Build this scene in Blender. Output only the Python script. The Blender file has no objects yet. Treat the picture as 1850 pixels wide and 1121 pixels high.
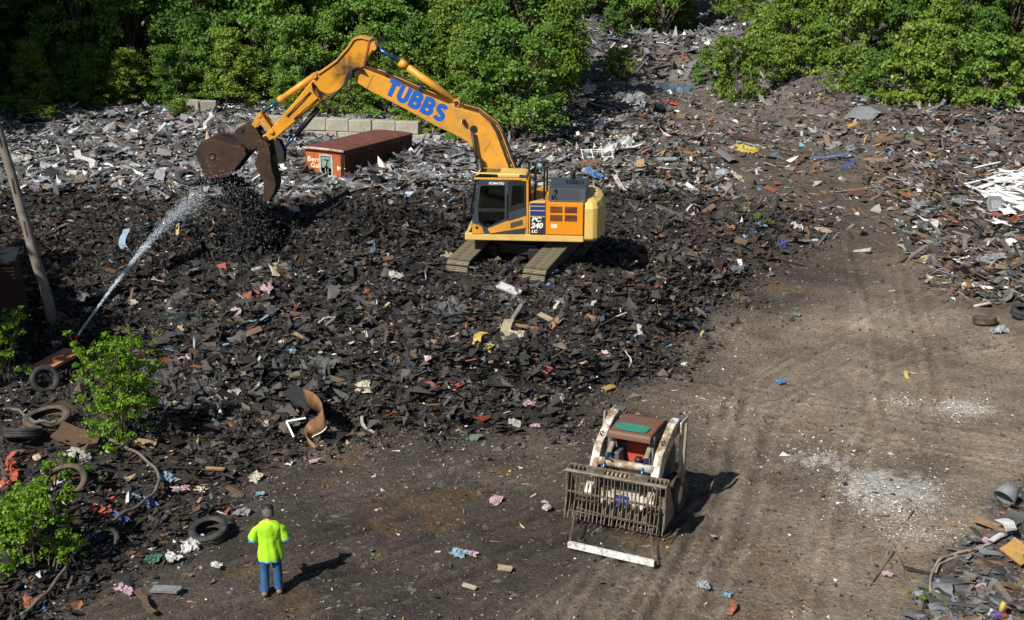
import bpy, bmesh, math, random
import numpy as np
from mathutils import Vector, Matrix, Euler

# ------------------------------------------------------------------ camera, sky, sun, exposure
scene = bpy.context.scene
COL = scene.collection
PITCH = math.radians(16.5); CAMH = 12.3; FOC = 2467.0; CXP, CYP = 925.0, 560.5
cam_d = bpy.data.cameras.new('camera'); cam = bpy.data.objects.new('camera', cam_d); COL.objects.link(cam)
cam.location = (0, 0, CAMH); cam.rotation_euler = (math.pi/2 - PITCH, 0, 0)
cam_d.sensor_fit = 'HORIZONTAL'; cam_d.sensor_width = 36.0; cam_d.lens = 36.0*FOC/1850.0
cam_d.clip_start = 0.3; cam_d.clip_end = 6000
scene.camera = cam
SUN = Vector((-1.33, -1.58, 1.86)).normalized()
world = bpy.data.worlds.new('World'); scene.world = world; world.use_nodes = True
wn = world.node_tree.nodes; wl = world.node_tree.links
bg = wn['Background']; sky = wn.new('ShaderNodeTexSky'); sky.sky_type = 'NISHITA'; sky.sun_disc = False
sky.sun_elevation = math.asin(SUN.z); sky.sun_rotation = math.atan2(SUN.x, SUN.y)
wl.new(sky.outputs[0], bg.inputs[0]); bg.inputs[1].default_value = 0.05
sun_d = bpy.data.lights.new('sun', 'SUN'); sun_d.energy = 5.0; sun_d.angle = math.radians(0.5); sun_d.color = (1.0, 0.95, 0.87)
sun = bpy.data.objects.new('sun', sun_d); COL.objects.link(sun)
sun.rotation_euler = (-SUN).to_track_quat('-Z', 'Y').to_euler(); sun.location = (-30, -30, 40)
vs = scene.view_settings; vs.view_transform = 'Standard'; vs.look = 'None'; vs.exposure = 0.4; vs.gamma = 1.0; vs.use_curve_mapping = False

random.seed(7); RNG = np.random.default_rng(11)
R = math.radians

# ------------------------------------------------------------------ pixel of the photograph -> point of the place
CP, SP = math.cos(PITCH), math.sin(PITCH)
def ray(px, py):
    u = (px-CXP)/FOC; v = (CYP-py)/FOC
    return Vector((u, CP + v*SP, -SP + v*CP))
def at(px, py, z=0.0):
    d = ray(px, py); t = (z-CAMH)/d.z
    return Vector((d.x*t, d.y*t, z))

# ------------------------------------------------------------------ noise
def _hash(ix, iy, seed):
    h = (ix.astype(np.int64)*374761393 + iy.astype(np.int64)*668265263 + seed*1442695041) & 0x7fffffff
    h = ((h ^ (h >> 13))*1274126177) & 0x7fffffff
    h = h ^ (h >> 16)
    return (h & 0xffff)/65535.0
def vnoise(x, y, seed=0):
    ix = np.floor(x); iy = np.floor(y); fx = x-ix; fy = y-iy
    fx = fx*fx*(3-2*fx); fy = fy*fy*(3-2*fy)
    a = _hash(ix, iy, seed); b = _hash(ix+1, iy, seed); c = _hash(ix, iy+1, seed); d = _hash(ix+1, iy+1, seed)
    return (a+(b-a)*fx)*(1-fy) + (c+(d-c)*fx)*fy
def fbm(x, y, seed=0, oct=4, gain=0.5):
    s = np.zeros_like(x, dtype=float); a = 1.0; t = 0.0
    for i in range(oct):
        s += a*(vnoise(x*2**i+17.3*i, y*2**i-9.1*i, seed+i*7)-0.5); t += a; a *= gain
    return s/t*2
def sstep(a, b, x):
    t = np.clip((x-a)/(b-a), 0, 1); return t*t*(3-2*t)
def poly_px(pts): return [(p.x, p.y) for p in (at(a, b, 0) for a, b in pts)]
def sdf_in(poly, x, y):
    """distance to the outline, positive inside"""
    d = np.full(x.shape, 1e9); inside = np.zeros(x.shape, bool); n = len(poly)
    for i in range(n):
        x0, y0 = poly[i]; x1, y1 = poly[(i+1) % n]
        ex, ey = x1-x0, y1-y0; wx, wy = x-x0, y-y0
        t = np.clip((wx*ex+wy*ey)/(ex*ex+ey*ey+1e-9), 0, 1)
        d = np.minimum(d, (wx-ex*t)**2+(wy-ey*t)**2)
        c = ((y0 <= y) & (y1 > y)) | ((y1 <= y) & (y0 > y))
        xi = x0+(y-y0)*ex/(ey if abs(ey) > 1e-9 else 1e-9)
        inside ^= c & (x < xi)
    d = np.sqrt(d); return np.where(inside, d, -d)

P_MOUND = poly_px([(-700,640),(60,700),(300,790),(430,830),(520,800),(640,785),(760,790),(900,775),(1010,765),(1090,710),(1190,665),(1250,610),(1300,560),(1360,505),(1425,462),(1480,425),(1470,395),(1000,398),(500,400),(-700,400)])
P_RIGHT = poly_px([(2500,720),(1860,610),(1770,560),(1690,515),(1650,450),(1600,390),(1560,310),(2500,310)])
P_PATCH = poly_px([(1900,840),(1795,890),(1770,960),(1700,1010),(1665,1080),(1640,1220),(2300,1220),(2300,840)])
P_BANK = poly_px([(-900,1400),(40,1150),(200,1075),(330,1020),(430,940),(440,880),(540,800),(300,640),(-900,640)])
EXC = at(950, 437, 2.33); EXC = Vector((EXC.x, EXC.y+1.35, 1.35))

def zones(x, y):
    wob = 0.9*fbm(x*0.45, y*0.45, 3, 4)
    m = sdf_in(P_MOUND, x, y)+wob; r = sdf_in(P_RIGHT, x, y)+wob*1.3
    p = sdf_in(P_PATCH, x, y)+wob*0.4; b = sdf_in(P_BANK, x, y)+wob*0.5
    back = sstep(47, 54, y+1.5*fbm(x*0.2, y*0.2, 9, 3))
    valley = sstep(1.5, 7.5, np.abs(x-13.2-1.2*fbm(y*0.06, x*0, 5, 2))+wob*0.8)
    return m, r, p, b, back, valley
def hgt(x, y, parts=False):
    x = np.asarray(x, float); y = np.asarray(y, float)
    m, r, p, b, back, valley = zones(x, y)
    mm = sstep(-0.2, 8.5, m)
    left = np.exp(-(((x+9.5)/9.0)**2+((y-46)/6.5)**2))
    mm2 = .72*sstep(-.3, 2.8, m)+.28*sstep(2.0, 9.0, m)
    hm = mm2*(1.42+0.30*left+.40*fbm(x*.28, y*.28, 81, 2)) - 0.35*mm*sstep(3, 9, x)
    heap = 0.40*np.exp(-(((x+10.3)/2.3)**2+((y-43.8)/1.8)**2)) + 0.8*np.exp(-(((x+4.8)/2.6)**2+((y-44.8)/1.5)**2))
    hm = hm+heap*mm
    hb = back*(0.25+valley*(0.85+0.014*np.clip(y-52, 0, 60)+0.35*fbm(x*0.12, y*0.12, 21, 3)))
    hr = 1.5*sstep(-0.3, 6.5, r)*(1+0.4*fbm(x*0.2, y*0.2, 31, 3))
    far = 2.0*np.exp(-(((x-12)/13)**2+((y-110)/8)**2)) + 2.2*sstep(104, 150, y)+ 3.5*sstep(85, 110, y)*sstep(10, 40, -x)
    hp = 0.16*sstep(-0.1, 2.2, p); hbk = 0.62*sstep(-0.2, 4.0, b)
    z = np.maximum(np.maximum(hm, hb), np.maximum(hr, hp)); z = np.maximum(z, hbk)+far
    deb = np.clip(np.maximum.reduce([sstep(-0.5, 0.8, m), back*(.55+.45*sstep(0.05, 0.45, valley)), sstep(-0.6, 1.2, r), sstep(-0.2, 0.7, p), 0.75*sstep(-0.3, 0.6, b)]), 0, 1)*sstep(190, 150, y)
    z = z + deb*(0.36*fbm(x*0.55, y*0.55, 41, 4)+0.22*fbm(x*2.1, y*2.1, 43, 4, .6)) + 0.05*fbm(x*0.3, y*0.3, 51, 3)
    yard = (1-deb)
    clod = np.abs(fbm(x*2.1, y*2.1, 61, 4, 0.6))
    z = z + yard*(0.030*fbm(x*3.1, y*3.1, 53, 4, 0.6) - 0.02*clod)
    # wheel and track ruts
    wobr = fbm(x*1.3, y*1.3, 89, 3); brk = np.clip(.55+1.1*fbm(x*.8, y*.8, 87, 3), 0, 1.2)
    def rut(x0, y0, ang, off, w, dep, y1, y2):
        ca, sa = math.cos(ang), math.sin(ang)
        s = (x-x0)*ca+(y-y0)*sa; l = -(x-x0)*sa+(y-y0)*ca
        l = l-off-0.12*np.sin(s*0.35+x0)-.10*wobr
        lug = (0.65+0.35*np.sin(s*22+3*np.sin(l*9)))*brk
        return (-dep*np.exp(-(l/w)**2)*lug+0.6*dep*(np.exp(-((np.abs(l)-1.9*w)/(0.7*w))**2)))*sstep(y1-3, y1, y)*sstep(y2+3, y2, y)
    rr = 0
    for (a_, b_, an, dp, y1, y2) in [(3.55, 24.0, 1.30, .10, 20, 33), (4.4, 25.0, 1.27, .085, 21, 31), (2.5, 21.5, 1.28, .09, 18, 24.2), (1.3, 21.5, 1.22, .08, 18, 24), (-1.5, 25, 0.62, .07, 18, 30), (-4.4, 26.5, .60, .05, 20, 31),
                                     (-0.2, 24.2, 0.60, .07, 18, 29), (8, 36, 0.95, .05, 30, 46), (9.6, 36, 0.93, .05, 30, 46), (0.5, 22, 0.9, .06, 18, 27), (10, 30, 2.6, .04, 26, 40), (11.0, 31.2, 2.6, .04, 26, 40), (-3.2, 25.5, 0.66, .06, 19, 30), (6.2, 24, 1.22, .05, 18, 34), (6.0, 33, .55, .035, 30, 40), (12.5, 40, 1.35, .05, 33, 50), (11.0, 40, 1.38, .05, 33, 50)]:
        rr = rr+rut(a_, b_, an, 0, .13, dp, y1, y2)+rut(a_, b_, an, .38, .10, dp*0.8, y1, y2)
    z = z+rr*yard
    # level under the tracks
    k = np.exp(-(((x-EXC.x)/3.0)**4+((y-EXC.y)/3.2)**4)); z = z*(1-k)+(EXC.z+0.10+0.10*fbm(x*1.4, y*1.4, 77, 3))*k
    kw = np.exp(-(((x+6.5)/4.2)**4+((y-67.6)/2.0)**2)); z = z-.6*kw
    kb = np.exp(-(((x+8.6)/1.9)**2+((y-57.2)/2.0)**2)); z = z-.55*kb
    k2 = np.exp(-((((x-11.2)/2.3)**2+((y-96.3)/5.0)**2)**2)); z = z*(1-k2)+(-0.06)*k2
    if parts: return z, deb, m, r, p, b, back, valley, rr*yard
    return z
def H1(x, y): return float(hgt(np.array([x]), np.array([y]))[0])
_gx = np.arange(-66, 66.01, .3); _gy = np.arange(15, 200.01, .3); _GX, _GY = np.meshgrid(_gx, _gy); _GZ = hgt(_GX.ravel(), _GY.ravel()).reshape(_GX.shape)
def look(x, y):
    """ground height read from a table, quick"""
    fx = np.clip((np.asarray(x)+66)/.3, 0, len(_gx)-1.001); fy = np.clip((np.asarray(y)-15)/.3, 0, len(_gy)-1.001); ix = fx.astype(int); iy = fy.astype(int); fx = fx-ix; fy = fy-iy
    return (_GZ[iy, ix]*(1-fx)+_GZ[iy, ix+1]*fx)*(1-fy)+(_GZ[iy+1, ix]*(1-fx)+_GZ[iy+1, ix+1]*fx)*fy
_T = np.geomspace(18, 230, 900)
def on(px, py):
    """where the line of sight through a photograph pixel meets the ground"""
    d = ray(px, py); X = d.x*_T; Y = d.y*_T; Z = CAMH+d.z*_T; g = look(X, Y); i = int(np.argmax(Z < g))
    if i == 0: i = 1
    fa = Z[i-1]-g[i-1]; fb = Z[i]-g[i]; tt = _T[i-1]+(_T[i]-_T[i-1])*fa/(fa-fb+1e-9)
    return Vector((d.x*tt, d.y*tt, float(look(d.x*tt, d.y*tt))))
def nrm(x, y, e=0.3):
    a = look(np.array([x-e, x+e, x, x]), np.array([y, y, y-e, y+e])); return Vector((a[0]-a[1], a[2]-a[3], 2*e)).normalized()

# ------------------------------------------------------------------ materials
def new_mat(name):
    m = bpy.data.materials.new(name); m.use_nodes = True
    return m, m.node_tree.nodes, m.node_tree.links, m.node_tree.nodes['Principled BSDF']
def mat(name, col, rough=0.6, metal=0.0, var=0.25, scale=4.0, bump=0.15, bscale=30.0, second=None, second_amt=0.5, second_scale=3.0, edge=0.08, spec=0.5, coords='Object'):
    """plain colour, uneven tone, optional second colour in blotches (rust, dirt), fine relief"""
    m, N, L, B = new_mat(name)
    tc = N.new('ShaderNodeTexCoord'); out = tc.outputs[coords]
    n1 = N.new('ShaderNodeTexNoise'); n1.inputs['Scale'].default_value = scale; n1.inputs['Detail'].default_value = 6; n1.inputs['Roughness'].default_value = 0.65
    L.new(out, n1.inputs['Vector'])
    mr = N.new('ShaderNodeMapRange'); mr.inputs[1].default_value = 0.25; mr.inputs[2].default_value = 0.75; mr.inputs[3].default_value = 1-var; mr.inputs[4].default_value = 1+var
    L.new(n1.outputs[0], mr.inputs[0])
    mx = N.new('ShaderNodeMix'); mx.data_type = 'RGBA'; mx.blend_type = 'MULTIPLY'; mx.inputs[0].default_value = 1
    mx.inputs[6].default_value = (*col, 1); L.new(mr.outputs[0], mx.inputs[7])
    src = mx.outputs[2]
    if second:
        n2 = N.new('ShaderNodeTexNoise'); n2.inputs['Scale'].default_value = second_scale; n2.inputs['Detail'].default_value = 8; n2.inputs['Roughness'].default_value = 0.7
        L.new(out, n2.inputs['Vector'])
        r2 = N.new('ShaderNodeMapRange'); c = 0.5+(0.5-second_amt)*0.5
        r2.inputs[1].default_value = c-edge; r2.inputs[2].default_value = c+edge; L.new(n2.outputs[0], r2.inputs[0])
        m2 = N.new('ShaderNodeMix'); m2.data_type = 'RGBA'; L.new(r2.outputs[0], m2.inputs[0]); L.new(src, m2.inputs[6]); m2.inputs[7].default_value = (*second, 1)
        src = m2.outputs[2]
    L.new(src, B.inputs['Base Color']); B.inputs['Roughness'].default_value = rough; B.inputs['Metallic'].default_value = metal
    B.inputs['Specular IOR Level'].default_value = spec
    if bump:
        nb = N.new('ShaderNodeTexNoise'); nb.inputs['Scale'].default_value = bscale; nb.inputs['Detail'].default_value = 5; L.new(out, nb.inputs['Vector'])
        bp = N.new('ShaderNodeBump'); bp.inputs['Strength'].default_value = bump; bp.inputs['Distance'].default_value = 0.02; L.new(nb.outputs[0], bp.inputs['Height']); L.new(bp.outputs[0], B.inputs['Normal'])
    return m
def attr_mat(name, rough, bump, bscale, dist, nscale=5.0, var=0.35, spec=0.5):
    """colour comes from the Col attribute of the mesh, broken up by noise"""
    m, N, L, B = new_mat(name)
    at_ = N.new('ShaderNodeAttribute'); at_.attribute_name = 'Col'
    tc = N.new('ShaderNodeTexCoord')
    n1 = N.new('ShaderNodeTexNoise'); n1.inputs['Scale'].default_value = nscale; n1.inputs['Detail'].default_value = 7; n1.inputs['Roughness'].default_value = 0.7; L.new(tc.outputs['Object'], n1.inputs['Vector'])
    mr = N.new('ShaderNodeMapRange'); mr.inputs[1].default_value = 0.3; mr.inputs[2].default_value = 0.7; mr.inputs[3].default_value = 1-var; mr.inputs[4].default_value = 1+var; L.new(n1.outputs[0], mr.inputs[0])
    mx = N.new('ShaderNodeMix'); mx.data_type = 'RGBA'; mx.blend_type = 'MULTIPLY'; mx.inputs[0].default_value = 1
    L.new(at_.outputs['Color'], mx.inputs[6]); L.new(mr.outputs[0], mx.inputs[7]); L.new(mx.outputs[2], B.inputs['Base Color'])
    B.inputs['Roughness'].default_value = rough; B.inputs['Specular IOR Level'].default_value = spec
    nb = N.new('ShaderNodeTexNoise'); nb.inputs['Scale'].default_value = bscale; nb.inputs['Detail'].default_value = 8; nb.inputs['Roughness'].default_value = 0.7; L.new(tc.outputs['Object'], nb.inputs['Vector'])
    bp = N.new('ShaderNodeBump'); bp.inputs['Strength'].default_value = bump; bp.inputs['Distance'].default_value = dist; L.new(nb.outputs[0], bp.inputs['Height']); L.new(bp.outputs[0], B.inputs['Normal'])
    return m
def leaf_mat(name, c1, c2, trans=0.35):
    m, N, L, B = new_mat(name)
    oi = N.new('ShaderNodeObjectInfo'); at_ = N.new('ShaderNodeAttribute'); at_.attribute_name = 'Col'
    ad = N.new('ShaderNodeMath'); ad.operation = 'MULTIPLY_ADD'; ad.inputs[1].default_value = 0.5; L.new(oi.outputs['Random'], ad.inputs[0])
    ml = N.new('ShaderNodeMath'); ml.operation = 'MULTIPLY'; ml.inputs[1].default_value = 0.5; L.new(at_.outputs['Fac'], ml.inputs[0]); L.new(ml.outputs[0], ad.inputs[2])
    mx = N.new('ShaderNodeMix'); mx.data_type = 'RGBA'; mx.inputs[6].default_value = (*c1, 1); mx.inputs[7].default_value = (*c2, 1); L.new(ad.outputs[0], mx.inputs[0])
    L.new(mx.outputs[2], B.inputs['Base Color']); B.inputs['Roughness'].default_value = 0.45; B.inputs['Specular IOR Level'].default_value = 0.4
    tr = N.new('ShaderNodeBsdfTranslucent'); L.new(mx.outputs[2], tr.inputs['Color'])
    ms = N.new('ShaderNodeMixShader'); ms.inputs[0].default_value = trans; L.new(B.outputs[0], ms.inputs[1]); L.new(tr.outputs[0], ms.inputs[2])
    L.new(ms.outputs[0], N['Material Output'].inputs[0]); return m
def glass_mat(name, tint, mixv):
    m, N, L, B = new_mat(name); N.remove(B)
    tr = N.new('ShaderNodeBsdfTransparent'); tr.inputs[0].default_value = (*tint, 1)
    gl = N.new('ShaderNodeBsdfGlossy'); gl.inputs['Roughness'].default_value = 0.04; gl.inputs['Color'].default_value = (.8, .9, .9, 1)
    fr = N.new('ShaderNodeFresnel'); fr.inputs[0].default_value = 1.5; ad = N.new('ShaderNodeMath'); ad.inputs[1].default_value = mixv; L.new(fr.outputs[0], ad.inputs[0])
    ms = N.new('ShaderNodeMixShader'); L.new(ad.outputs[0], ms.inputs[0]); L.new(tr.outputs[0], ms.inputs[1]); L.new(gl.outputs[0], ms.inputs[2])
    L.new(ms.outputs[0], N['Material Output'].inputs[0]); return m
M = {}
M['terrain'] = attr_mat('soil', 0.92, 1.0, 13.0, 0.09, 9.0, 0.5, 0.2)
M['debris'] = attr_mat('mixed debris', 0.62, 0.5, 14.0, 0.03, 6.0, 0.35, 0.35)
M['yellow'] = mat('machine yellow paint', (.62, .285, .024), .45, 0, .16, 1.6, .05, 20, (.34, .19, .065), .34, 2.2, .14)
M['yellow_pale'] = mat('faded yellow paint', (.62, .42, .12), .42, 0, .10, 2.0, .03, 20, (.42, .30, .12), .22, 3.0, .10)
M['orange'] = mat('orange yellow panel', (.66, .24, .010), .38, 0, .06, 2.0, .02, 20)
M['soot'] = mat('sooty black paint', (.02, .02, .02), .6)
M['cab_grey'] = mat('dark blue grey paint', (.035, .045, .055), .35, 0, .15)
M['rubber'] = mat('black rubber', (.018, .018, .019), .75, 0, .4, 6, .3, 40, (.07, .06, .05), .32, 5, .12)
M['rubber_dirty'] = mat('dirty rubber', (.03, .028, .026), .85, 0, .4, 6, .3, 40, (.12, .085, .055), .5, 4, .15)
M['steel_dark'] = mat('dark steel', (.03, .03, .032), .5, .4, .3)
M['bucket_steel'] = mat('rusty bucket steel', (.030, .021, .016), .55, .25, .4, 3, .3, 20, (.075, .032, .018), .42, 2.5, .15)
M['chrome'] = mat('blue tinted chrome rod', (.03, .10, .28), .22, .6, .1, 4, 0)
M['track_steel'] = mat('dusty track steel', (.20, .165, .11), .7, .15, .3, 4, .35, 20, (.07, .06, .05), .42, 4, .12)
M['black'] = mat('black paint', (.012, .012, .013), .5)
M['blue'] = mat('blue decal', (.012, .10, .42), .4, 0, .05, 4, 0)
M['navy'] = mat('navy decal', (.012, .035, .20), .4, 0, .05, 4, 0)
M['white'] = mat('white print', (.78, .78, .76), .5, 0, .05, 4, 0)
M['cream'] = mat('cream paint', (.72, .66, .45), .6, 0, .15, 8, .1)
M['glass'] = glass_mat('cab glass', (.45, .56, .48), .06)
M['glass_dark'] = glass_mat('dark glass', (.22, .28, .24), .05)
M['loader_white'] = mat('chipped white paint', (.56, .54, .48), .6, 0, .2, 3, .3, 25, (.20, .135, .075), .52, 3.6, .07)
M['loader_tan'] = mat('muddy paint', (.42, .31, .17), .75, 0, .3, 4, .3, 25, (.12, .08, .05), .42, 4, .1)
M['loader_grey'] = mat('grey loader steel', (.10, .11, .12), .6, .2, .3)
M['roof_red'] = mat('faded red brown paint', (.17, .066, .047), .65, 0, .35, 5, .2, 20, (.10, .07, .05), .40, 5, .15)
M['green'] = mat('faded green paint', (.03, .19, .13), .55, 0, .2, 6, .1)
M['seat_red'] = mat('orange red seat', (.34, .045, .015), .6, 0, .15, 5, .1)
M['rock_bucket'] = mat('worn bucket steel', (.17, .145, .108), .6, .25, .35, 6, .35, 25, (.06, .05, .04), .4, 5, .12)
M['rust'] = mat('rust', (.16, .045, .02), .8, 0, .4, 4, .3, 25, (.28, .085, .025), .42, 2.0, .15)
M['rust_orange'] = mat('orange rust', (.42, .10, .02), .75, 0, .35, 3, .25, 20, (.22, .045, .02), .42, 2.0, .15)
M['bin_rust'] = mat('rust darkened for shade', (.030, .016, .012), .8, 0, .4, 4, .3, 20, (.06, .022, .014), .38, 2.5, .15)  # deep shade over the bin is put into this darker rust colour
M['rust_dark'] = mat('dark rust', (.060, .020, .014), .75, 0, .4, 4, .3, 20, (.12, .036, .018), .36, 2.5, .15)
M['brown_sheet'] = mat('brown sheet metal', (.20, .105, .045), .6, 0, .35, 5, .2, 20, (.10, .05, .025), .36, 3, .12)
M['concrete'] = mat('weathered concrete', (.40, .38, .31), .9, 0, .25, 2.5, .5, 14, (.17, .165, .13), .40, 1.6, .2)
M['pole'] = mat('weathered pole wood', (.22, .20, .175), .85, 0, .35, 5, .5, 25, (.10, .06, .035), .36, 1.2, .2)
M['bark'] = mat('bark', (.10, .085, .065), .9, 0, .4, 6, .6, 18)
M['wood'] = mat('raw wood', (.42, .24, .09), .75, 0, .3, 6, .25, 25, (.22, .11, .04), .36, 4, .12)
M['wood_grey'] = mat('grey wood', (.24, .20, .15), .85, 0, .3, 6, .3, 25)
M['plywood'] = mat('weathered plywood', (.36, .21, .10), .8, 0, .3, 3, .3, 25, (.20, .18, .15), .45, 2.0, .2)
M['hose'] = mat('muddy hose', (.12, .105, .08), .75, 0, .3, 6, .2)
def drop_mat():
    m, N, L, B = new_mat('water drops'); B.inputs['Base Color'].default_value = (.80, .90, 1.0, 1); B.inputs['Roughness'].default_value = .15
    t = N.new('ShaderNodeBsdfTransparent'); x = N.new('ShaderNodeMixShader'); x.inputs[0].default_value = .62; L.new(B.outputs[0], x.inputs[1]); L.new(t.outputs[0], x.inputs[2]); L.new(x.outputs[0], N['Material Output'].inputs[0]); return m
M['drop'] = drop_mat()
M['skin'] = mat('skin', (.50, .22, .14), .55, 0, .1, 10, .05)
M['shirt'] = mat('fluorescent yellow green shirt', (.33, .64, .014), .8, 0, .10, 8, .35, 14)
M['trim'] = mat('blue shirt trim', (.05, .28, .50), .8)
M['denim'] = mat('blue denim', (.016, .065, .17), .85, 0, .35, 14, .6, 22, (.035, .11, .24), .40, 9, .2)
M['hair'] = mat('grey hair', (.11, .092, .072), .7, 0, .4, 30, .5, 60)
M['cap'] = mat('navy cap', (.012, .014, .022), .7)
M['boot'] = mat('tan work boot', (.20, .13, .06), .8, 0, .3)
M['bluejean_belt'] = mat('belt', (.02, .015, .012), .6)
M['leaf_a'] = leaf_mat('leaf green', (.068, .160, .022), (.190, .320, .050))
M['leaf_b'] = leaf_mat('leaf yellow green', (.115, .205, .024), (.245, .345, .052))
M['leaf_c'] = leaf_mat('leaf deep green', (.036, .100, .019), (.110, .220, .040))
M['leaf_n'] = leaf_mat('near shrub leaf', (.075, .18, .012), (.20, .36, .022), .4)
M['pane'] = mat('greenish window board', (.20, .27, .24), .5, 0, .3, 3, .1)
M['roof_rust'] = mat('maroon rust', (.105, .038, .028), .75, 0, .35, 4, .25, 20, (.17, .06, .035), .38, 1.6, .2)
M['powder'] = mat('white chips', (.62, .61, .57), .9, 0, .1)

# ------------------------------------------------------------------ mesh building
class MB:
    def __init__(s): s.v = []; s.f = []
    def add(s, vs_, fs_):
        o = len(s.v); s.v += [tuple(v) for v in vs_]; s.f += [tuple(i+o for i in f) for f in fs_]; return s
    def box(s, c, d, rot=None):
        c = Vector(c); h = Vector(d)/2
        vs_ = [Vector((sx*h.x, sy*h.y, sz*h.z)) for sx in (-1, 1) for sy in (-1, 1) for sz in (-1, 1)]
        if rot is not None: vs_ = [rot @ v for v in vs_]
        return s.add([v+c for v in vs_], [(0,1,3,2),(4,6,7,5),(0,4,5,1),(2,3,7,6),(0,2,6,4),(1,5,7,3)])
    def prism(s, poly, a, b, axes='xz'):
        """outline in two axes, pushed along the third from a to b"""
        def P(u, v, w): return {'xz': (u, w, v), 'yz': (w, u, v), 'xy': (u, v, w)}[axes]
        n = len(poly); vs_ = [P(u, v, a) for u, v in poly]+[P(u, v, b) for u, v in poly]
        fs_ = [tuple(range(n)), tuple(range(2*n-1, n-1, -1))]+[(i, n+i, n+(i+1) % n, (i+1) % n) for i in range(n)]
        return s.add(vs_, fs_)
    def tube(s, pts, r, n=8, caps=True):
        pts = [Vector(p) for p in pts]; k = len(pts); rs = r if isinstance(r, (list, tuple)) else [r]*k
        vs_ = []; up = None
        for i, p in enumerate(pts):
            t = (pts[min(i+1, k-1)]-pts[max(i-1, 0)]).normalized()
            if up is None:
                up = Vector((0, 0, 1)) if abs(t.z) < 0.9 else Vector((1, 0, 0))
            a = (up-t*up.dot(t)); a = a.normalized() if a.length > 1e-6 else t.orthogonal().normalized(); up = a; b = t.cross(a)
            vs_ += [p+(a*math.cos(2*math.pi*j/n)+b*math.sin(2*math.pi*j/n))*rs[i] for j in range(n)]
        fs_ = [(i*n+j, i*n+(j+1) % n, (i+1)*n+(j+1) % n, (i+1)*n+j) for i in range(k-1) for j in range(n)]
        if caps: fs_ += [tuple(range(n-1, -1, -1)), tuple(range((k-1)*n, k*n))]
        return s.add(vs_, fs_)
    def cyl(s, a, b, r, n=14): return s.tube([a, b], r, n)
    def lathe(s, prof, n=24, org=(0, 0, 0), rot=None, closed=False):
        """(radius, height) profile turned round local z"""
        vs_ = []
        for j in range(n):
            c, q = math.cos(2*math.pi*j/n), math.sin(2*math.pi*j/n)
            for r_, h in prof:
                v = Vector((r_*c, r_*q, h)); v = rot @ v if rot is not None else v
                vs_.append(v+Vector(org))
        k = len(prof); fs_ = []
        for j in range(n):
            for i in range(k if closed else k-1):
                i2 = (i+1) % k; fs_.append((j*k+i, ((j+1) % n)*k+i, ((j+1) % n)*k+i2, j*k+i2))
        return s.add(vs_, fs_)
    def loft(s, rings, n=16, caps=True):
        """rings: (centre, axis a, axis b)"""
        vs_ = []
        for c, a, b in rings:
            c, a, b = Vector(c), Vector(a), Vector(b)
            vs_ += [c+a*math.cos(2*math.pi*j/n)+b*math.sin(2*math.pi*j/n) for j in range(n)]
        k = len(rings); fs_ = [(i*n+j, i*n+(j+1) % n, (i+1)*n+(j+1) % n, (i+1)*n+j) for i in range(k-1) for j in range(n)]
        if caps: fs_ += [tuple(range(n-1, -1, -1)), tuple(range((k-1)*n, k*n))]
        return s.add(vs_, fs_)
    def jitter(s, a, seed=0):
        r = random.Random(seed); s.v = [tuple(c+r.uniform(-a, a) for c in v) for v in s.v]; return s
    def mesh(s, name, m, smooth=False):
        me = bpy.data.meshes.new(name); me.from_pydata(s.v, [], s.f); me.materials.append(m)
        bm = bmesh.new(); bm.from_mesh(me); bmesh.ops.recalc_face_normals(bm, faces=bm.faces); bm.to_mesh(me); bm.free()
        if smooth: me.polygons.foreach_set('use_smooth', [True]*len(me.polygons))
        me.update(); return me
    def build(s, name, m, parent=None, smooth=False, bevel=0, loc=None):
        o = bpy.data.objects.new(name, s.mesh(name, m, smooth)); COL.objects.link(o)
        if parent: o.parent = parent
        if loc is not None: o.location = loc
        if bevel:
            b = o.modifiers.new('edge', 'BEVEL'); b.width = bevel; b.segments = 2; b.limit_method = 'ANGLE'; b.angle_limit = R(35)
        return o
def tag(o, label=None, cat=None, group=None, kind=None):
    if label: o['label'] = label
    if cat: o['category'] = cat
    if group: o['group'] = group
    if kind: o['kind'] = kind
    return o
def empty(name, loc=(0, 0, 0), rz=0):
    o = bpy.data.objects.new(name, None); COL.objects.link(o); o.location = loc; o.rotation_euler = (0, 0, rz); o.empty_display_size = 0.2; return o
def np_mesh(name, V, F, m, col=None, smooth=False):
    """V (n,3), F (k,3 or 4) arrays to a mesh, col (n,4)"""
    me = bpy.data.meshes.new(name); n = len(V); k, w = F.shape
    me.vertices.add(n); me.vertices.foreach_set('co', np.asarray(V, np.float32).ravel())
    me.loops.add(k*w); me.loops.foreach_set('vertex_index', np.asarray(F, np.int32).ravel())
    me.polygons.add(k); me.polygons.foreach_set('loop_start', np.arange(0, k*w, w, dtype=np.int32)); me.polygons.foreach_set('loop_total', np.full(k, w, np.int32))
    me.polygons.foreach_set('use_smooth', np.full(k, bool(smooth)))
    me.materials.append(m)
    if col is not None:
        a = me.color_attributes.new('Col', 'FLOAT_COLOR', 'POINT'); a.data.foreach_set('color', np.asarray(col, np.float32).ravel())
    me.update(calc_edges=True); return me
def link(name, me, parent=None, loc=None, rot=None, sc=None):
    o = bpy.data.objects.new(name, me); COL.objects.link(o)
    if parent: o.parent = parent
    if loc is not None: o.location = loc
    if rot is not None: o.rotation_euler = rot
    if sc is not None: o.scale = (sc, sc, sc) if isinstance(sc, (int, float)) else sc
    return o
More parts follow.
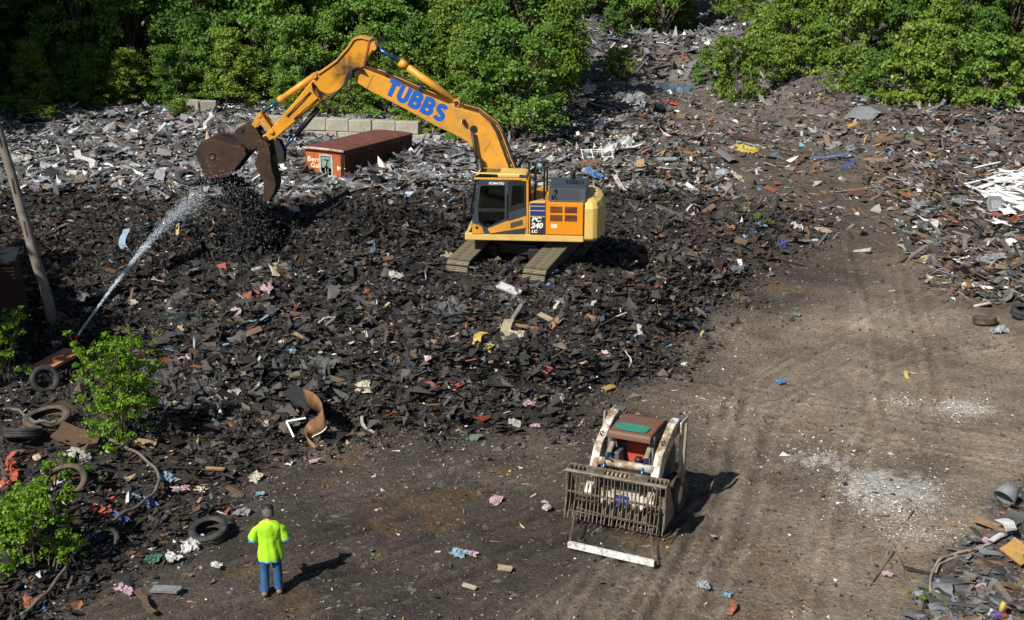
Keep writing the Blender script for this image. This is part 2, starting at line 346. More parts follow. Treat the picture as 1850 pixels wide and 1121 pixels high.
def text(name, s, size, m, parent, mtx, bold=0.0, ext=0.004, sx=1.0, shear=0.0):
    cu = bpy.data.curves.new(name, 'FONT'); cu.body = s; cu.size = size; cu.extrude = ext; cu.offset = bold; cu.shear = shear; cu.align_x = 'LEFT'
    t = bpy.data.objects.new('tmp', cu); COL.objects.link(t); dg = bpy.context.evaluated_depsgraph_get()
    me = bpy.data.meshes.new_from_object(t.evaluated_get(dg)); bpy.data.objects.remove(t); bpy.data.curves.remove(cu)
    me.transform(mtx @ Matrix.Diagonal((sx, 1, 1, 1))); me.materials.clear(); me.materials.append(m); me.name = name
    o = bpy.data.objects.new(name, me); COL.objects.link(o); o.parent = parent; return o

# ------------------------------------------------------------------ the ground: one sheet to the horizon
def build_terrain():
    rows, cols = 760, 540
    q = np.linspace(1/math.sqrt(15.5), 1/math.sqrt(210), rows-30); Y = 1/q**2
    Y = np.concatenate([Y, np.geomspace(222, 4500, 30)])
    t = np.linspace(-1, 1, cols)
    YY = np.repeat(Y[:, None], cols, 1); XX = t[None, :]*(0.43*YY+9)
    jit = RNG.uniform(-.3, .3, XX.shape)*(2*(0.43*YY+9)/cols); XX = XX+jit
    x = XX.ravel(); y = YY.ravel()
    z, deb, m, r, p, b, back, valley, rr = hgt(x, y, True)
    # what the ground is made of
    def c(*a): return np.array(a)[None, :]
    n1 = fbm(x*0.35, y*0.35, 101, 5)[:, None]; n2 = fbm(x*1.6, y*1.6, 103, 4)[:, None]; n3 = fbm(x*7, y*7, 107, 3)[:, None]
    dirt = c(.222, .182, .138)*(1+0.50*n1+0.36*n2)
    dark = c(.064, .054, .045)*(1+0.55*n1+0.4*n2)
    # trampled dark soil round the foot of the mound and towards the camera
    dk = np.clip(np.exp(-((x+1.5)/6.0)**2-((y-27.0)/6.0)**2)*1.25 + sstep(-4.5, 0.2, m)*0.75 + 0.95*np.exp(-((x+5)/4.6)**2-((y-24)/4.5)**2) + 0.8*sstep(50, 42, y)*sstep(38, 46, y)*np.exp(-((x-11)/4)**2), 0, 1)
    dk = np.clip(dk+0.5*(fbm(x*0.5, y*0.5, 111, 4))*sstep(-9, 0, m), 0, 1)[:, None]
    col = (dirt*(1-dk)+dark*dk)*np.clip(1+5*rr, .55, 1.25)[:, None]   # darker with rut depth, lighter on the rims
    mound = c(.030, .027, .024)*(1+0.4*n2); grey = c(.105, .103, .103)*(1+0.45*n2); brown = c(.105, .085, .066)*(1+.4*n2)
    mk = sstep(-0.8, 0.6, m)[:, None]; bk = (back*(0.7+0.3*valley))[:, None]; rk = sstep(-.8, .8, r)[:, None]
    pk = sstep(-.4, .5, p)[:, None]; bb = sstep(-.6, .6, b)[:, None]
    xr = (sstep(2, 9, x)*sstep(95, 68, y))[:, None]
    bcol = grey*(1-xr*0.55)+brown*xr*0.55
    col = col*(1-bb)+c(.048, .040, .033)*(1+.4*n2)*bb
    col = col*(1-bk)+bcol*bk; col = col*(1-rk)+brown*rk; col = col*(1-pk)+c(.07, .065, .06)*pk
    mcol = mound*(1-.55*sstep(3, 10, x)[:, None])+brown*.55*sstep(3, 10, x)[:, None]
    col = col*(1-mk)+mcol*mk
    hk = .8*np.clip(np.exp(-(((x+10.2)/2.9)**2+((y-43.6)/2.2)**2))+np.exp(-(((x+5.2)/3.6)**2+((y-44.6)/1.5)**2)), 0, 1)[:, None]; col = col*(1-hk)+c(.013, .012, .011)*hk
    pk2 = (np.exp(-((x-13.2)/3.2)**2)*sstep(43, 50, y)*sstep(84, 66, y)*.75)[:, None]; col = col*(1-pk2)+c(.080, .064, .049)*(1+.4*n2)*pk2
    # white lime spilled on the yard
    w = np.zeros_like(x)
    for px, py, rx, ry, a in [(1600, 885, 1.5, 1.5, 1.0), (1480, 830, 1.1, .8, .7), (1740, 738, .9, .7, .85), (1640, 728, .6, .5, .6), (1280, 740, .7, .5, .45), (1440, 785, .5, .4, .6), (1650, 965, .9, .5, .55), (620, 930, .8, .9, .35), (1540, 850, 2.2, 2.4, .45), (1560, 800, .6, .5, .5), (1545, 680, .4, .6, .35)]:
        q0 = at(px, py); w = np.maximum(w, a*np.exp(-((x-q0.x)/rx)**2-((y-q0.y)/ry)**2))
    fl = fbm(x*3.2, y*3.2, 121, 4, .75)
    fl2 = fbm(x*9, y*9, 125, 3, .8); w = (sstep(.0, .5, w-0.36+0.5*fl)*(.45+.55*sstep(-.35, .35, fl2+.1+.6*(w-.5))))[:, None]*0.8
    fleck = (sstep(.52, .66, fbm(x*5.5, y*5.5, 131, 3, .8)+0.25*fbm(x*.5, y*.5, 133, 2))*(1-deb))[:, None]*0.5
    w = np.clip(np.maximum(w, fleck*.6), 0, 1)*(1-mk)
    col = col*(1-w)+c(.44, .43, .40)*(1+.3*n3)*w
    # ochre stains
    oc = (sstep(.25, .5, fbm(x*.8, y*.8, 141, 4))*(1-deb)*.35)[:, None]; col = col*(1-oc)+c(.15, .095, .045)*oc
    green = (sstep(88, 100, y+6*fbm(x*.1, y*.1, 151, 3))*sstep(3, 8, np.abs(x-11)-4)*0.8)[:, None]*sstep(-.3, .3, fbm(x*.2, y*.2, 153, 3))[:, None]
    col = col*(1-green)+c(.05, .085, .02)*green
    col = np.clip(col, .004, 1); rgba = np.concatenate([col, np.ones((len(x), 1))], 1)
    i = np.arange(rows-1)[:, None]*cols+np.arange(cols-1)[None, :]; i = i.ravel()
    F = np.stack([i, i+1, i+cols+1, i+cols], 1)
    o = link('ground', np_mesh('ground', np.stack([x, y, z], 1), F, M['terrain'], rgba, True)); tag(o, kind='structure')
build_terrain()
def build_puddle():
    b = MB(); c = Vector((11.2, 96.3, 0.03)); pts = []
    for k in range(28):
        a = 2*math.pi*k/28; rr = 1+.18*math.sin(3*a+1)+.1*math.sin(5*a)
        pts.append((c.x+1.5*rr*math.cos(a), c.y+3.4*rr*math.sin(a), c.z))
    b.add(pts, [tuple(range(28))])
    m, N, L, B = new_mat('puddle water'); B.inputs['Base Color'].default_value = (.05, .13, .20, 1); B.inputs['Roughness'].default_value = .12  # sky reflection painted in as a blue base colour
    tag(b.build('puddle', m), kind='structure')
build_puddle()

# ------------------------------------------------------------------ the uncountable waste of the heaps
def template_slab(rng, n, thick, bend, asp=1.0):
    a = np.sort(rng.uniform(0, 2*np.pi, n)*0.35+np.arange(n)*2*np.pi/n); r = rng.uniform(.5, 1.12, n)
    x = r*np.cos(a)*asp; y = r*np.sin(a)
    ring = np.stack([x, y], 1); ctr = ring.mean(0)[None]; p = np.concatenate([ring, ctr])
    k = rng.uniform(-bend, bend); th = rng.uniform(0, np.pi); u = p[:, 0]*np.cos(th)+p[:, 1]*np.sin(th)
    zz = k*u*u+rng.uniform(-.12, .12, n+1)*bend
    top = np.column_stack([p, zz+thick]); bot = np.column_stack([p, zz-thick])
    V = np.concatenate([top, bot]); F = []; m = n+1
    for i in range(n):
        j = (i+1) % n; F += [(i, j, n), (m+j, m+i, m+n), (i, m+i, m+j), (i, m+j, j)]
    return V, np.array(F)
def template_thin(rng, n, bend, asp=1.0):
    a = np.sort(rng.uniform(0, 2*np.pi, n)*0.3+np.arange(n)*2*np.pi/n); r = rng.uniform(.45, 1.15, n)
    x = r*np.cos(a)*asp; y = r*np.sin(a); p = np.concatenate([np.stack([x, y], 1), [[0, 0]]])
    k = rng.uniform(-bend, bend); th = rng.uniform(0, np.pi); u = p[:, 0]*np.cos(th)+p[:, 1]*np.sin(th)
    V = np.column_stack([p, k*u*u+rng.uniform(-.22, .22, n+1)]); return V, np.array([(i, (i+1) % n, n) for i in range(n)])
def template_board(rng, asp, thick):
    x = np.array([-1, 1, 1, -1])*asp; x = x+rng.uniform(-.25, .25, 4)*asp*.3; y = np.array([-1, -1, 1, 1])*1.0
    b = rng.uniform(-.12, .12)*asp
    V = np.array([(x[i], y[i], thick+b*(i % 2)) for i in range(4)]+[(x[i], y[i], -thick+b*(i % 2)) for i in range(4)])
    F = np.array([(0,1,2),(0,2,3),(4,6,5),(4,7,6),(0,4,5),(0,5,1),(1,5,6),(1,6,2),(2,6,7),(2,7,3),(3,7,4),(3,4,0)]); return V, F
def template_lump(rng, flat=.6):
    bm = bmesh.new(); bmesh.ops.create_icosphere(bm, subdivisions=2, radius=1)
    V = np.array([v.co[:] for v in bm.verts]); F = np.array([[v.index for v in f.verts] for f in bm.faces]); bm.free()
    V = V*rng.uniform(.55, 1.25, (len(V), 1)); V = V*np.array([1, rng.uniform(.5, .9), flat*rng.uniform(.4, 1)]); return V, F
TR = np.random.default_rng(5)
T_SLAB = [template_slab(TR, int(TR.integers(4, 8)), .04, .3, TR.uniform(1, 1.8)) for _ in range(14)]+[template_thin(TR, int(TR.integers(4, 8)), .35, TR.uniform(1, 1.8)) for _ in range(24)]
T_BOARD = [template_board(TR, TR.uniform(3.5, 9), .25) for _ in range(10)]
T_LUMP = [template_lump(TR) for _ in range(8)]
T_STRIP = [template_slab(TR, 6, .03, .5, TR.uniform(3, 5)) for _ in range(8)]
TETRA = (np.array([(1, 0, 0), (-1, 0, 0), (0, 1, 0), (0, -1, 0), (0, 0, 1), (0, 0, -1)], float), np.array([(0,2,4),(2,1,4),(1,3,4),(3,0,4),(2,0,5),(1,2,5),(3,1,5),(0,3,5)]))
TET4 = (np.array([(1, 1, -.6), (-1, .8, -.5), (0, -1.1, -.6), (.1, 0, 1)], float), np.array([(0,1,3),(1,2,3),(2,0,3),(0,2,1)]))
def rotmats(yaw, tilt, tdir):
    cy, sy = np.cos(yaw), np.sin(yaw); n = len(yaw)
    Rz = np.zeros((n, 3, 3)); Rz[:, 0, 0] = cy; Rz[:, 0, 1] = -sy; Rz[:, 1, 0] = sy; Rz[:, 1, 1] = cy; Rz[:, 2, 2] = 1
    ax = np.stack([np.cos(tdir), np.sin(tdir), np.zeros(n)], 1); K = np.zeros((n, 3, 3))
    K[:, 0, 2] = ax[:, 1]; K[:, 1, 2] = -ax[:, 0]; K[:, 2, 0] = -ax[:, 1]; K[:, 2, 1] = ax[:, 0]
    I = np.eye(3)[None]; T = I+np.sin(tilt)[:, None, None]*K+(1-np.cos(tilt))[:, None, None]*(K@K)
    return T@Rz
def slope_tilt(x, y, e=.3):
    gx = (look(x+e, y)-look(x-e, y))/(2*e); gy = (look(x, y+e)-look(x, y-e))/(2*e)
    return gx, gy
def instances(temps, which, P, Rm, S, C):
    """place templates: which index, position, rotation, size (n or n,3), colour"""
    Vs, Fs, Cs = [], [], []; off = 0
    for k, (V, F) in enumerate(temps):
        i = np.nonzero(which == k)[0]
        if len(i) == 0: continue
        s = S[i]; s = s[:, None, None] if s.ndim == 1 else s[:, None, :]
        W = np.einsum('nij,nkj->nki', Rm[i], V[None]*s)+P[i][:, None, :]
        n, q = W.shape[:2]; Vs.append(W.reshape(-1, 3)); Fs.append((F[None]+(np.arange(n)*q)[:, None, None]+off).reshape(-1, 3)); off += n*q
        Cs.append(np.repeat(C[i], q, 0))
    return np.concatenate(Vs), np.concatenate(Fs), np.concatenate(Cs)
PAL_DARK = [((.025, .0235, .023), 40), ((.014, .0135, .0135), 30), ((.042, .040, .039), 18), ((.075, .071, .069), 7), ((.070, .045, .028), 9), ((.15, .075, .035), 3), ((.20, .05, .022), 1.2), ((.45, .45, .44), 1.8), ((.50, .33, .36), .9), ((.14, .24, .34), .7), ((.30, .22, .12), 2), ((.07, .10, .09), 1.5)]
PAL_GREY = [((.125, .125, .13), 30), ((.075, .075, .078), 20), ((.19, .19, .197), 22), ((.29, .29, .30), 12), ((.11, .085, .065), 7), ((.20, .13, .075), 2.5), ((.66, .66, .66), 7), ((.5, .36, .38), .7), ((.28, .35, .40), 1.2), ((.36, .29, .19), 1.6)]
PAL_BROWN = [((.100, .090, .080), 28), ((.050, .045, .041), 22), ((.150, .142, .134), 18), ((.105, .070, .042), 14), ((.20, .11, .05), 5), ((.26, .08, .03), 1.5), ((.58, .57, .55), 5), ((.50, .36, .37), 1.6), ((.16, .28, .38), 1.1), ((.38, .28, .14), 3), ((.075, .11, .10), 2), ((.25, .245, .24), 9)]
def pick(pal, n, rng):
    w = np.array([p[1] for p in pal], float); i = rng.choice(len(pal), n, p=w/w.sum()); c = np.array([p[0] for p in pal])[i]
    return np.clip(c*rng.uniform(.6, 1.4, (n, 1))*rng.uniform(.93, 1.07, (n, 3)), 0, .9), i
def scatter(name, label, n, y0, y1, xr, dens, size, pal, seed, tilt=.38, big=0.04, kinds=(.80, .13, .045, .025), power=1.0, wet=0.0):
    """n pieces over the wedge the place is seen in; dens(x, y, zones) gives where they lie"""
    rng = np.random.default_rng(seed); X = []; Y = []; got = 0
    while got < n:
        m = n*2; u = rng.uniform(0, 1, m); y = 1/(1/y0+(1/y1-1/y0)*u) if power else rng.uniform(y0, y1, m)
        lo, hi = xr; half = .40*y+3; x = rng.uniform(np.maximum(lo, -half), np.minimum(hi, half)); keep = rng.uniform(0, 1, m) < (np.minimum(hi, half)-np.maximum(lo, -half))/(2*half)*(2 if lo > -5 or hi < 10 else 1); x, y = x[keep], y[keep]; d = dens(x, y, zones(x, y)); k = rng.uniform(0, 1, len(x)) < d
        X.append(x[k]); Y.append(y[k]); got += int(k.sum())
        if m == 0: break
    x = np.concatenate(X)[:n]; y = np.concatenate(Y)[:n]; z = hgt(x, y)
    s = size*np.exp(rng.normal(0, .66, n)); s = np.where(rng.uniform(0, 1, n) < big, s*1.7, s); s = np.clip(s*.9, size*.25, size*2.3)
    col, ci = pick(pal, n, rng); bright = col.max(1) > .3
    if wet: col = np.where(bright[:, None], col, col*(1-wet*sstep(36, 42, y)*sstep(6, 1, x))[:, None])   # the hosed crest is wet and darker
    T = T_SLAB+T_BOARD+T_LUMP+T_STRIP; b0 = len(T_SLAB); b1 = b0+len(T_BOARD); b2 = b1+len(T_LUMP)
    kd = rng.choice(4, n, p=np.array(kinds)/sum(kinds)); kd = np.where(bright & (rng.uniform(0, 1, n) < .45), rng.choice([1, 2, 3], n, p=[.45, .2, .35]), kd)
    wh = np.where(kd == 0, rng.integers(0, b0, n), np.where(kd == 1, rng.integers(b0, b1, n), np.where(kd == 2, rng.integers(b1, b2, n), rng.integers(b2, len(T), n))))
    sz = np.where(kd == 1, s*.16, np.where(kd == 2, s*.36, np.where(kd == 3, s*.28, s*.5)))
    sz = np.where(bright, sz*.8, sz)
    gx, gy = slope_tilt(x, y); yaw = rng.uniform(0, 2*np.pi, n); tl = np.abs(rng.normal(0, tilt, n)); td = rng.uniform(0, 2*np.pi, n)
    Rm = rotmats(yaw, tl, td)
    ny = np.stack([-gx, -gy, np.ones(n)], 1); ny /= np.linalg.norm(ny, axis=1)[:, None]
    Rs = rotmats(np.zeros(n), np.arccos(np.clip(ny[:, 2], -1, 1)), np.arctan2(ny[:, 0], -ny[:, 1])+np.pi)
    P = np.stack([x, y, z+sz*rng.uniform(.0, .5, n)*np.sin(tl+.15)+.01], 1)
    V, F, C = instances(T, wh, P, Rs@Rm, sz, np.column_stack([col, np.ones(n)]))
    o = link(name, np_mesh(name, V, F, M['debris'], C)); tag(o, label, 'debris', kind='stuff'); return o
def d_mound(x, y, Z): return sstep(-.7, 1.0, Z[0])*np.clip(.62+1.1*fbm(x*.6, y*.6, 91, 3), .15, 1)
def d_field(x, y, Z): return Z[4]*sstep(9, 3, x)*sstep(1.5, -1.0, Z[0])
def dry(x, y): return 1-np.exp(-((((x-11.2)/1.9)**2+((y-96.3)/4.3)**2)**2))
def d_right(x, y, Z): return dry(x, y)*np.clip(np.maximum(Z[4]*(.5-.38*sstep(74, 62, y)+(.5+.38*sstep(74, 62, y))*sstep(0.2, .85, Z[5])), sstep(-.8, 1.0, Z[1])), 0, 1)*sstep(1, 6, x+3)*sstep(1.0, -.6, Z[0])
def d_bank(x, y, Z): return sstep(-.4, .8, Z[3])*sstep(1., -.5, Z[0])*.9
def d_patch(x, y, Z): return sstep(-.2, .5, Z[2])
def d_yard(x, y, Z): return (1-np.clip(np.maximum.reduce([sstep(-.5, .5, Z[0]), Z[4]*Z[5], sstep(-.5, .5, Z[1]), sstep(-.3, .5, Z[3])]), 0, 1))*(.25+.75*sstep(-5, 0, np.maximum(Z[0], Z[1])))
scatter('mound_debris', 'dark torn roofing shingles and scrap heaped under the excavator', 32000, 30, 55, (-30, 30), d_mound, .19, PAL_DARK, 1, .55, wet=.42)
scatter('field_debris', 'grey roofing waste spread in front of the dark left wood', 26000, 47, 84, (-40, 9), d_field, .29, PAL_GREY, 2, .42)
scatter('slope_debris', 'mixed brown and grey waste on the slopes beside the dirt track', 30000, 42, 105, (-2, 50), d_right, .27, PAL_BROWN, 3, .45)
scatter('far_debris', 'distant grey waste piled in front of the far trees', 8000, 98, 132, (-6, 42), lambda x, y, Z: dry(x, y)*np.where(np.abs(x-12.5) < 3.2, .3+.7*sstep(97, 102, y), 1), .45, PAL_GREY, 4, .5)
scatter('bank_debris', 'small dark scrap lying between the shrubs and the worker', 9500, 21, 36, (-16, -3), d_bank, .12, PAL_DARK, 5, .45)
scatter('patch_debris', 'slate grey shingles and scrap in the lower right corner', 2600, 20.5, 31, (5, 14), d_patch, .17, PAL_BROWN[:5]+[((.12, .13, .14), 30), ((.20, .21, .22), 8)], 6, .22)
scatter('yard_litter', 'small flecks of litter trodden into the bare dirt', 5000, 20.5, 52, (-16, 22), d_yard, .055, PAL_BROWN, 7, .25, .03, (.75, .08, .12, .05))

PAL_FLECK = [((.60, .60, .58), 40), ((.42, .41, .38), 22), ((.50, .34, .37), 11), ((.20, .32, .40), 7), ((.42, .32, .17), 10), ((.30, .10, .045), 6), ((.20, .20, .21), 14)]
def heap_at(x, y): return np.clip(np.exp(-(((x+10.2)/2.9)**2+((y-43.6)/2.2)**2))+np.exp(-(((x+5.2)/3.6)**2+((y-44.6)/1.5)**2)), 0, 1)
PAL_CLOD = [((.035, .030, .026), 40), ((.055, .044, .034), 30), ((.085, .066, .048), 22), ((.02, .018, .017), 20)]
def bits(name, label, n, y0, y1, xr, dens, size, pal, seed, flat=.4):
    rng = np.random.default_rng(seed); X = []; Y = []; got = 0
    while got < n:
        m = n*2; y = 1/(1/y0+(1/y1-1/y0)*rng.uniform(0, 1, m)); half = .40*y+3; a_ = np.maximum(xr[0], -half); b_ = np.minimum(xr[1], half); x = rng.uniform(a_, b_); ok = rng.uniform(0, 1, m) < (b_-a_)/np.max(b_-a_); x, y = x[ok], y[ok]
        k = rng.uniform(0, 1, len(x)) < dens(x, y, zones(x, y))*np.clip(.55+.9*fbm(x*.7, y*.7, seed, 3), .05, 1); X.append(x[k]); Y.append(y[k]); got += int(k.sum())
    x = np.concatenate(X)[:n]; y = np.concatenate(Y)[:n]; z = hgt(x, y); s = size*np.exp(rng.normal(0, .55, n)); col, _ = pick(pal, n, rng)
    Rm = rotmats(rng.uniform(0, 6.28, n), np.abs(rng.normal(0, .5, n)), rng.uniform(0, 6.28, n)); sc = s[:, None]*np.column_stack([rng.uniform(.7, 1.8, n), rng.uniform(.5, 1, n), rng.uniform(.3, 1, n)*flat])
    V, F, C = instances([TET4], np.zeros(n, int), np.stack([x, y, z+s*rng.uniform(.1, 1.2, n)], 1), Rm, sc, np.column_stack([col, np.ones(n)]))
    return tag(link(name, np_mesh(name, V, F, M['debris'], C)), label, 'debris', kind='stuff')
bits('mound_flecks', 'small pale flecks of plastic and paper on the mound', 3200, 30, 55, (-30, 30), d_mound, .024, PAL_FLECK, 51)
bits('field_flecks', 'small white flecks in the grey waste at the left', 4200, 47, 84, (-40, 9), d_field, .042, PAL_FLECK, 52)
bits('slope_flecks', 'small bright flecks on the slopes beside the dirt track', 6500, 42, 110, (-2, 50), d_right, .038, PAL_FLECK, 53)
bits('bank_flecks', 'small pale flecks on the left bank', 1100, 21, 36, (-16, -3), d_bank, .016, PAL_FLECK, 54)
bits('mound_clods', 'dark clods of soil between the shingles of the mound', 60000, 29, 55, (-30, 30), lambda x, y, Z: sstep(-1.8, .6, Z[0]), .036, PAL_CLOD, 55, .8)
bits('wet_soil', 'black wet soil heaped on the mound crest below the bucket', 22000, 39, 50, (-16, 1), lambda x, y, Z: heap_at(x, y)**1.3, .036, [((.012, .011, .011), 50), ((.02, .018, .016), 30), ((.034, .030, .028), 8)], 60, .9)
bits('yard_clods', 'loose clods of soil on the bare dirt', 15000, 20.5, 50, (-16, 22), d_yard, .011, PAL_CLOD+[((.13, .105, .08), 50)], 56, .9)
bits('yard_grit', 'pale grit scattered over the bare dirt', 6000, 20.5, 50, (-16, 22), d_yard, .007, PAL_FLECK, 57, .6)
def d_lime(x, y, Z):
    w = np.zeros_like(x)
    for px, py, rx, ry, a in [(1600, 885, 1.1, 1.5, 1.0), (1480, 830, 1.2, .9, .7), (1740, 738, .8, .7, .9), (1640, 728, .7, .5, .7), (1280, 740, .7, .5, .5), (1440, 785, .5, .4, .6), (1650, 965, .9, .4, .6)]:
        q0 = at(px, py); w = np.maximum(w, a*np.exp(-((x-q0.x)/rx)**2-((y-q0.y)/ry)**2))
    return w
bits('lime_chips', 'white lime chips spilled on the right side of the bare dirt', 4200, 22, 40, (2, 16), d_lime, .010, [((.52, .51, .47), 1)], 58, .4)
# ------------------------------------------------------------------ trees and shrubs
def leaf_cloud(rng, centres, radii, per, size, up=.35):
    """many leaf-sized folded faces round each clump centre"""
    n = len(centres)*per; c = np.repeat(centres, per, 0); r = np.repeat(radii, per, 0)
    d = rng.normal(0, 1, (n, 3)); d /= np.linalg.norm(d, axis=1)[:, None]; rad = np.clip(np.abs(rng.normal(0, .62, (n, 1)))+.05, 0, 1.6)
    p = c+d*rad*r[:, None]*np.array([1, 1, .62])
    nr = d*0.7+rng.normal(0, .6, (n, 3))+np.array([0, 0, up]); nr /= np.linalg.norm(nr, axis=1)[:, None]
    t = np.cross(nr, rng.normal(0, 1, (n, 3))); t /= np.linalg.norm(t, axis=1)[:, None]; b = np.cross(nr, t)
    s = size*rng.uniform(.6, 1.35, (n, 1)); w = s*rng.uniform(.45, .75, (n, 1))
    V = np.stack([p-t*s, p+b*w+nr*s*.18, p+t*s, p-b*w+nr*s*.18], 1).reshape(-1, 3)
    F = (np.arange(n)*4)[:, None]+np.array([0, 1, 2, 3])[None]
    tone = np.repeat(np.repeat(rng.uniform(0, .7, len(centres)), per)+rng.uniform(0, .3, n), 4)
    return V, F, np.column_stack([tone, tone, tone, np.ones(len(tone))])
def make_tree(seed, h, rad, base, nclump, per, leaf, m, trunk_r=.11, stems=1, shape=.5, cr=.25, twigs=0):
    """returns (trunk mesh, crown mesh) standing on z = 0"""
    rng = np.random.default_rng(seed); rd = random.Random(seed); b = MB(); C = []; Rr = []
    for s in range(stems):
        lean = Vector((rd.uniform(-.12, .12), rd.uniform(-.12, .12), 0))*(1 if stems == 1 else 3.2); px = Vector((rd.uniform(-.3, .3), rd.uniform(-.3, .3), 0))*(stems > 1)
        pts = []; k = 7
        for i in range(k):
            f = i/(k-1); pts.append(px+lean*h*f*(.4+.6*f)+Vector((rd.uniform(-.06, .06)*h*f*.5, rd.uniform(-.06, .06)*h*f*.5, h*.93*f-.25*(i == 0))))
        b.tube(pts, [trunk_r*(1-.85*i/(k-1)) for i in range(k)], 7)
        for l in range(nclump//stems):
            f = rd.uniform(0, 1)**.8; hz = base+(h-base)*f; a = rd.uniform(0, 2*math.pi)
            prof = (math.sin(math.pi*min(1, (f*.86+.14))**shape)+.18)*rad; q = rd.uniform(.25, 1)**.55*prof*rd.uniform(.75, 1.12)
            i = min(k-2, int(hz/h*(k-1)*.85)); o = pts[i].lerp(pts[i+1], .5)
            tip = Vector((o.x+q*math.cos(a), o.y+q*math.sin(a), hz))
            if l % 2 == 0:
                st = pts[max(0, i-1)].lerp(pts[i], rd.random()); mid = st.lerp(tip, .55)+Vector((0, 0, .1*q))
                b.tube([st, mid, tip], [trunk_r*.34, trunk_r*.2, trunk_r*.08], 4, False)
            C.append(tip[:]); Rr.append(rd.uniform(.45, 1.35)*rad*cr)
    for l in range(twigs):
        a = rd.uniform(0, 2*math.pi); e = Vector((rad*1.25*math.cos(a)*rd.uniform(.6, 1), rad*1.25*math.sin(a)*rd.uniform(.6, 1), h*rd.uniform(.55, 1.08))); m_ = e*.5+Vector((0, 0, .15*h))
        b.tube([Vector((0, 0, .1)), m_, e], [trunk_r*.5, trunk_r*.3, trunk_r*.12], 4, False)
        for t in (.75, .87, 1.0): C.append((m_.lerp(e, t*2-1))[:]); Rr.append(rad*.09)
    V, F, cc = leaf_cloud(rng, np.array(C), np.array(Rr), per, leaf)
    return b.mesh('trunk', M['bark'], True), np_mesh('crown', V, F, m, cc)
TREES = {
 'tall_a': [make_tree(s, 11+s % 3, 2.7, 2.2, 165, 150, .125, M['leaf_a'], .16) for s in (21, 22, 23)],
 'tall_c': [make_tree(s, 12, 2.9, 1.8, 160, 150, .128, M['leaf_c'], .17) for s in (31, 32)],
 'mid_b': [make_tree(s, 7.0, 2.2, .5, 150, 135, .105, M['leaf_b'], .10, 2) for s in (41, 42)],
 'mid_a': [make_tree(s, 6.5, 2.4, .35, 150, 135, .108, M['leaf_a'], .10, 3) for s in (51, 52)],
 'shrub': [make_tree(s, 2.6, 1.25, .1, 90, 100, .078, M['leaf_b' if s % 2 else 'leaf_a'], .04, 4) for s in (61, 62, 63)],
 'thin': [make_tree(s, 6.5, 1.5, 1.6, 70, 75, .10, M['leaf_b' if s % 2 else 'leaf_a'], .06, 1) for s in (71, 72)],
}
def plant(kind, i, x, y, sc, name, label, cat, group=None, rz=None, sz=None, dz=0.0):
    tm, cm = TREES[kind][i % len(TREES[kind])]
    o = empty(name, (x, y, H1(x, y)-.05+dz), random.uniform(0, 6.28) if rz is None else rz); o.scale = (sc*random.uniform(.82, 1.18), sc*random.uniform(.82, 1.18), sc*(sz or random.uniform(.85, 1.2)))
    link('trunk', tm, o); link('crown', cm, o); tag(o, label, cat, group); return o
TONE = {'tall_a': 'tall mid green', 'tall_c': 'tall deep green', 'mid_b': 'bushy yellow green', 'mid_a': 'low bushy green', 'thin': 'slim sparse'}
def wood(label, group, spots, name='leafy_tree'):
    for k, (kind, x, y, sc) in enumerate(spots): plant(kind, k, x, y, sc, name, TONE[kind]+' '+label, 'tree', group)
rw = random.Random(99)
def rows(x0, x1, y0, y1, step, kinds, s0, s1, skip=None):
    out = []; y = y0
    while y <= y1:
        x = x0+rw.uniform(0, step)
        while x <= x1:
            xx, yy = x+rw.uniform(-.8, .8), y+rw.uniform(-.9, .9)
            if not (skip and skip(xx, yy)): out.append((rw.choice(kinds), xx, yy, rw.uniform(s0, s1)))
            x += step*rw.uniform(.85, 1.2)
        y += step*.85
    return out
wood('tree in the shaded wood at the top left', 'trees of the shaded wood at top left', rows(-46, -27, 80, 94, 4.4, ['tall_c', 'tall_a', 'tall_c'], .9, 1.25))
wood('tree in the wood behind the bucket', 'trees of the wood behind the bucket and arm', rows(-26.5, -11, 80, 93, 3.6, ['tall_a', 'mid_b', 'tall_a', 'tall_c'], .85, 1.15))
wood('tree in the wood behind the lettered boom', 'trees of the wood behind the boom', rows(-11, 2.5, 78, 92, 3.4, ['tall_a', 'mid_a', 'mid_b', 'tall_a'], .75, 1.05))
wood('tree in the wood edge beyond the far waste', 'trees beyond the far waste', rows(-1, 16.5, 119, 134, 4.2, ['tall_a', 'mid_b', 'tall_a', 'mid_a'], .75, 1.05))
wood('tree in the thicket at the top right', 'trees of the thicket at top right', rows(26.5, 48, 91, 106, 3.9, ['tall_a', 'mid_a', 'tall_a', 'tall_c'], .75, 1.0))
wood('tree among the waste between the puddle and thicket', 'slim trees between puddle and thicket', rows(15.5, 27, 96, 126, 5.6, ['thin', 'thin', 'thin', 'thin', 'mid_b'], .8, 1.15, lambda x, y: x < 17 and y < 100))
# tall trees standing just outside the picture on the left, which shade the left edge
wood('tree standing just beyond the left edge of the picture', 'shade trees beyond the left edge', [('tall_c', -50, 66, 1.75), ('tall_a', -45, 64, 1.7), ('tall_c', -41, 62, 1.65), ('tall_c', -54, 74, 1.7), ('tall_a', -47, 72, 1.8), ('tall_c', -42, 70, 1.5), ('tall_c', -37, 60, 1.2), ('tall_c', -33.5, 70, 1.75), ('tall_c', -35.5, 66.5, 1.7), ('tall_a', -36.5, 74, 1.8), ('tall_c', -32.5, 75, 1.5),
     ('mid_a', -21.0, 29.5, 1.45), ('mid_a', -22.0, 33.0, 1.5), ('mid_b', -20.9, 26.0, 1.2), ('mid_a', -23.0, 30.5, 1.6)])
def px_plant(kind, i, px, py, sc, name, label, cat='shrub', group=None, sz=None):
    q = on(px, py); return plant(kind, i, q.x, q.y, sc, name, label, cat, group, None, sz)
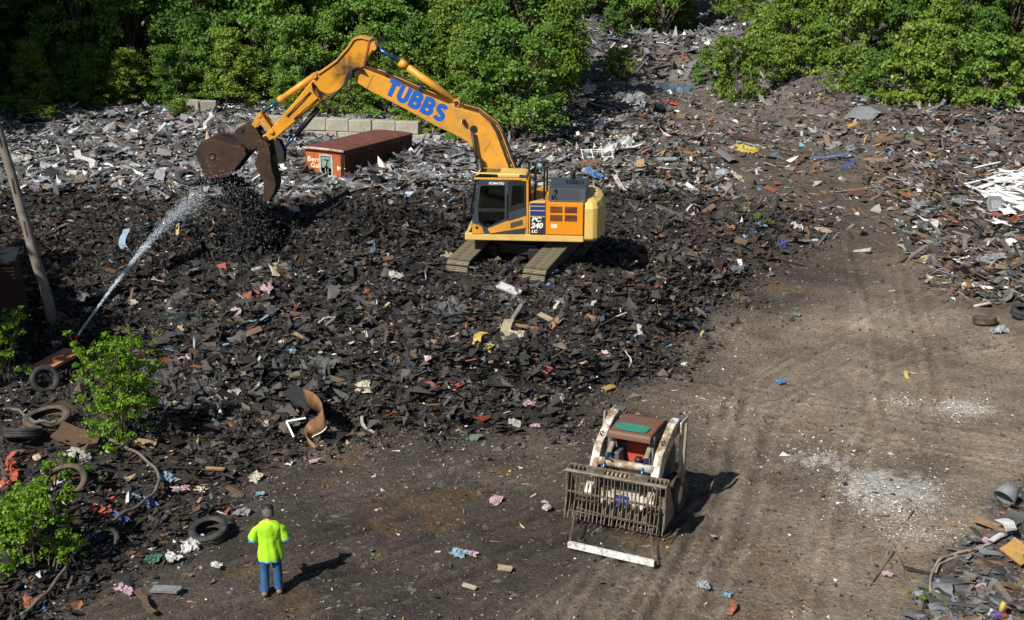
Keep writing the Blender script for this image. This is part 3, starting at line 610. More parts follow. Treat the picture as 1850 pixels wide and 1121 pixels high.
px_plant('mid_a', 0, 930, 248, .88, 'leafy_tree', 'round bushy tree reaching the ground right behind the boom end', 'tree')
px_plant('mid_b', 1, 985, 215, .85, 'leafy_tree', 'yellow green bushy tree at the right end of the wood', 'tree')
px_plant('mid_a', 1, 880, 235, .75, 'leafy_tree', 'bushy tree between the concrete blocks and the round bushy tree', 'tree')
px_plant('mid_b', 0, 1032, 150, .48, 'leafy_tree', 'small bright tree at the edge of the far waste', 'tree')
px_plant('shrub', 0, 1117, 135, .78, 'young_tree', 'lone sapling standing in the middle of the far waste', 'tree')
px_plant('shrub', 1, 1112, 66, .85, 'young_tree', 'small sapling at the top of the far waste pile', 'tree')
for k, (px, py, s, lab) in enumerate([(1335, 180, 1.35, 'dark green shrub just right of the puddle'), (1290, 150, 1.0, 'low shrub touching the puddle bank'), (1425, 150, 1.25, 'round shrub between the puddle and the thicket'), (1380, 118, 1.5, 'leafy shrub behind the dark green shrub by the puddle'),
        (1585, 180, 1.2, 'bright shrub at the left foot of the thicket'), (1640, 185, 1.45, 'wide shrub in the middle front of the thicket'), (1700, 188, 1.5, 'tall front shrub of the thicket near grey shingles'), (1770, 190, 1.3, 'light green shrub in front of the thicket at right'), (1830, 188, 1.3, 'rightmost shrub in front of the thicket'),
        (1535, 165, 1.0, 'small pale shrub beside the waste left of the thicket'), (1480, 120, 1.3, 'shrub standing in waste behind the round shrub')]):
    px_plant('shrub', k, px, py, s, 'shrub', lab)
for k, (px, py, s) in enumerate([(650, 205, 1.0), (700, 208, 1.1), (760, 222, 1.1), (800, 240, 1.0), (842, 258, .8), (600, 206, .9), (560, 200, .8), (520, 196, .9)]):
    px_plant('shrub', k, px, py, s, 'shrub', 'green shrub growing along the concrete block wall', 'shrub', 'shrubs along the block wall', .8)
for k, (px, py, s) in enumerate([(325, 204, .55), (15, 205, .7), (55, 210, .6), (85, 213, .45)]):
    px_plant('shrub', k, px, py, s, 'low_shrub', 'low lit shrub at the foot of the shaded left wood', 'shrub', 'low shrubs at the foot of the left wood', .55)
for k, x in enumerate(range(-27, 1, 2)):
    y = 76.8+rw.uniform(-.8, 1.2); plant('mid_a' if k % 3 else 'mid_b', k, x+rw.uniform(-.5, .5), y, rw.uniform(.42, .7), 'edge_shrub', 'leafy shrub filling the front edge of the wood', 'shrub', 'shrubs along the front edge of the wood')
for k, x in enumerate(range(27, 44, 3)):
    plant('mid_a' if k % 2 else 'mid_b', k, x+rw.uniform(-.5, .5), 87.5+rw.uniform(0, 1.5), rw.uniform(.5, .75), 'edge_shrub', 'leafy shrub in the front row of the right thicket', 'shrub', 'shrubs in the front row of the thicket')
# near shrubs with small leaves
def near_shrub(seed, px, py, h, rad, n, per, leaf, label, name='shrub', stems=5):
    q = on(px, py); tm, cm = make_tree(seed, h, rad, .1, n, per, leaf, M['leaf_n'], .028, stems, .42, .2, 14 if h > 1.2 else 0)
    o = empty(name, (q.x, q.y, q.z-.05)); link('trunk', tm, o); link('crown', cm, o); tag(o, label, 'shrub'); return o
near_shrub(81, 226, 790, 2.4, .95, 120, 62, .040, 'bright green shrub below the water nozzle')
near_shrub(82, 62, 1005, 1.4, .88, 90, 60, .040, 'bright green shrub beside the hose at the lower left')
near_shrub(83, 0, 700, 2.0, .6, 50, 90, .038, 'shrub at the left edge below the rusty ribbed bin')
near_shrub(84, 130, 880, .7, .55, 18, 90, .035, 'low green weeds beside the dented tyre casing')
near_shrub(85, 1685, 1098, .28, .18, 6, 60, .025, 'small tuft of weeds by the grey shingle scrap')
near_shrub(86, 1374, 405, .7, .35, 8, 70, .05, 'small green weed on the mound slope beside the track')
near_shrub(87, 120, 1025, .4, .5, 14, 60, .03, 'low weeds under the hose at the lower left')
near_shrub(88, 25, 1000, 1.0, .5, 14, 100, .045, 'shrub cut by the left edge under the dented tyre')

def sooty(name, c):
    """yellow paint with a greasy soot stain round one joint"""
    m = mat(name, (.60, .265, .018), .38, 0, .10, 2.0, .03, 20, (.33, .17, .05), .26, 2.2, .12); N = m.node_tree.nodes; L = m.node_tree.links; B = N['Principled BSDF']
    src = B.inputs['Base Color'].links[0].from_socket; tc = N.new('ShaderNodeTexCoord'); vm = N.new('ShaderNodeVectorMath'); vm.operation = 'DISTANCE'; vm.inputs[1].default_value = c; L.new(tc.outputs['Object'], vm.inputs[0])
    nz = N.new('ShaderNodeTexNoise'); nz.inputs['Scale'].default_value = 5; nz.inputs['Detail'].default_value = 8; L.new(tc.outputs['Object'], nz.inputs['Vector'])
    ad = N.new('ShaderNodeMath'); ad.operation = 'MULTIPLY_ADD'; ad.inputs[1].default_value = 1.1; L.new(nz.outputs[0], ad.inputs[0]); L.new(vm.outputs['Value'], ad.inputs[2])
    mr = N.new('ShaderNodeMapRange'); mr.inputs[1].default_value = .62; mr.inputs[2].default_value = 1.25; mr.inputs[3].default_value = .9; mr.inputs[4].default_value = 0; L.new(ad.outputs[0], mr.inputs[0])
    mx = N.new('ShaderNodeMix'); mx.data_type = 'RGBA'; L.new(mr.outputs[0], mx.inputs[0]); L.new(src, mx.inputs[6]); mx.inputs[7].default_value = (.02, .018, .016, 1); L.new(mx.outputs[2], B.inputs['Base Color']); return m

# ------------------------------------------------------------------ excavator
def build_excavator():
    YAW = R(-5.0); root = empty('excavator', EXC, YAW)
    tag(root, 'large yellow tracked excavator with raised lettered boom on the dark mound', 'excavator')
    dx = Vector((math.cos(YAW), math.sin(YAW), 0)); dn = Vector((-math.sin(YAW), math.cos(YAW), 0))
    def P(px, py, ly=0.0):
        """photograph pixel on the upright plane ly of the machine -> (along, height)"""
        d = ray(px, py); o = EXC+dn*ly; c = Vector((0, 0, CAMH)); t = (o-c).dot(dn)/d.dot(dn); q = c+d*t-o
        return (q.dot(dx), q.z)
    def z1(x, y): return (340+x/3.083, 40+y/3.083)
    def z5(x, y): return (355+x/6.23, 190+y/6.23)
    def V3(p, ly): return Vector((p[0], ly, p[1]))
    # undercarriage
    TY = R(-66)-YAW            # direction of the tracks seen from the machine
    td = Vector((-math.cos(R(66)), -math.sin(R(66)), 0)); td = Matrix.Rotation(-YAW, 3, 'Z') @ td; tn = Vector((-td.y, td.x, 0))
    b = MB(); rotu = Matrix((td, tn, Vector((0, 0, 1)))).transposed()
    b.box((0, 0, .62), (1.7, 1.5, .34), rotu); b.box(td*.9, (0, 0, 0))
    for sx in (-1, 1):
        for sy in (-1, 1): b.box(td*(.75*sx)+tn*(.85*sy)+Vector((0, 0, .55)), (.45, .75, .30), Matrix.Rotation(.35*sx*sy, 3, 'Z') @ rotu)
    b.build('track_frame', M['steel_dark'], root, bevel=.02)
    MB().cyl((0, 0, .78), (0, 0, 1.02), .72, 28).build('slew_ring', M['steel_dark'], root)
    sh = MB(); sh.box((0, 0, 0), (.165, .74, .022)); sh.box((-.06, 0, .022), (.016, .74, .03)); sh.box((0, 0, .018), (.014, .74, .024)); sh.box((.06, 0, .022), (.016, .74, .03))
    shm = sh.mesh('track_shoe', M['track_steel'])
    for sy in (-1, 1):
        t = empty('track'); t.parent = root; t.location = tn*(1.29*sy)+Vector((0, 0, -.02)); t.rotation_euler = (0, R(11), math.atan2(td.y, td.x))
        b = MB(); L2, r_ = 1.92, .40
        b.box((0, 0, .44), (3.5, .26, .42)); b.build('side_frame', M['rubber_dirty'], t, bevel=.03)
        for s in (-1, 1):
            w = MB(); w.cyl((L2*s, -.16, .44), (L2*s, .16, .44), .35, 24); w.cyl((L2*s, -.2, .44), (L2*s, .2, .44), .16, 16); w.build('end_wheel', M['rubber_dirty'], t, bevel=.02)
        for k in range(8): MB().cyl((-1.45+k*.415, -.2, .13), (-1.45+k*.415, .2, .13), .1, 12).build('roller', M['rubber_dirty'], t)
        per = 4*L2+2*math.pi*r_; n = 50
        for k in range(n):
            s = per*k/n
            if s < 2*L2: p = (L2-s, .44-r_); a = math.pi
            elif s < 2*L2+math.pi*r_: q = (s-2*L2)/r_; p = (-L2-r_*math.sin(q), .44-r_*math.cos(q)); a = math.pi+q
            elif s < 4*L2+math.pi*r_: p = (-L2+(s-2*L2-math.pi*r_), .44+r_); a = 0
            else: q = (s-4*L2-math.pi*r_)/r_; p = (L2+r_*math.sin(q), .44+r_*math.cos(q)); a = q
            o = link('track_shoe', shm, t, (p[0], 0, p[1]+.02), (0, a, 0))
    # upper structure, cab side towards the camera (ly negative)
    NY = -1.36
    b = MB(); b.prism([(-1.78, 1.0), (1.9, 1.0), (1.9, 1.22), (-1.78, 1.22)], NY, 1.36); b.build('deck', M['yellow_pale'], root, bevel=.025)
    MB().box((.1, 0, .985), (3.2, 2.3, .07)).build('belly_plate', M['steel_dark'], root)
    # counterweight
    pl = [(1.92, NY+.02), (2.18, NY+.02), (2.32, NY+.12), (2.46, -.75), (2.54, 0), (2.46, .75), (2.32, 1.22), (2.18, 1.34), (1.92, 1.34)]
    b = MB(); n = len(pl)
    def ring(z, s, o): return [(1.92+(x-1.92)*s, y*(s*.5+.5) if o else y, z) for x, y in pl]
    rg = [ring(1.0, .86, 1), ring(1.1, 1, 0), ring(2.05, 1, 0), ring(2.22, .88, 1), ring(2.30, .62, 1)]
    vv = [v for r_ in rg for v in r_]; ff = [tuple(range(n-1, -1, -1)), tuple(range(4*n, 5*n))]
    for i in range(4): ff += [(i*n+j, i*n+(j+1) % n, (i+1)*n+(j+1) % n, (i+1)*n+j) for j in range(n)]
    cw = b.add(vv, ff).build('counterweight', M['yellow_pale'], root, bevel=.03)
    for y in (-.75, .1, .9): MB().cyl((2.2, y, 2.27), (2.2, y, 2.315), .04, 10).build('lifting_bolt', M['steel_dark'], cw)
    # engine side and its panels
    b = MB(); b.box((1.05, 0, 1.73), (1.70, 2.64, 1.0)); b.build('engine_house', M['yellow'], root, bevel=.03)
    dp = MB(); dp.prism([(.22, 1.23), (.71, 1.23), (.71, 2.27), (.34, 2.27), (.26, 2.2), (.22, 2.05)], NY-.012, NY+.05); dp = dp.build('stripe_panel', M['yellow_pale'], root, bevel=.008)
    for z0, z1_ in ((2.13, 2.21), (1.99, 2.10), (1.81, 1.96)): MB().box((.475, NY-.016, (z0+z1_)/2), (.46, .01, z1_-z0)).build('blue_stripe', M['navy'], dp)
    MB().box((.475, NY-.016, 1.505), (.46, .01, .55)).build('number_plate', M['soot'], dp)
    mt = lambda x, z, y=NY-.024: Matrix.Translation((x, y, z)) @ Matrix.Rotation(R(90), 4, 'X')
    text('lettering', 'PC', .19, M['white'], dp, mt(.29, 1.635), .006, .003, 1.25, .2)
    text('lettering', '240', .225, M['white'], dp, mt(.275, 1.43), .009, .003, 1.05, .2)
    text('lettering', 'LC', .12, M['white'], dp, mt(.29, 1.285), .005, .003, 1.25, .2)
    ep = MB().box((1.305, NY+.0, 1.735), (1.14, .06, 1.01)).build('engine_door', M['orange'], root, bevel=.012)
    for cx in (1.05, 1.50):
        for cz in (2.02, 1.76):
            vt = MB().box((cx, NY-.033, cz), (.37, .012, .19)).build('vent', M['black'], ep)
            for k in range(5): MB().box((cx, NY-.045, cz-.075+k*.037), (.36, .02, .013), Matrix.Rotation(.5, 3, 'X')).build('louvre', M['rust'], vt)
    MB().box((.99, NY-.034, 1.50), (.19, .008, .12)).build('warning_label', M['cream'], ep)
    # hood over the engine
    pr = [(-1.30, 2.24), (-.98, 2.60), (-.80, 2.68), (.35, 2.70), (.55, 2.55), (.75, 2.24)]
    hd = MB().prism(pr, .80, 1.98, 'yz').build('engine_hood', M['cab_grey'], root, bevel=.06)
    sl = Vector((0, .32, .36)).normalized(); up = Vector((0, -.36, .32)).normalized(); ro = Matrix((Vector((1, 0, 0)), sl, -up)).transposed()
    for i in range(10):
        for j in range(6): MB().box(Vector((1.07+i*.072, -1.25+.045*j, 2.295+.0506*j))+up*.004, (.05, .042, .01), ro).build('hood_slot', M['black'], hd)
    for i in range(6):
        for j in range(3): MB().box((1.32+i*.1, -.62+j*.2, 2.70), (.065, .12, .012)).build('hood_slot', M['black'], hd)
    hh = MB().tube([(.92, -1.26, 2.32), (.93, -1.28, 2.50), (1.02, -1.10, 2.58), (1.06, -1.12, 2.42), (1.02, -1.28, 2.3)], .025, 6).build('hood_handle', M['black'], hd, True)
    MB().tube([(1.5, .15, 2.65), (1.5, .15, 2.95), (1.62, .15, 3.05)], .07, 10).build('exhaust_pipe', M['steel_dark'], root, True)
    # far side tank and steps
    b = MB(); b.box((-.2, .95, 1.7), (1.1, .8, .95)); b.build('fuel_tank', M['yellow'], root, bevel=.04)
    b = MB(); b.box((.52, -.35, 1.95), (.5, 1.3, .55)); b.build('step_box', M['yellow_pale'], root, bevel=.03)
    for k in range(5): MB().box((.5, -1.0, 1.80+k*.1), (.42, .02, .045)).build('step_slot', M['black'], root)
    for x0, x1, y, zt in ((-.28, .02, 1.25, 3.02), (.22, .52, 1.25, 3.02), (.30, .66, .35, 2.98)):
        MB().tube([(x0, y, 2.1), (x0, y, zt-.07), (x0+.05, y, zt), (x1-.05, y, zt), (x1, y, zt-.07), (x1, y, 2.1)], .03, 6).build('handrail', M['black'], root, True)
    MB().tube([(.37, -.95, 2.2), (.37, -.95, 2.78), (.42, -.95, 2.83), (.60, -.95, 2.83), (.65, -.95, 2.78), (.65, -.95, 2.2)], .03, 6).build('handrail', M['black'], root, True)
    MB().tube([(.52, 1.25, 2.62), (-.28, 1.25, 2.62)], .018, 6).build('handrail', M['black'], root, True)
    # cab
    cab = empty('cab'); cab.parent = root
    ys = NY+.0; yf = NY+1.0
    outer = [(-1.70, 1.22), (.20, 1.22), (.20, 2.86), (.12, 2.97), (-1.38, 2.97), (-1.48, 2.90), (-1.58, 2.3), (-1.70, 1.62)]
    fr = MB()
    for y0, y1 in ((ys, ys+.07), (yf-.07, yf)):
        # pillars, sill and header left open where the panes are
        fr.prism([(-.02, 1.22), (.20, 1.22), (.20, 2.86), (.12, 2.97), (-.02, 2.97)], y0, y1)
        fr.prism([(-1.48, 2.90), (-1.38, 2.97), (-.02, 2.97), (-.02, 2.90)], y0, y1)
    fr.box((.165, (ys+yf)/2, 1.6), (.07, .86, .76)); fr.box((.165, (ys+yf)/2, 2.92), (.07, .86, .1))
    fr.prism([(-1.5, 2.90), (-1.38, 2.975), (.12, 2.975), (.2, 2.9)], ys+.07, yf-.07)
    fr.build('cab_frame', M['yellow'], cab, bevel=.015)
    rf = MB(); rf.prism([(-1.46, 2.97), (.16, 2.97), (.13, 3.07), (.0, 3.10), (-1.3, 3.10), (-1.42, 3.05)], ys+.02, yf-.02); rf = rf.build('cab_roof', M['yellow_pale'], cab, bevel=.04)
    MB().prism([(-1.445, 2.975), (-.74, 2.975), (-.76, 3.075), (-1.30, 3.085), (-1.43, 3.03)], ys+.008, ys+.05).build('roof_window', M['glass_dark'], rf, bevel=.01)
    MB().box((-1.02, -.86, 3.102), (.62, .62, .012)).build('roof_hatch', M['glass_dark'], rf)
    MB().prism([(-.10, 2.98), (.14, 2.98), (.12, 3.06), (-.08, 3.085)], ys+.008, ys+.05).build('roof_lamp', M['cab_grey'], rf)
    # door: dark frame with two panes, rear part of the side with its own pane
    def dpt(zx, zy): return P(840+zx/7.007, 290+zy/7.007, NY)
    dr = MB(); A = [dpt(x, y) for x, y in ((100, 800), (125, 560), (160, 330), (180, 262), (200, 250), (548, 250), (548, 760), (280, 860))]
    frame_in = [dpt(x, y) for x, y in ((175, 780), (165, 600), (195, 340), (215, 320), (505, 320), (505, 740), (290, 845), (250, 840))]
    def band(outl, inl, y0, y1, name, m, par):
        q = MB(); n_ = len(outl)
        vs_ = [(x, y0, z) for x, z in outl]+[(x, y0, z) for x, z in inl]+[(x, y1, z) for x, z in outl]+[(x, y1, z) for x, z in inl]
        f_ = []
        for i in range(n_):
            j = (i+1) % n_; f_ += [(i, j, n_+j, n_+i), (2*n_+j, 2*n_+i, 3*n_+i, 3*n_+j), (i, 2*n_+i, 2*n_+j, j), (n_+i, n_+j, 3*n_+j, 3*n_+i)]
        return q.add(vs_, f_).build(name, m, par)
    door = band(A, frame_in, ys-.02, ys+.03, 'door', M['cab_grey'], cab)
    p0 = [dpt(x, y) for x, y in ((165, 605), (195, 340), (215, 320), (505, 320), (505, 612))]; MB().prism(p0, ys-.002, ys+.008).build('pane', M['glass'], door)
    p1 = [dpt(x, y) for x, y in ((205, 652), (505, 652), (505, 740), (290, 845), (250, 840))]; MB().prism(p1, ys-.002, ys+.008).build('pane', M['glass_dark'], door)
    MB().prism([dpt(x, y) for x, y in ((165, 606), (508, 612), (508, 652), (170, 648))], ys-.018, ys+.02).build('door_rail', M['black'], door)
    MB().tube([V3(dpt(528, 420), ys-.05), V3(dpt(525, 730), ys-.05)], .02, 6).build('door_handle', M['cab_grey'], door)
    B_ = [dpt(x, y) for x, y in ((550, 252), (775, 262), (775, 590), (550, 660))]; Bi = [dpt(x, y) for x, y in ((600, 320), (745, 320), (745, 535), (585, 580))]
    sw = band(B_, Bi, ys-.012, ys+.03, 'side_window', M['black'], cab); MB().prism(Bi, ys-.002, ys+.008).build('pane', M['glass_dark'], sw)
    MB().prism([dpt(x, y) for x, y in ((550, 662), (775, 592), (775, 700), (550, 770))], ys-.02, ys+.03).build('side_trim', M['cab_grey'], cab)
    MB().prism([dpt(x, y) for x, y in ((285, 865), (545, 762), (775, 702), (770, 855), (320, 925))], ys-.016, ys+.03).build('lower_panel', M['yellow'], cab, bevel=.006)
    MB().prism([dpt(x, y) for x, y in ((320, 927), (770, 857), (755, 932), (320, 932))], ys-.012, ys+.03).build('lower_trim', M['cab_grey'], cab)
    MB().prism([dpt(x, y) for x, y in ((95, 790), (170, 795), (215, 840), (245, 925), (90, 928))], ys-.02, ys+.03).build('front_corner', M['yellow'], cab, bevel=.006)
    MB().prism([dpt(x, y) for x, y in ((215, 842), (285, 862), (318, 928), (248, 928))], ys-.01, ys+.03).build('front_trim', M['cab_grey'], cab)
    e = dpt(150, 848); MB().cyl((e[0], ys-.035, e[1]), (e[0], ys, e[1]), .045, 14).build('port', M['black'], cab)
    for k in range(8):
        q0 = dpt(575, 795+k*9); q1 = dpt(735, 752+k*9); MB().tube([V3(q0, ys-.018), V3(q1, ys-.018)], .008, 4).build('vent_line', M['black'], cab)
    text('lettering', 'KOMATSU', .105, M['white'], cab, mt(dpt(305, 303)[0], dpt(305, 303)[1], ys-.024), .003, .002, .95)
    # front window and far wall panes, seat inside
    MB().prism([(-1.66, 1.7), (-1.56, 2.3), (-1.46, 2.88), (-1.44, 2.88), (-1.54, 2.3), (-1.64, 1.7)], ys+.08, yf-.08).build('front_pane', M['glass'], cab)
    MB().prism([(-1.6, 1.75), (-1.42, 2.88), (-.05, 2.88), (-.05, 1.75)], yf-.03, yf-.02).build('far_pane', M['glass'], cab)
    MB().prism([(-1.68, 1.22), (-.02, 1.22), (-.02, 1.75), (-1.62, 1.75)], yf-.06, yf).build('far_wall', M['cab_grey'], cab)
    st = MB(); st.box((-.55, -.85, 1.75), (.55, .5, .14)); st.box((-.28, -.85, 2.15), (.14, .48, .75), Matrix.Rotation(.15, 3, 'Y')); st.box((-.55, -.85, 1.45), (.4, .4, .5)); st.build('driver_seat', M['black'], cab, bevel=.04)
    MB().box((-.8, -.86, 1.235), (1.7, .8, .02)).build('cab_floor', M['black'], cab)
    for k in range(3): MB().tube([(-1.72, ys+.02+.1*k, 1.3), (-1.84+.03*k, ys+.05+.1*k, 1.6), (-1.80, ys+.05+.1*k, 2.3), (-1.66, ys+.02+.1*k, 2.45)], .014, 5).build('mirror_bar', M['black'], cab, True)
    MB().box((-1.80, ys+.02, 2.15), (.03, .16, .34)).build('mirror', M['cab_grey'], cab, bevel=.01)
    # boom
    bm_top = [(643,129),(659.5,122.7),(697,137),(762,166.5),(826.5,192.5),(868.7,203.8),(888,221.6),(898,238),(911,273.5),(924,309),(934,370),(925,398)]
    bm_bot = [(900,400),(880,372),(867,309),(862,280),(856,264),(846,254),(826.5,242.7),(794,228),(729,192.5),(669,161.6),(646.5,147)]
    BW = .29
    boom = MB().prism([P(*q) for q in bm_top+bm_bot], -BW, BW).build('boom', M['yellow'], root, bevel=.025)
    def on_boom(px, py): return P(px, py, -BW-.006)
    a0 = P(*z1(1092, 400), -BW-.006); a1 = P(*z1(1430, 569), -BW-.006); ux = Vector((a1[0]-a0[0], 0, a1[1]-a0[1])); LW = ux.length; ux.normalize(); uz = Vector((-ux.z, 0, ux.x))
    def arc(cx, cy, rx, ry, a, b_, n=9): return [(cx+rx*math.cos(R(a+(b_-a)*i/(n-1))), cy+ry*math.sin(R(a+(b_-a)*i/(n-1)))) for i in range(n)]
    SW = .15; GL = {'T': [[(0, .9), (.70, .9)], [(.35, 0), (.35, .86)]], 'U': [[(.10, 1), (.10, .34)]+arc(.35, .32, .25, .23, 180, 360)+[(.60, .34), (.60, 1)]],
      'B': [[(.10, 0), (.10, 1)], [(.10, .91), (.35, .91)]+arc(.38, .72, .19, .19, 90, -90)+[(.10, .53)], [(.10, .51), (.38, .51)]+arc(.40, .30, .22, .21, 90, -90)+[(.10, .09)]],
      'S': [arc(.36, .72, .25, .19, 25, 270)+arc(.34, .29, .26, .20, 90, -155)]}
    lt = MB(); cur = 0; H_ = .53; step = LW/5.0; dz_ = 0
    for ch in 'TUBBS':
        for st_ in GL[ch]:
            pts = [ux*(cur+x*step*1.16)+uz*(y*H_) for x, y in st_]; dz_ += 1; yy = -BW-.003-.0012*(dz_ % 3)
            pv = []
            for i_, p_ in enumerate(pts):
                t_ = (pts[min(i_+1, len(pts)-1)]-pts[max(i_-1, 0)]).normalized(); n_ = Vector((-t_.z, 0, t_.x))*(SW*.5); pv += [p_+n_, p_-n_]
            org = Vector((a0[0], yy, a0[1])); lt.add([v+org for v in pv], [(2*i_, 2*i_+2, 2*i_+3, 2*i_+1) for i_ in range(len(pts)-1)])
        cur += step*(.93 if ch == 'T' else 1.0)
    lt.build('lettering', M['blue'], boom)
    for zz in ((1560, 640), (1025, 300), (1650, 700)): pass
    MB().tube([V3(P(*z1(1000, 380)), -BW-.004), V3(P(*z1(1040, 290)), -BW-.004)], .008, 4).build('weld_seam', M['rust'], boom)
    MB().tube([V3(P(*z1(1650, 720)), -BW-.004), V3(P(*z1(1690, 660)), -BW-.004)], .006, 4).build('weld_seam', M['rust'], boom)
    q = P(*z1(1535, 552), -BW); MB().box((q[0], -BW-.09, q[1]), (.09, .16, .14)).build('work_lamp', M['steel_dark'], boom, bevel=.02)
    MB().box((q[0]-.05, -BW-.09, q[1]), (.012, .13, .11)).build('lamp_glass', M['white'], boom)
    q = P(*z1(1590, 597), -BW); MB().cyl((q[0], -BW-.02, q[1]), (q[0], BW+.02, q[1]), .12, 16).build('pin', M['steel_dark'], boom)
    for s in (-1, 1):
        c0 = P(*z1(1590, 597)); c1 = P(*z1(1632, 845)); c2 = P(893, 425)
        MB().cyl((c0[0], s*.44, c0[1]), (c1[0], s*.44, c1[1]), .05, 12).build('boom_ram_rod', M['steel_dark'], root, True)
        MB().cyl((c1[0]+.0, s*.44, c1[1]+.55), (c2[0]-.15, s*.44, c2[1]), .10, 14).build('boom_ram', M['steel_dark'], root, True)
    for k, (off, r_) in enumerate(((.07, .022), (.11, .022), (.15, .018))):
        for s in (-1, 1):
            pts = [Vector((P(*q_)[0], s*(.10+.05*k), P(*q_)[1]+off)) for q_ in ((660, 126), (697, 139), (762, 168), (826, 194), (866, 205))]
            pts += [Vector((P(*q_)[0]+off, s*(.10+.05*k), P(*q_)[1]+.03)) for q_ in ((890, 224), (900, 240), (913, 275), (926, 309), (934, 350))]
            MB().tube(pts, r_, 6).build('boom_pipe', M['soot'] if (k+s) % 2 else M['yellow'], boom, True)
    for q_ in ((700, 139), (760, 166), (826, 193)):
        c = P(*q_); MB().box((c[0], 0, c[1]+.1), (.07, .42, .2), Matrix.Rotation(.45, 3, 'Y')).build('pipe_clamp', M['steel_dark'], boom)
    # arm cylinder above the boom
    c0 = P(*z1(1040, 137)); c1 = P(*z1(1178, 222)); c2 = P(*z1(1497, 447))
    MB().cyl(V3(c0, 0), V3(c1, 0), .06, 14).build('arm_ram_rod', M['chrome'], root, True)
    k = Vector((c2[0]-c1[0], 0, c2[1]-c1[1])).normalized()
    b = MB(); b.cyl(V3(c1, 0), V3(c2, 0), .115, 18); b.cyl(V3(c1, 0), V3(c1, 0)+k*.28, .135, 18); b.build('arm_ram', M['yellow'], root, True)
    MB().cyl((c2[0], -.2, c2[1]), (c2[0], .2, c2[1]), .12, 16).build('ram_pin', M['yellow'], root); MB().cyl((c2[0], -.215, c2[1]), (c2[0], .215, c2[1]), .06, 12).build('ram_pin', M['steel_dark'], root)
    MB().prism([P(*z1(*q_)) for q_ in ((1440, 470), (1490, 425), (1530, 455), (1540, 500))], -.12, .12).build('ram_bracket', M['yellow'], root, bevel=.02)
    # arm
    AO = [(1060,137),(1045,112),(1020,100),(975,88),(940,97),(905,140),(840,215),(800,245),(735,290),(690,330),(600,440),(500,550),(455,610),(420,630),(440,665),(500,640),(545,600),(640,520),(745,440),(830,395),(880,345),(905,290),(950,262),(985,245),(1003,200),(1030,160)]
    JC = P(*z1(905, 270)); M['arm_yellow'] = sooty('sooty yellow paint', (JC[0], -.2, JC[1]))
    arm = MB().prism([P(*z1(*q_)) for q_ in AO], -.21, .21).build('arm', M['arm_yellow'], root, bevel=.03)
    MB().prism([P(*z1(*q_)) for q_ in ((930,100),(905,140),(840,215),(800,245),(735,290),(725,280),(795,233),(832,205),(898,130),(925,90),(945,80),(980,78),(1025,92),(1020,102),(975,90),(945,92))], -.26, .26).build('arm_top_plate', M['yellow'], arm, bevel=.01)
    MB().prism([P(*z1(*q_)) for q_ in ((1012, 100), (1022, 104), (990, 246), (980, 243))], -.235, .235).build('arm_rib', M['rust'], arm)
    for q_, r_, m_ in (((1040, 137), .10, 'yellow'), ((712, 295), .09, 'yellow'), ((930, 285), .13, 'steel_dark'), ((440, 640), .07, 'steel_dark'), ((475, 605), .07, 'yellow')):
        c = P(*z1(*q_)); MB().cyl((c[0], -.28, c[1]), (c[0], .28, c[1]), r_, 16).build('pin', M[m_], arm, bevel=.01)
    for (a_, b__) in (((690, 385), (560, 520)), ((735, 420), (600, 535))):
        MB().tube([V3(P(*z1(*a_)), -.24), V3(P(*z1(*((a_[0]+b__[0])/2-8, (a_[1]+b__[1])/2+4))), -.26), V3(P(*z1(*b__)), -.24)], .018, 6).build('hose', M['black'], arm, True)
    # loose hoses at the boom tip
    for k in range(6):
        s = -.30-.035*k
        pts = [z1(990, 262), (z1(940, 245+5*k)), z1(895+4*k, 290+8*k), z1(870-6*k, 355+6*k), z1(800-5*k, 395+10*k), z1(740-6*k, 375+5*k), z1(705, 330)]
        if k > 3: pts = [z1(990, 262), z1(935, 250), z1(915, 330+10*k), z1(870, 420+6*k), z1(800, 445+4*k), z1(745, 425)]
        MB().tube([V3(P(*q_), s) for q_ in smooth_px(pts)], .02, 6).build('hose', M['black'], arm, True)
    # bucket cylinder, links
    c0 = P(*z1(712, 296)); c1 = P(*z1(505, 440)); c2 = P(*z1(408, 512))
    k = Vector((c0[0]-c1[0], 0, c0[1]-c1[1])).normalized(); b = MB(); b.cyl(V3(c0, 0), V3(c1, 0), .105, 16); b.cyl(V3(c1, 0), V3(c1, 0)+k*.18, .125, 16); b.build('bucket_ram', M['yellow'], root, True)
    MB().cyl(V3(c1, 0), V3(c2, 0), .05, 12).build('bucket_ram_rod', M['chrome'], root, True)
    for s in (-.23, .23):
        MB().prism([P(*z1(*q_)) for q_ in ((395, 505), (415, 498), (430, 520), (485, 600), (470, 618), (455, 610), (405, 540))], s-.03, s+.03).build('link', M['yellow'], root, bevel=.01)
        MB().prism([P(*z1(*q_)) for q_ in ((393, 510), (420, 525), (385, 590), (355, 578))], s*.7-.03, s*.7+.03).build('link', M['yellow'], root, bevel=.01)
    c = P(*z1(406, 514)); MB().cyl((c[0], -.29, c[1]), (c[0], .29, c[1]), .075, 14).build('link_pin', M['yellow'], root)
    # bucket: side plates, curved shell, lip, teeth, coupler
    bk = empty('bucket'); bk.parent = root; W = .62
    SO = [(85,490),(95,440),(125,405),(170,375),(240,360),(310,368),(380,400),(450,425),(545,430),(600,470),(622,520),(560,600),(430,765),(330,775),(215,797),(150,700),(105,600)]
    for s in (-1, 1): MB().prism([P(*z5(*q_)) for q_ in SO], s*W-.02, s*W+.02).build('side_plate', M['bucket_steel'], bk, bevel=.008)
    back = [(622,520),(600,455),(545,415),(450,405),(380,380),(310,350),(240,340),(165,358),(115,392),(78,440),(66,495),(85,605),(132,708),(200,805)]
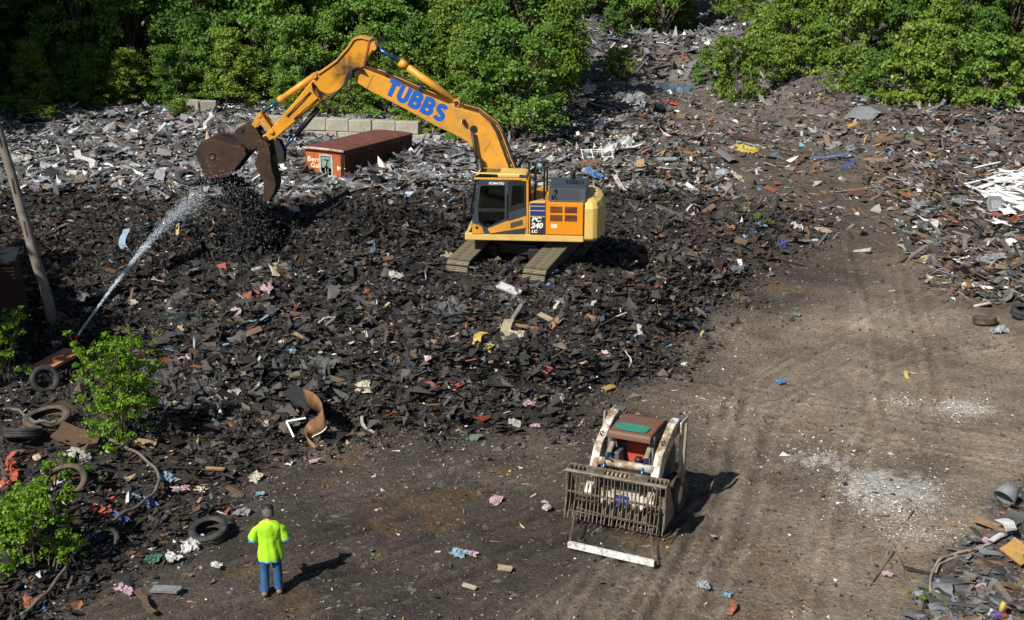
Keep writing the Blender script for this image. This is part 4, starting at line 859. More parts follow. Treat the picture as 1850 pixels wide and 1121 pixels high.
    inn = [(600,520),(585,475),(540,440),(450,430),(370,405),(305,375),(240,366),(175,385),(135,415),(103,450),(95,495),(112,600),(158,695),(222,785)]
    n = len(back); b = MB(); vv = [(P(*z5(*q_))[0], s*(W-.018), P(*z5(*q_))[1]) for s in (-1, 1) for q_ in back+inn]
    ff = []
    for i in range(n-1): ff += [(i, i+1, 2*n+i+1, 2*n+i), (n+i, 3*n+i, 3*n+i+1, n+i+1), (i, n+i, n+i+1, i+1), (2*n+i, 2*n+i+1, 3*n+i+1, 3*n+i)]
    ff += [(0, 2*n, 3*n, n), (n-1, 2*n-1, 4*n-1, 3*n-1)]
    b.add(vv, ff).build('shell', M['bucket_steel'], bk)
    for k in range(5):
        y = -.52+.26*k; MB().prism([P(*z5(*q_)) for q_ in ((140, 715), (190, 690), (245, 790), (262, 860), (215, 812))], y-.045, y+.045).build('tooth', M['steel_dark'], bk)
    c = P(*z5(240, 535)); MB().lathe([(.115, 0), (.125, .012), (.10, .03), (.09, .012), (.0, .012)], 20, (c[0], -W-.02, c[1]), Matrix.Rotation(R(90), 3, 'X')).build('boss', M['bucket_steel'], bk, True)
    for s in (-.30, .30): MB().prism([P(*z5(*q_)) for q_ in ((455,285),(500,235),(560,205),(640,200),(710,260),(770,370),(745,430),(690,470),(640,505),(600,500),(540,420),(480,345))], s-.035, s+.035).build('coupler_plate', M['bucket_steel'], bk, bevel=.01)
    MB().prism([P(*z5(*q_)) for q_ in ((480,275),(560,220),(640,215),(660,300),(560,360),(500,330))], -.28, .28).build('coupler_body', M['bucket_steel'], bk, bevel=.02)
    for q_ in ((615, 465), (725, 405), (540, 260)): c = P(*z5(*q_)); MB().cyl((c[0], -.37, c[1]), (c[0], .37, c[1]), .075, 14).build('pin', M['steel_dark'], bk, bevel=.01)
    MB().lathe([(.06, -.03), (.115, -.03), (.115, .03), (.06, .03)], 18, (P(*z5(275, 290))[0], 0, P(*z5(275, 290))[1]), Matrix.Rotation(R(90), 3, 'X'), True).build('lifting_eye', M['bucket_steel'], bk)
    # thumb
    th = empty('thumb'); th.parent = root
    TH = [(700,425),(735,470),(728,545),(688,632),(720,715),(770,790),(795,875),(790,1000),(780,1075),(850,1055),(905,960),(925,880),(912,800),(880,700),(868,600),(862,500),(838,410),(790,375),(730,380)]
    for s in (-.36, -.12, .12, .36): MB().prism([P(*z5(*q_)) for q_ in TH], s-.03, s+.03).build('thumb_plate', M['bucket_steel'], th, bevel=.01)
    for q_ in ((845, 600), (870, 800), (765, 430)): c = P(*z5(*q_)); MB().cyl((c[0], -.4, c[1]), (c[0], .4, c[1]), .07, 12).build('cross_pin', M['bucket_steel'], th)
    for s in (-.16, .16): MB().prism([P(*z5(*q_)) for q_ in ((880,380),(945,395),(1000,510),(995,640),(945,650),(915,540))], s-.03, s+.03).build('thumb_link', M['steel_dark'], th, bevel=.01)
    MB().prism([P(*z5(*q_)) for q_ in ((945, 652), (995, 640), (1005, 690), (965, 708))], -.17, .17).build('link_tag', M['white'], th)
    MB().prism([P(*z5(*q_)) for q_ in ((820, 600), (960, 610), (960, 640), (820, 632))], -.05, .05).build('thumb_bar', M['loader_grey'], th)
    c0 = P(*z1(725, 480)); c1 = P(*z1(600, 630)); c2 = P(*z5(985, 490))
    MB().cyl(V3(c0, 0), V3(c1, 0), .085, 14).build('thumb_ram', M['black'], root, True); MB().cyl(V3(c1, 0), V3(c2, 0), .042, 12).build('thumb_ram_rod', M['chrome'], root, True)
    return root, P
def smooth_px(pts, sub=5):
    out = []; n = len(pts)
    for i in range(n-1):
        p0, p1, p2, p3 = pts[max(i-1, 0)], pts[i], pts[i+1], pts[min(i+2, n-1)]
        for k in range(sub):
            t = k/sub; out.append(tuple(.5*((2*b)+(c-a)*t+(2*a-5*b+4*c-d)*t*t+(-a+3*b-3*c+d)*t**3) for a, b, c, d in zip(p0, p1, p2, p3)))
    out.append(pts[-1]); return out
exc_root, EP = build_excavator()

# ------------------------------------------------------------------ skid steer loader with rock bucket
def build_loader():
    c = at(1113, 868, 1.25); YAW = R(-25); g = H1(c.x, c.y); root = empty('skid_steer_loader', (c.x, c.y, g), YAW)
    tag(root, 'old white skid steer loader with slatted rock bucket parked on the dirt', 'loader')
    def P(px, py, ly):
        d = ray(px, py); dn = Vector((-math.sin(YAW), math.cos(YAW), 0)); dx = Vector((math.cos(YAW), math.sin(YAW), 0)); o = Vector((c.x, c.y, g))+dn*ly; q0 = Vector((0, 0, CAMH)); t = (o-q0).dot(dn)/d.dot(dn); q = q0+d*t-o
        return q.dot(dx), q.z
    LX = .02
    # body
    b = MB(); b.prism([(.42, .32), (.42, .85), (.62, 1.05), (.75, 1.05), (.75, .9), (1.15, .9), (1.2, 1.55), (1.95, 1.50), (2.2, 1.2), (2.2, .35)], LX-.52, LX+.52, 'yz'); b.build('body', M['loader_grey'], root, bevel=.03)
    fp = MB().box((LX, .405, .66), (.98, .03, .42)).build('front_plate', M['loader_white'], root, bevel=.01)
    MB().box((LX-.02, .385, .60), (.30, .02, .22)).build('front_patch', M['navy'], fp)
    MB().box((LX, .36, .30), (1.1, .14, .1)).build('front_sill', M['rock_bucket'], root, bevel=.01)
    # cab frame and roof
    for s in (-1, 1):
        MB().prism([(.62, 1.0), (.68, 1.0), (.86, 1.92), (.80, 1.92)], LX+s*.47-.03, LX+s*.47+.03, 'yz').build('cab_post', M['loader_grey'], root)
        MB().box((LX+s*.47, 1.2, 1.75), (.04, .7, .36)).build('cab_side', M['black'], root)
    MB().box((LX, 1.62, 1.6), (.94, .04, .7)).build('cab_back', M['black'], root)
    rf = MB(); rf.prism([(.62, 1.90), (.66, 1.97), (1.1, 2.02), (1.55, 2.03), (1.75, 1.95), (1.72, 1.86), (.66, 1.86)], LX-.46, LX+.46, 'yz'); rf = rf.build('cab_roof', M['roof_red'], root, bevel=.03)
    b = MB(); n = 20
    top = []
    for k in range(n):
        a = 2*math.pi*k/n; ca, sa = math.cos(a), math.sin(a); top.append((LX-.02+.36*math.copysign(abs(ca)**.45, ca), .88+.145*math.copysign(abs(sa)**.6, sa)))
    b.add([(x, y, 1.985+.114*(y-.66)+.004) for x, y in top]+[(x, y, 1.985+.114*(y-.66)+.022) for x, y in top], [tuple(range(n-1, -1, -1)), tuple(range(n, 2*n))]+[(i, (i+1) % n, n+(i+1) % n, n+i) for i in range(n)])
    b.build('green_roof_patch', M['green'], rf)
    MB().box((LX, .615, 1.88), (.94, .05, .07)).build('roof_lip', M['roof_red'], rf, bevel=.01)
    se = MB(); se.prism([(.78, 1.05), (1.12, 1.05), (1.12, 1.15), (.78, 1.18)], LX-.27, LX+.27, 'yz'); se.prism([(1.08, 1.1), (1.2, 1.1), (1.26, 1.6), (1.16, 1.6)], LX-.25, LX+.25, 'yz'); se.build('seat', M['seat_red'], root, bevel=.05)
    MB().lathe([(0, .09), (.07, .07), (.09, 0), (.07, -.05), (0, -.06)], 14, (LX+.12, .93, 1.30)).build('seat_bundle', M['black'], root, True)
    MB().box((LX, .70, 1.12), (.86, .05, .06)).build('lap_bar', M['cream'], root, bevel=.01)
    for x in (-.3, -.22, .3): MB().tube([(LX+x, .6, .9), (LX+x, .62, 1.25), (LX+x+.03, .66, 1.34)], .02, 6).build('control_lever', M['black'], root, True)
    MB().box((LX-.33, .85, 1.3), (.2, .3, .4)).build('control_box', M['loader_grey'], root, bevel=.02)
    # lift arms
    for s in (-1, 1):
        prof = [(1.78, 2.02), (1.62, 2.08), (1.30, 2.02), (.62, 1.66), (.30, 1.16), (.10, .78), (.14, .62), (.30, .66), (.48, 1.02), (.78, 1.36), (1.35, 1.70), (1.80, 1.82)]
        x = LX+s*.66; a = MB().prism(prof, x-.085, x+.085, 'yz').build('lift_arm', M['loader_white'], root, bevel=.015)
        MB().cyl((x-.11, 1.66, 1.95), (x+.11, 1.66, 1.95), .06, 12).build('arm_pivot', M['steel_dark'], a)
        MB().tube([(x-.0, .75, 1.80), (x-.03, .80, 1.84), (x+.03, .86, 1.86), (x+.04, .80, 1.84), (x, .75, 1.80)], .012, 5).build('lifting_ring', M['steel_dark'], a)
        # upright, fender and wheels
        MB().prism([(1.45, .9), (1.92, .9), (1.95, 1.98), (1.55, 1.96)], LX+s*.50, LX+s*.56, 'yz').build('upright', M['loader_grey'], root, bevel=.01)
        MB().prism([(1.5, .7), (1.95, .7), (2.0, 2.02), (1.55, 2.02)], LX+s*.80-.02, LX+s*.80+.02, 'yz').build('rear_guard', M['loader_white'], root, bevel=.01)
        MB().box((LX+s*.67, 1.86, 1.99), (.26, .24, .06)).build('guard_cap', M['loader_grey'], root, bevel=.01)
        MB().prism([(1.42, .75), (1.50, .75), (1.66, 2.0), (1.58, 2.0)], LX+s*.90-.025, LX+s*.90+.025, 'yz').build('rear_link', M['wood_grey'], root, bevel=.008)
        for y in (.62, 1.62):
            w = empty('wheel'); w.parent = root; w.location = (LX+s*.72, y, .40)
            rt = Matrix.Rotation(R(90), 3, 'Y')
            MB().lathe([(.22, -.13), (.36, -.14), (.405, -.10), (.41, 0), (.405, .10), (.36, .14), (.22, .13)], 28, (0, 0, 0), rt, True).build('tyre', M['rubber_dirty'], w, True)
            MB().lathe([(.0, .05*s), (.2, .05*s), (.23, .1*s), (.23, -.1*s)], 20, (0, 0, 0), rt).build('rim', M['cream'], w, True)
            tb = MB()
            for k in range(18):
                a_ = 2*math.pi*k/18
                for h in (-1, 1): tb.box((h*.065, .41*math.cos(a_+.17*(h > 0)), .41*math.sin(a_+.17*(h > 0))), (.12, .045, .05), Matrix.Rotation(a_, 3, 'X') @ Matrix.Rotation(.4*h, 3, 'Z'))
            tb.build('tread', M['rubber_dirty'], w)
        # tilt ram with blue rod
        x2 = LX+s*.40
        MB().cyl((x2, 1.12, 1.92), (x2, .58, 1.52), .052, 12).build('tilt_ram', M['wood_grey'], root, True)
        MB().cyl((x2, .58, 1.52), (x2+.02*s, .20, 1.22), .03, 10).build('tilt_rod', M['chrome'], root, True)
        MB().box((x2, .16, 1.16), (.13, .16, .24)).build('ram_bracket', M['steel_dark'], root, bevel=.02)
        MB().box((x2+.09*s, .14, 1.1), (.03, .26, .34)).build('ram_bracket', M['rock_bucket'], root, bevel=.01)
    MB().cyl((LX-.60, .46, 1.36), (LX+.60, .46, 1.36), .085, 16).build('cross_tube', M['loader_white'], root, True)
    MB().cyl((LX-.36, .17, 1.22), (LX+.36, .17, 1.22), .06, 14).build('lower_tube', M['loader_tan'], root, True)
    for k in range(3): MB().tube([(LX-.42, .42, 1.43+.01*k), (LX-.3, .38, 1.47), (LX-.16-.04*k, .42, 1.36-.02*k), (LX-.1, .62, 1.40), (LX-.22, .75, 1.5)], .014, 6).build('hose', M['black'], root, True)
    for k in range(2): MB().tube([(LX+.35+.1*k, .5, 1.2), (LX+.3+.1*k, .4, 1.0), (LX+.32, .5, .8)], .018, 6).build('hose', M['black'], root, True)
    # rock bucket
    bk = empty('rock_bucket'); bk.parent = root; HW = 1.06; zt, zb = 1.24, .36
    MB().tube([(-HW-.02, 0, zt), (HW+.02, 0, zt)], .045, 8).build('top_bar', M['rock_bucket'], bk)
    MB().box((0, .17, zt+.02), (2*HW, .03, .16)).build('back_rail', M['rock_bucket'], bk, bevel=.008)
    for k in range(23):
        x = -HW+.05+(2*HW-.1)*k/22
        if .28 < abs(x) < .62: continue
        MB().prism([(.01, zt+.05), (.155, zt+.09), (.155, zt-.05), (.01, zt-.03)], x-.007, x+.007, 'yz').build('gusset', M['rock_bucket'], bk)
    for s in (-1, 1): MB().box((s*.45, .09, zt+.055), (.36, .17, .02)).build('mount_plate', M['rock_bucket'], bk)
    tinem = MB().prism([(-.01, zt), (.015, zt+.0), (-.005, .95), (-.035, .65), (-.10, zb+.04), (-.17, zb-.09), (-.185, zb-.085), (-.135, zb+.05), (-.075, .65), (-.035, .95)], -.0075, .0075, 'yz').mesh('tine', M['rock_bucket'])
    n = 25
    rt = random.Random(3)
    for k in range(n): link('tine', tinem, bk, (-HW+.02+(2*HW-.04)*k/(n-1), 0, 0), (rt.uniform(-.025, .025), rt.uniform(-.012, .012), rt.uniform(-.1, .1)))
    tbm = MB().prism([(-.05, .62), (.5, .55), (.52, .48), (.12, .42), (-.11, zb)], -.012, .012, 'yz').mesh('floor_tine', M['rock_bucket'])
    for k in range(0, n, 2): link('floor_tine', tbm, bk, (-HW+.02+(2*HW-.04)*k/(n-1), .02, 0))
    MB().box((0, -.005, .79), (2*HW, .03, .045)).build('cross_bar', M['rock_bucket'], bk, bevel=.006)
    MB().tube([(-HW+.1, -.125, .42), (HW-.12, -.125, .42)], .012, 5).build('lower_bar', M['rock_bucket'], bk)
    for s in (-1, 1):
        MB().prism([(-.02, zt+.04), (.16, zt+.08), (.26, zt-.2), (.5, .6), (.5, .44), (-.12, zb-.02), (-.06, .7)], s*HW-.015, s*HW+.015, 'yz').build('side_plate', M['rock_bucket'], bk, bevel=.005)
    b = MB(); b.box((-.78, .2, .70), (.5, .02, .34)); b.build('back_plate', M['rock_bucket'], bk); MB().box((.86, .34, .66), (.34, .02, .42)).build('back_plate', M['rock_bucket'], bk)
    # chain across the bucket and the white beam that hangs from it
    dn = Vector((-math.sin(YAW), math.cos(YAW), 0)); dx = Vector((math.cos(YAW), math.sin(YAW), 0)); W0 = Vector((c.x, c.y, g))
    e0 = at(1027, 982, .16); e1 = at(1183, 1017, .16); e0.z = H1(e0.x, e0.y)+.12; e1.z = H1(e1.x, e1.y)+.12
    br = empty('drag_beam', e0); tag(br, 'white painted steel beam hanging by chains from the rock bucket', 'beam')
    d = (e1-e0); L = d.length; ax = d.normalized(); sd = Vector((-ax.y, ax.x, 0)).normalized(); up = ax.cross(sd); ro = Matrix((ax, sd, up)).transposed()
    MB().box(d/2, (L, .10, .12), ro).build('beam', M['loader_white2'], br, bevel=.012)
    MB().box(d+ax*.01, (.03, .08, .1), ro).build('beam_end', M['steel_dark'], br)
    def chain(p, q, sag, step=.045):
        p = Vector(p); q = Vector(q); n_ = max(4, int((q-p).length/step)); cm = MB()
        for k in range(n_):
            t = (k+.5)/n_; s_ = p.lerp(q, t)-Vector((0, 0, sag*4*t*(1-t))); dd = (q-p).normalized(); a = dd.orthogonal().normalized(); b_ = dd.cross(a)
            if k % 2: a, b_ = b_, a
            cm.tube([s_+(dd*math.cos(w_)*.032+a*math.sin(w_)*.017) for w_ in [i*math.pi/4 for i in range(8)]]+[s_+dd*.032], .007, 4, False)
        return cm
    A0 = W0+dx*(-.82)+dn*(-.15)+Vector((0, 0, .42)); A1 = W0+dx*(.80)+dn*(-.15)+Vector((0, 0, .34))
    chain(A0-e0, Vector((0.02, 0, .06)), .03).build('chain', M['track_steel'], br); chain(A1-e0, d+Vector((-.02, 0, .06)), .03).build('chain', M['track_steel'], br)
    chain((-.78, -.16, .52), (.75, -.16, .47), .03).build('chain', M['track_steel'], bk)
M['loader_white2'] = mat('scuffed white beam paint', (.60, .60, .58), .6, 0, .18, 5, .2, 25, (.16, .13, .10), .36, 9, .07)
build_loader()

# ------------------------------------------------------------------ worker seen from behind
def build_person():
    q = on(492, 1072); root = empty('person', q, R(8)); tag(root, 'person in fluorescent yellow shirt, blue jeans and dark cap seen from behind', 'person')
    S = .985; root.scale = (S, S, S)
    # body: one skin
    def skin(name, V, E, rad, m, parent, sub=2):
        me = bpy.data.meshes.new(name); me.from_pydata(V, E, []); me.materials.append(m); o = bpy.data.objects.new(name, me); COL.objects.link(o); o.parent = parent
        o.modifiers.new('skin', 'SKIN'); me.skin_vertices[0] if len(me.skin_vertices) else None
        if not me.skin_vertices:
            bm = bmesh.new(); bm.from_mesh(me); bm.verts.layers.skin.verify(); bm.to_mesh(me); bm.free()
        for i, r_ in enumerate(rad): me.skin_vertices[0].data[i].radius = r_ if isinstance(r_, tuple) else (r_, r_); me.skin_vertices[0].data[i].use_root = (i == 0)
        sb = o.modifiers.new('smooth', 'SUBSURF'); sb.levels = sub; sb.render_levels = sub
        for p in me.polygons: p.use_smooth = True
        o.modifiers['skin'].use_smooth_shade = True; return o
    V = [(0, 0, .95), (0, .0, 1.12), (0, .01, 1.30), (0, -.01, 1.43), (0, .02, 1.52), (0, .05, 1.585), (0, .075, 1.66), (0, .085, 1.745)]
    E = [(0, 1), (1, 2), (2, 3), (3, 4), (4, 5), (5, 6), (6, 7)]; rad = [(.12, .09), (.12, .09), (.13, .09), (.07, .06), .05, .058, (.082, .095), (.07, .08)]
    def chain(start, pts, rs):
        p = start
        for v, r_ in zip(pts, rs): V.append(v); rad.append(r_); E.append((p, len(V)-1)); p = len(V)-1
        return p
    for s, el, wr in ((-1, (-.305, .03, 1.08), (-.23, .26, 1.02)), (1, (.305, .02, 1.09), (.20, .26, 1.05))):
        w = chain(3, [(s*.12, -.005, 1.42), (s*.19, 0, 1.385), (s*.25, .02, 1.24), el, tuple((a+b)/2 for a, b in zip(el, wr)), wr], [.05, .05, .045, .040, .036, .028])
        dr = (Vector(wr)-Vector(el)).normalized(); sd = Vector((0, 0, 1)).cross(dr).normalized(); palm = Vector(wr)+dr*.06
        pw = chain(w, [tuple(palm)], [(.034, .022)])
        for k, ln in enumerate((.055, .066, .07, .06)):
            o = sd*(-.03+.02*k); b0 = palm+dr*.03+o; chain(pw, [tuple(b0), tuple(b0+dr*ln*.6+Vector((0, 0, -.012))), tuple(b0+dr*ln+Vector((0, 0, -.04)))], [.010, .009, .008])
        th = -sd*s if False else sd*(-1 if s > 0 else 1); b0 = Vector(wr)+dr*.03+th*.03
        chain(pw, [tuple(b0), tuple(b0+dr*.04+th*.025), tuple(b0+dr*.07+th*.02+Vector((0, 0, -.015)))], [.012, .010, .009])
    for s in (-1, 1):
        f = -.05 if s < 0 else .03
        chain(0, [(s*.095, 0, .88), (s*.115, .02, .50), (s*.125, f, .12), (s*.135, f+.02, .07)], [.09, .062, .045, .04])
    body = skin('body', V, E, rad, M['skin'], root)
    def wr(mb, a, sc, seed):
        arr = np.array(mb.v); n_ = fbm(arr[:, 0]*sc+arr[:, 1]*sc*1.7, arr[:, 2]*sc*.55+arr[:, 1]*sc, seed, 3)
        ctr = np.array([0, 0, 0]); rr = arr.copy(); rr[:, 2] = 0; ln = np.linalg.norm(rr[:, :2], axis=1)[:, None]+1e-6
        th = np.arctan2(arr[:, 1], arr[:, 0]); low = np.clip((1.3-arr[:, 2])/.5, 0, 1); fold = .014*low*np.sin(th*7+3*arr[:, 2]+2*n_)+.008*np.sin(arr[:, 2]*38+th*3+4*n_)*(1-low*.6); arr = arr+rr/ln*(n_*a+fold)[:, None]; mb.v = [tuple(v) for v in arr]; return mb
    # shirt
    X, Yv = Vector((1, 0, 0)), Vector((0, 1, 0)); sh = MB()
    tor = [(.735, .236, .172, 0), (.80, .234, .168, 0), (.90, .226, .160, 0), (.97, .217, .153, 0), (1.04, .206, .147, 0), (1.11, .205, .147, .0), (1.18, .212, .148, .005), (1.25, .222, .150, .005), (1.32, .232, .150, 0), (1.38, .232, .142, -.005), (1.43, .212, .125, -.005), (1.465, .165, .108, 0), (1.495, .105, .085, .01), (1.515, .07, .068, .02)]
    sh.loft([((0, y, z), X*rx, Yv*ry) for z, rx, ry, y in tor], 40, False)
    for s in (-1, 1):
        p0, p1, p2 = Vector((s*.150, 0, 1.395)), Vector((s*.24, .010, 1.32)), Vector((s*.298, .028, 1.13)); rg = []
        for t in range(8):
            f = t/7; p = p0.lerp(p1, f*2) if f < .5 else p1.lerp(p2, (f-.5)*2); d = (p2-p0).normalized(); a = Yv; b_ = d.cross(a).normalized(); a = b_.cross(d)
            rg.append((p, a*(.078+.025*f), b_*(.062+.032*f)))
        sh.loft(rg, 20, False)
        MB().loft([(p2-d*.008, a*.1065, b_*.0955), (p2+d*.024, a*.108, b_*.097)], 20, False).build('sleeve_trim', M['trim'], root, True)
    wr(sh, .03, 9, 5); so = sh.build('shirt', M['shirt'], root, True)
    hm = MB().loft([((0, 0, .708), X*.2375, Yv*.1735), ((0, 0, .738), X*.2375, Yv*.1735)], 40, False); wr(hm, .03, 9, 5).build('shirt_trim', M['trim'], so, True)
    # jeans
    je = MB(); je.loft([((0, 0, .98), X*.185, Yv*.125), ((0, 0, .90), X*.198, Yv*.14), ((0, 0, .80), X*.202, Yv*.142), ((0, 0, .76), X*.19, Yv*.13)], 32)
    for s in (-1, 1):
        f = -.05 if s < 0 else .03
        pth = [(.84, .098, .105, .12, 0), (.74, .105, .10, .115, .0), (.60, .112, .092, .10, .008), (.48, .118, .084, .09, .015), (.36, .122, .082, .086, .3*f+.005), (.24, .126, .082, .085, .65*f), (.15, .130, .085, .09, .9*f), (.12, .132, .09, .098, f), (.085, .134, .084, .10, f)]
        lg = MB(); lg.loft([((s*x, y, z), X*rx, Yv*ry) for z, x, rx, ry, y in pth], 24)
        arr = np.array(lg.v); arr[:, 0] += .022*fbm(arr[:, 2]*16, arr[:, 1]*6, 9+s, 2); arr[:, 1] += .024*fbm(arr[:, 2]*18+5, arr[:, 0]*6, 19+s, 2); lg.v = [tuple(v) for v in arr]
        je.add(lg.v, lg.f)
        MB().loft([((s*.135, f-.115, .05), X*.045, Vector((0, 0, .05))), ((s*.137, f-.06, .06), X*.060, Vector((0, 0, .062))), ((s*.145, f+.06, .05), X*.055, Vector((0, 0, .05))), ((s*.155, f+.16, .038), X*.05, Vector((0, 0, .038))), ((s*.158, f+.21, .03), X*.03, Vector((0, 0, .025)))], 14).build('boot', M['boot'], root, True)
    je.build('jeans', M['denim'], root, True)
    # head: hair, cap, ears
    hc = Vector((0, .075, 1.665)); hr = MB(); rg = []
    for t in range(9):
        f = t/8; z = -.075+.175*f; w = math.sqrt(max(.05, 1-(max(0, z)/.125)**2)); rg.append((hc+Vector((0, -.012-.012*(1-f), z)), X*(.100*w+.012*(f < .45)), Yv*(.112*w)))
    hr.loft(rg, 20); hr.jitter(.005, 3).build('hair', M['hair'], root, True)
    for s in (-1, 1): MB().loft([(hc+Vector((s*.088, .01, -.035)), X*.012, Yv*.015), (hc+Vector((s*.097, .0, 0)), X*.012, Yv*.026), (hc+Vector((s*.092, .01, .03)), X*.01, Yv*.018)], 8).build('ear', M['skin'], root, True)
    cp = MB(); rg = []
    tl = Matrix.Rotation(R(-14), 3, 'X')
    for t in range(8):
        f = t/7; z = .035+.10*f; w = math.sqrt(max(.02, 1-(f)**2.4)); rg.append((hc+tl @ Vector((0, .004, z)), tl @ X*(.106*w), tl @ Yv*(.122*w)))
    cp.loft(rg, 24); cpo = cp.build('cap', M['cap'], root, True)
    MB().loft([(hc+tl @ Vector((0, .10, .028)), X*.08, tl @ Vector((0, .02, .006))), (hc+tl @ Vector((0, .15, .022)), X*.075, tl @ Vector((0, .02, .006))), (hc+tl @ Vector((0, .19, .010)), X*.05, tl @ Vector((0, .012, .005)))], 12).build('brim', M['cap'], cpo, True)
    face = MB(); face.loft([(hc+Vector((0, .105, -.02)), X*.018, Vector((0, 0, .03))), (hc+Vector((0, .128, -.03)), X*.012, Vector((0, 0, .016)))], 8); face.build('nose', M['skin'], root, True)
    MB().box(hc+Vector((0, .098, -.065)), (.045, .012, .008)).build('mouth', M['roof_red'], root)
    for s in (-1, 1): MB().lathe([(0, .008), (.009, .004), (.011, 0)], 10, hc+Vector((s*.032, .092, .005)), Matrix.Rotation(R(-90), 3, 'X')).build('eye', M['white'], root, True)
build_person()

# ------------------------------------------------------------------ rusty truck box half buried in the grey waste
def build_box():
    zt = 2.15; FL, FR, BR = at(546, 268, zt), at(622, 274, zt), at(744, 243, zt)
    ax = (BR-FR); L = ax.length; ax.normalize(); sd = (FL-FR).normalized(); sd = (sd-ax*sd.dot(ax)).normalized(); W = (FL-FR).length
    c = FR; root = empty('truck_box', (c.x, c.y, zt-1.9)); ro = Matrix((ax, sd, Vector((0, 0, 1)))).transposed(); root.rotation_euler = ro.to_euler()
    tag(root, 'rusty red truck box half buried in waste before the concrete blocks', 'truck box')
    # local: x along the box, y across (away from the near corner), z up; front face at x = 0
    T = 1.9; b = MB(); b.box((L/2, .02, T/2), (L, .04, T)); b.box((L/2, W-.02, T/2), (L, .04, T)); b.box((L-.02, W/2, T/2), (.04, W-.08, T)); b.build('side_wall', M['rust_dark'], root)
    for k in range(int(L/.16)): MB().box((.16+.16*k, -.012, T*.46), (.05, .03, T*.84)).build('side_rib', M['rust_dark'], root)
    MB().box((L/2, -.02, T-.12), (L, .045, .16)).build('top_rail', M['rust_dark'], root, bevel=.01)
    rf = MB(); n = 10
    rf.prism([(-.06, T-.03), (-.05, T+.05), (W*.25, T+.09), (W*.75, T+.09), (W+.05, T+.05), (W+.06, T-.03)], -.10, L+.05, 'yz'); rf.build('roof', M['roof_rust'], root, bevel=.03)
    for k in range(7): MB().box((L*.12+L*.125*k, W/2, T+.093), (.035, W*.9, .012)).build('roof_seam', M['roof_rust'], root)
    MB().tube([(-.10, -.04, T+.0), (-.13, W*.25, T+.03), (-.13, W*.75, T+.03), (-.10, W+.04, T)], .06, 8).build('front_cap', M['rust_cap'], root, True)
    fr = MB(); ow0, ow1, oz0, oz1 = W*.33, W*.60, .78, 1.62
    fr.box((.02, ow0/2, T/2), (.04, ow0, T)); fr.box((.02, (ow1+W)/2, T/2), (.04, W-ow1, T)); fr.box((.02, (ow0+ow1)/2, oz0/2), (.04, ow1-ow0, oz0)); fr.box((.02, (ow0+ow1)/2, (oz1+T)/2), (.04, ow1-ow0, T-oz1))
    fr.build('front_wall', M['rust_orange'], root)
    MB().box((-.01, (ow0+ow1)/2, .45), (.03, ow1-ow0+.16, .62)).build('orange_panel', M['rust_bright'], root, bevel=.01)
    MB().prism([(.02, T-.02), (.16, T-.06), (.20, T*.7), (.19, .2), (.05, .2)], -.035, .01, 'yz').build('corner_post', M['black'], root)
    wd = MB(); wd.box((-.01, ow0-.03, (oz0+oz1)/2), (.05, .07, oz1-oz0+.12)); wd.box((-.01, ow1+.03, (oz0+oz1)/2), (.05, .07, oz1-oz0+.12)); wd.box((-.012, (ow0+ow1)/2, oz0-.03), (.05, ow1-ow0+.1, .06)); wd.box((-.012, (ow0+ow1)/2, oz1+.03), (.05, ow1-ow0+.1, .06)); wo = wd.build('window', M['pane_frame'], root)
    MB().box((.02, (ow0+ow1)/2, oz0+(oz1-oz0)*.68), (.012, ow1-ow0, (oz1-oz0)*.62)).build('window_board', M['pane'], wo)
    for y in (.4, .65): MB().box((.03, ow0+(ow1-ow0)*y, oz0+.14), (.03, .03, .26)).build('window_bar', M['pane_frame'], wo)
    MB().box((-.008, (ow0+ow1)/2, oz1-.17), (.012, .26, .035)).build('painted_mark', M['black'], wo); MB().box((-.008, (ow0+ow1)/2-.02, oz1-.32), (.012, .035, .24), Matrix.Rotation(.25, 3, 'X')).build('painted_mark', M['black'], wo)
    MB().prism([((ow0+ow1)/2-.13, oz0+.33), ((ow0+ow1)/2+.13, oz0+.33), ((ow0+ow1)/2+.02, oz0+.45)], -.012, 0, 'yz').build('painted_mark', M['black'], wo)
    # worn painted words: cream outline letters on the front wall (read from the front: right side of the box is low y)
    fm = lambda y, z: Matrix.Translation((-.006, y, z)) @ Matrix(((0, 0, -1, 0), (-1, 0, 0, 0), (0, 1, 0, 0), (0, 0, 0, 1)))
    for s_, y, z, sz in (('Bern', W*.95, 1.32, .30), ('Gall', W*.87, 1.06, .28), ('Mr', W*.20, 1.03, .30)):
        text('lettering', s_, sz, M['cream'], root, fm(y, z), .004, .003, 1.25)
M['rust_cap'] = mat('faded pink rust', (.32, .16, .11), .8, 0, .4, 6, .2, 20, (.55, .47, .40), .36, 3, .15)
M['rust_bright'] = mat('bright orange rust', (.60, .19, .02), .75, 0, .3, 4, .25, 20, (.40, .09, .02), .36, 4, .12)
M['pane_frame'] = mat('pale window frame', (.40, .44, .38), .7, 0, .3, 6, .2)
build_box()

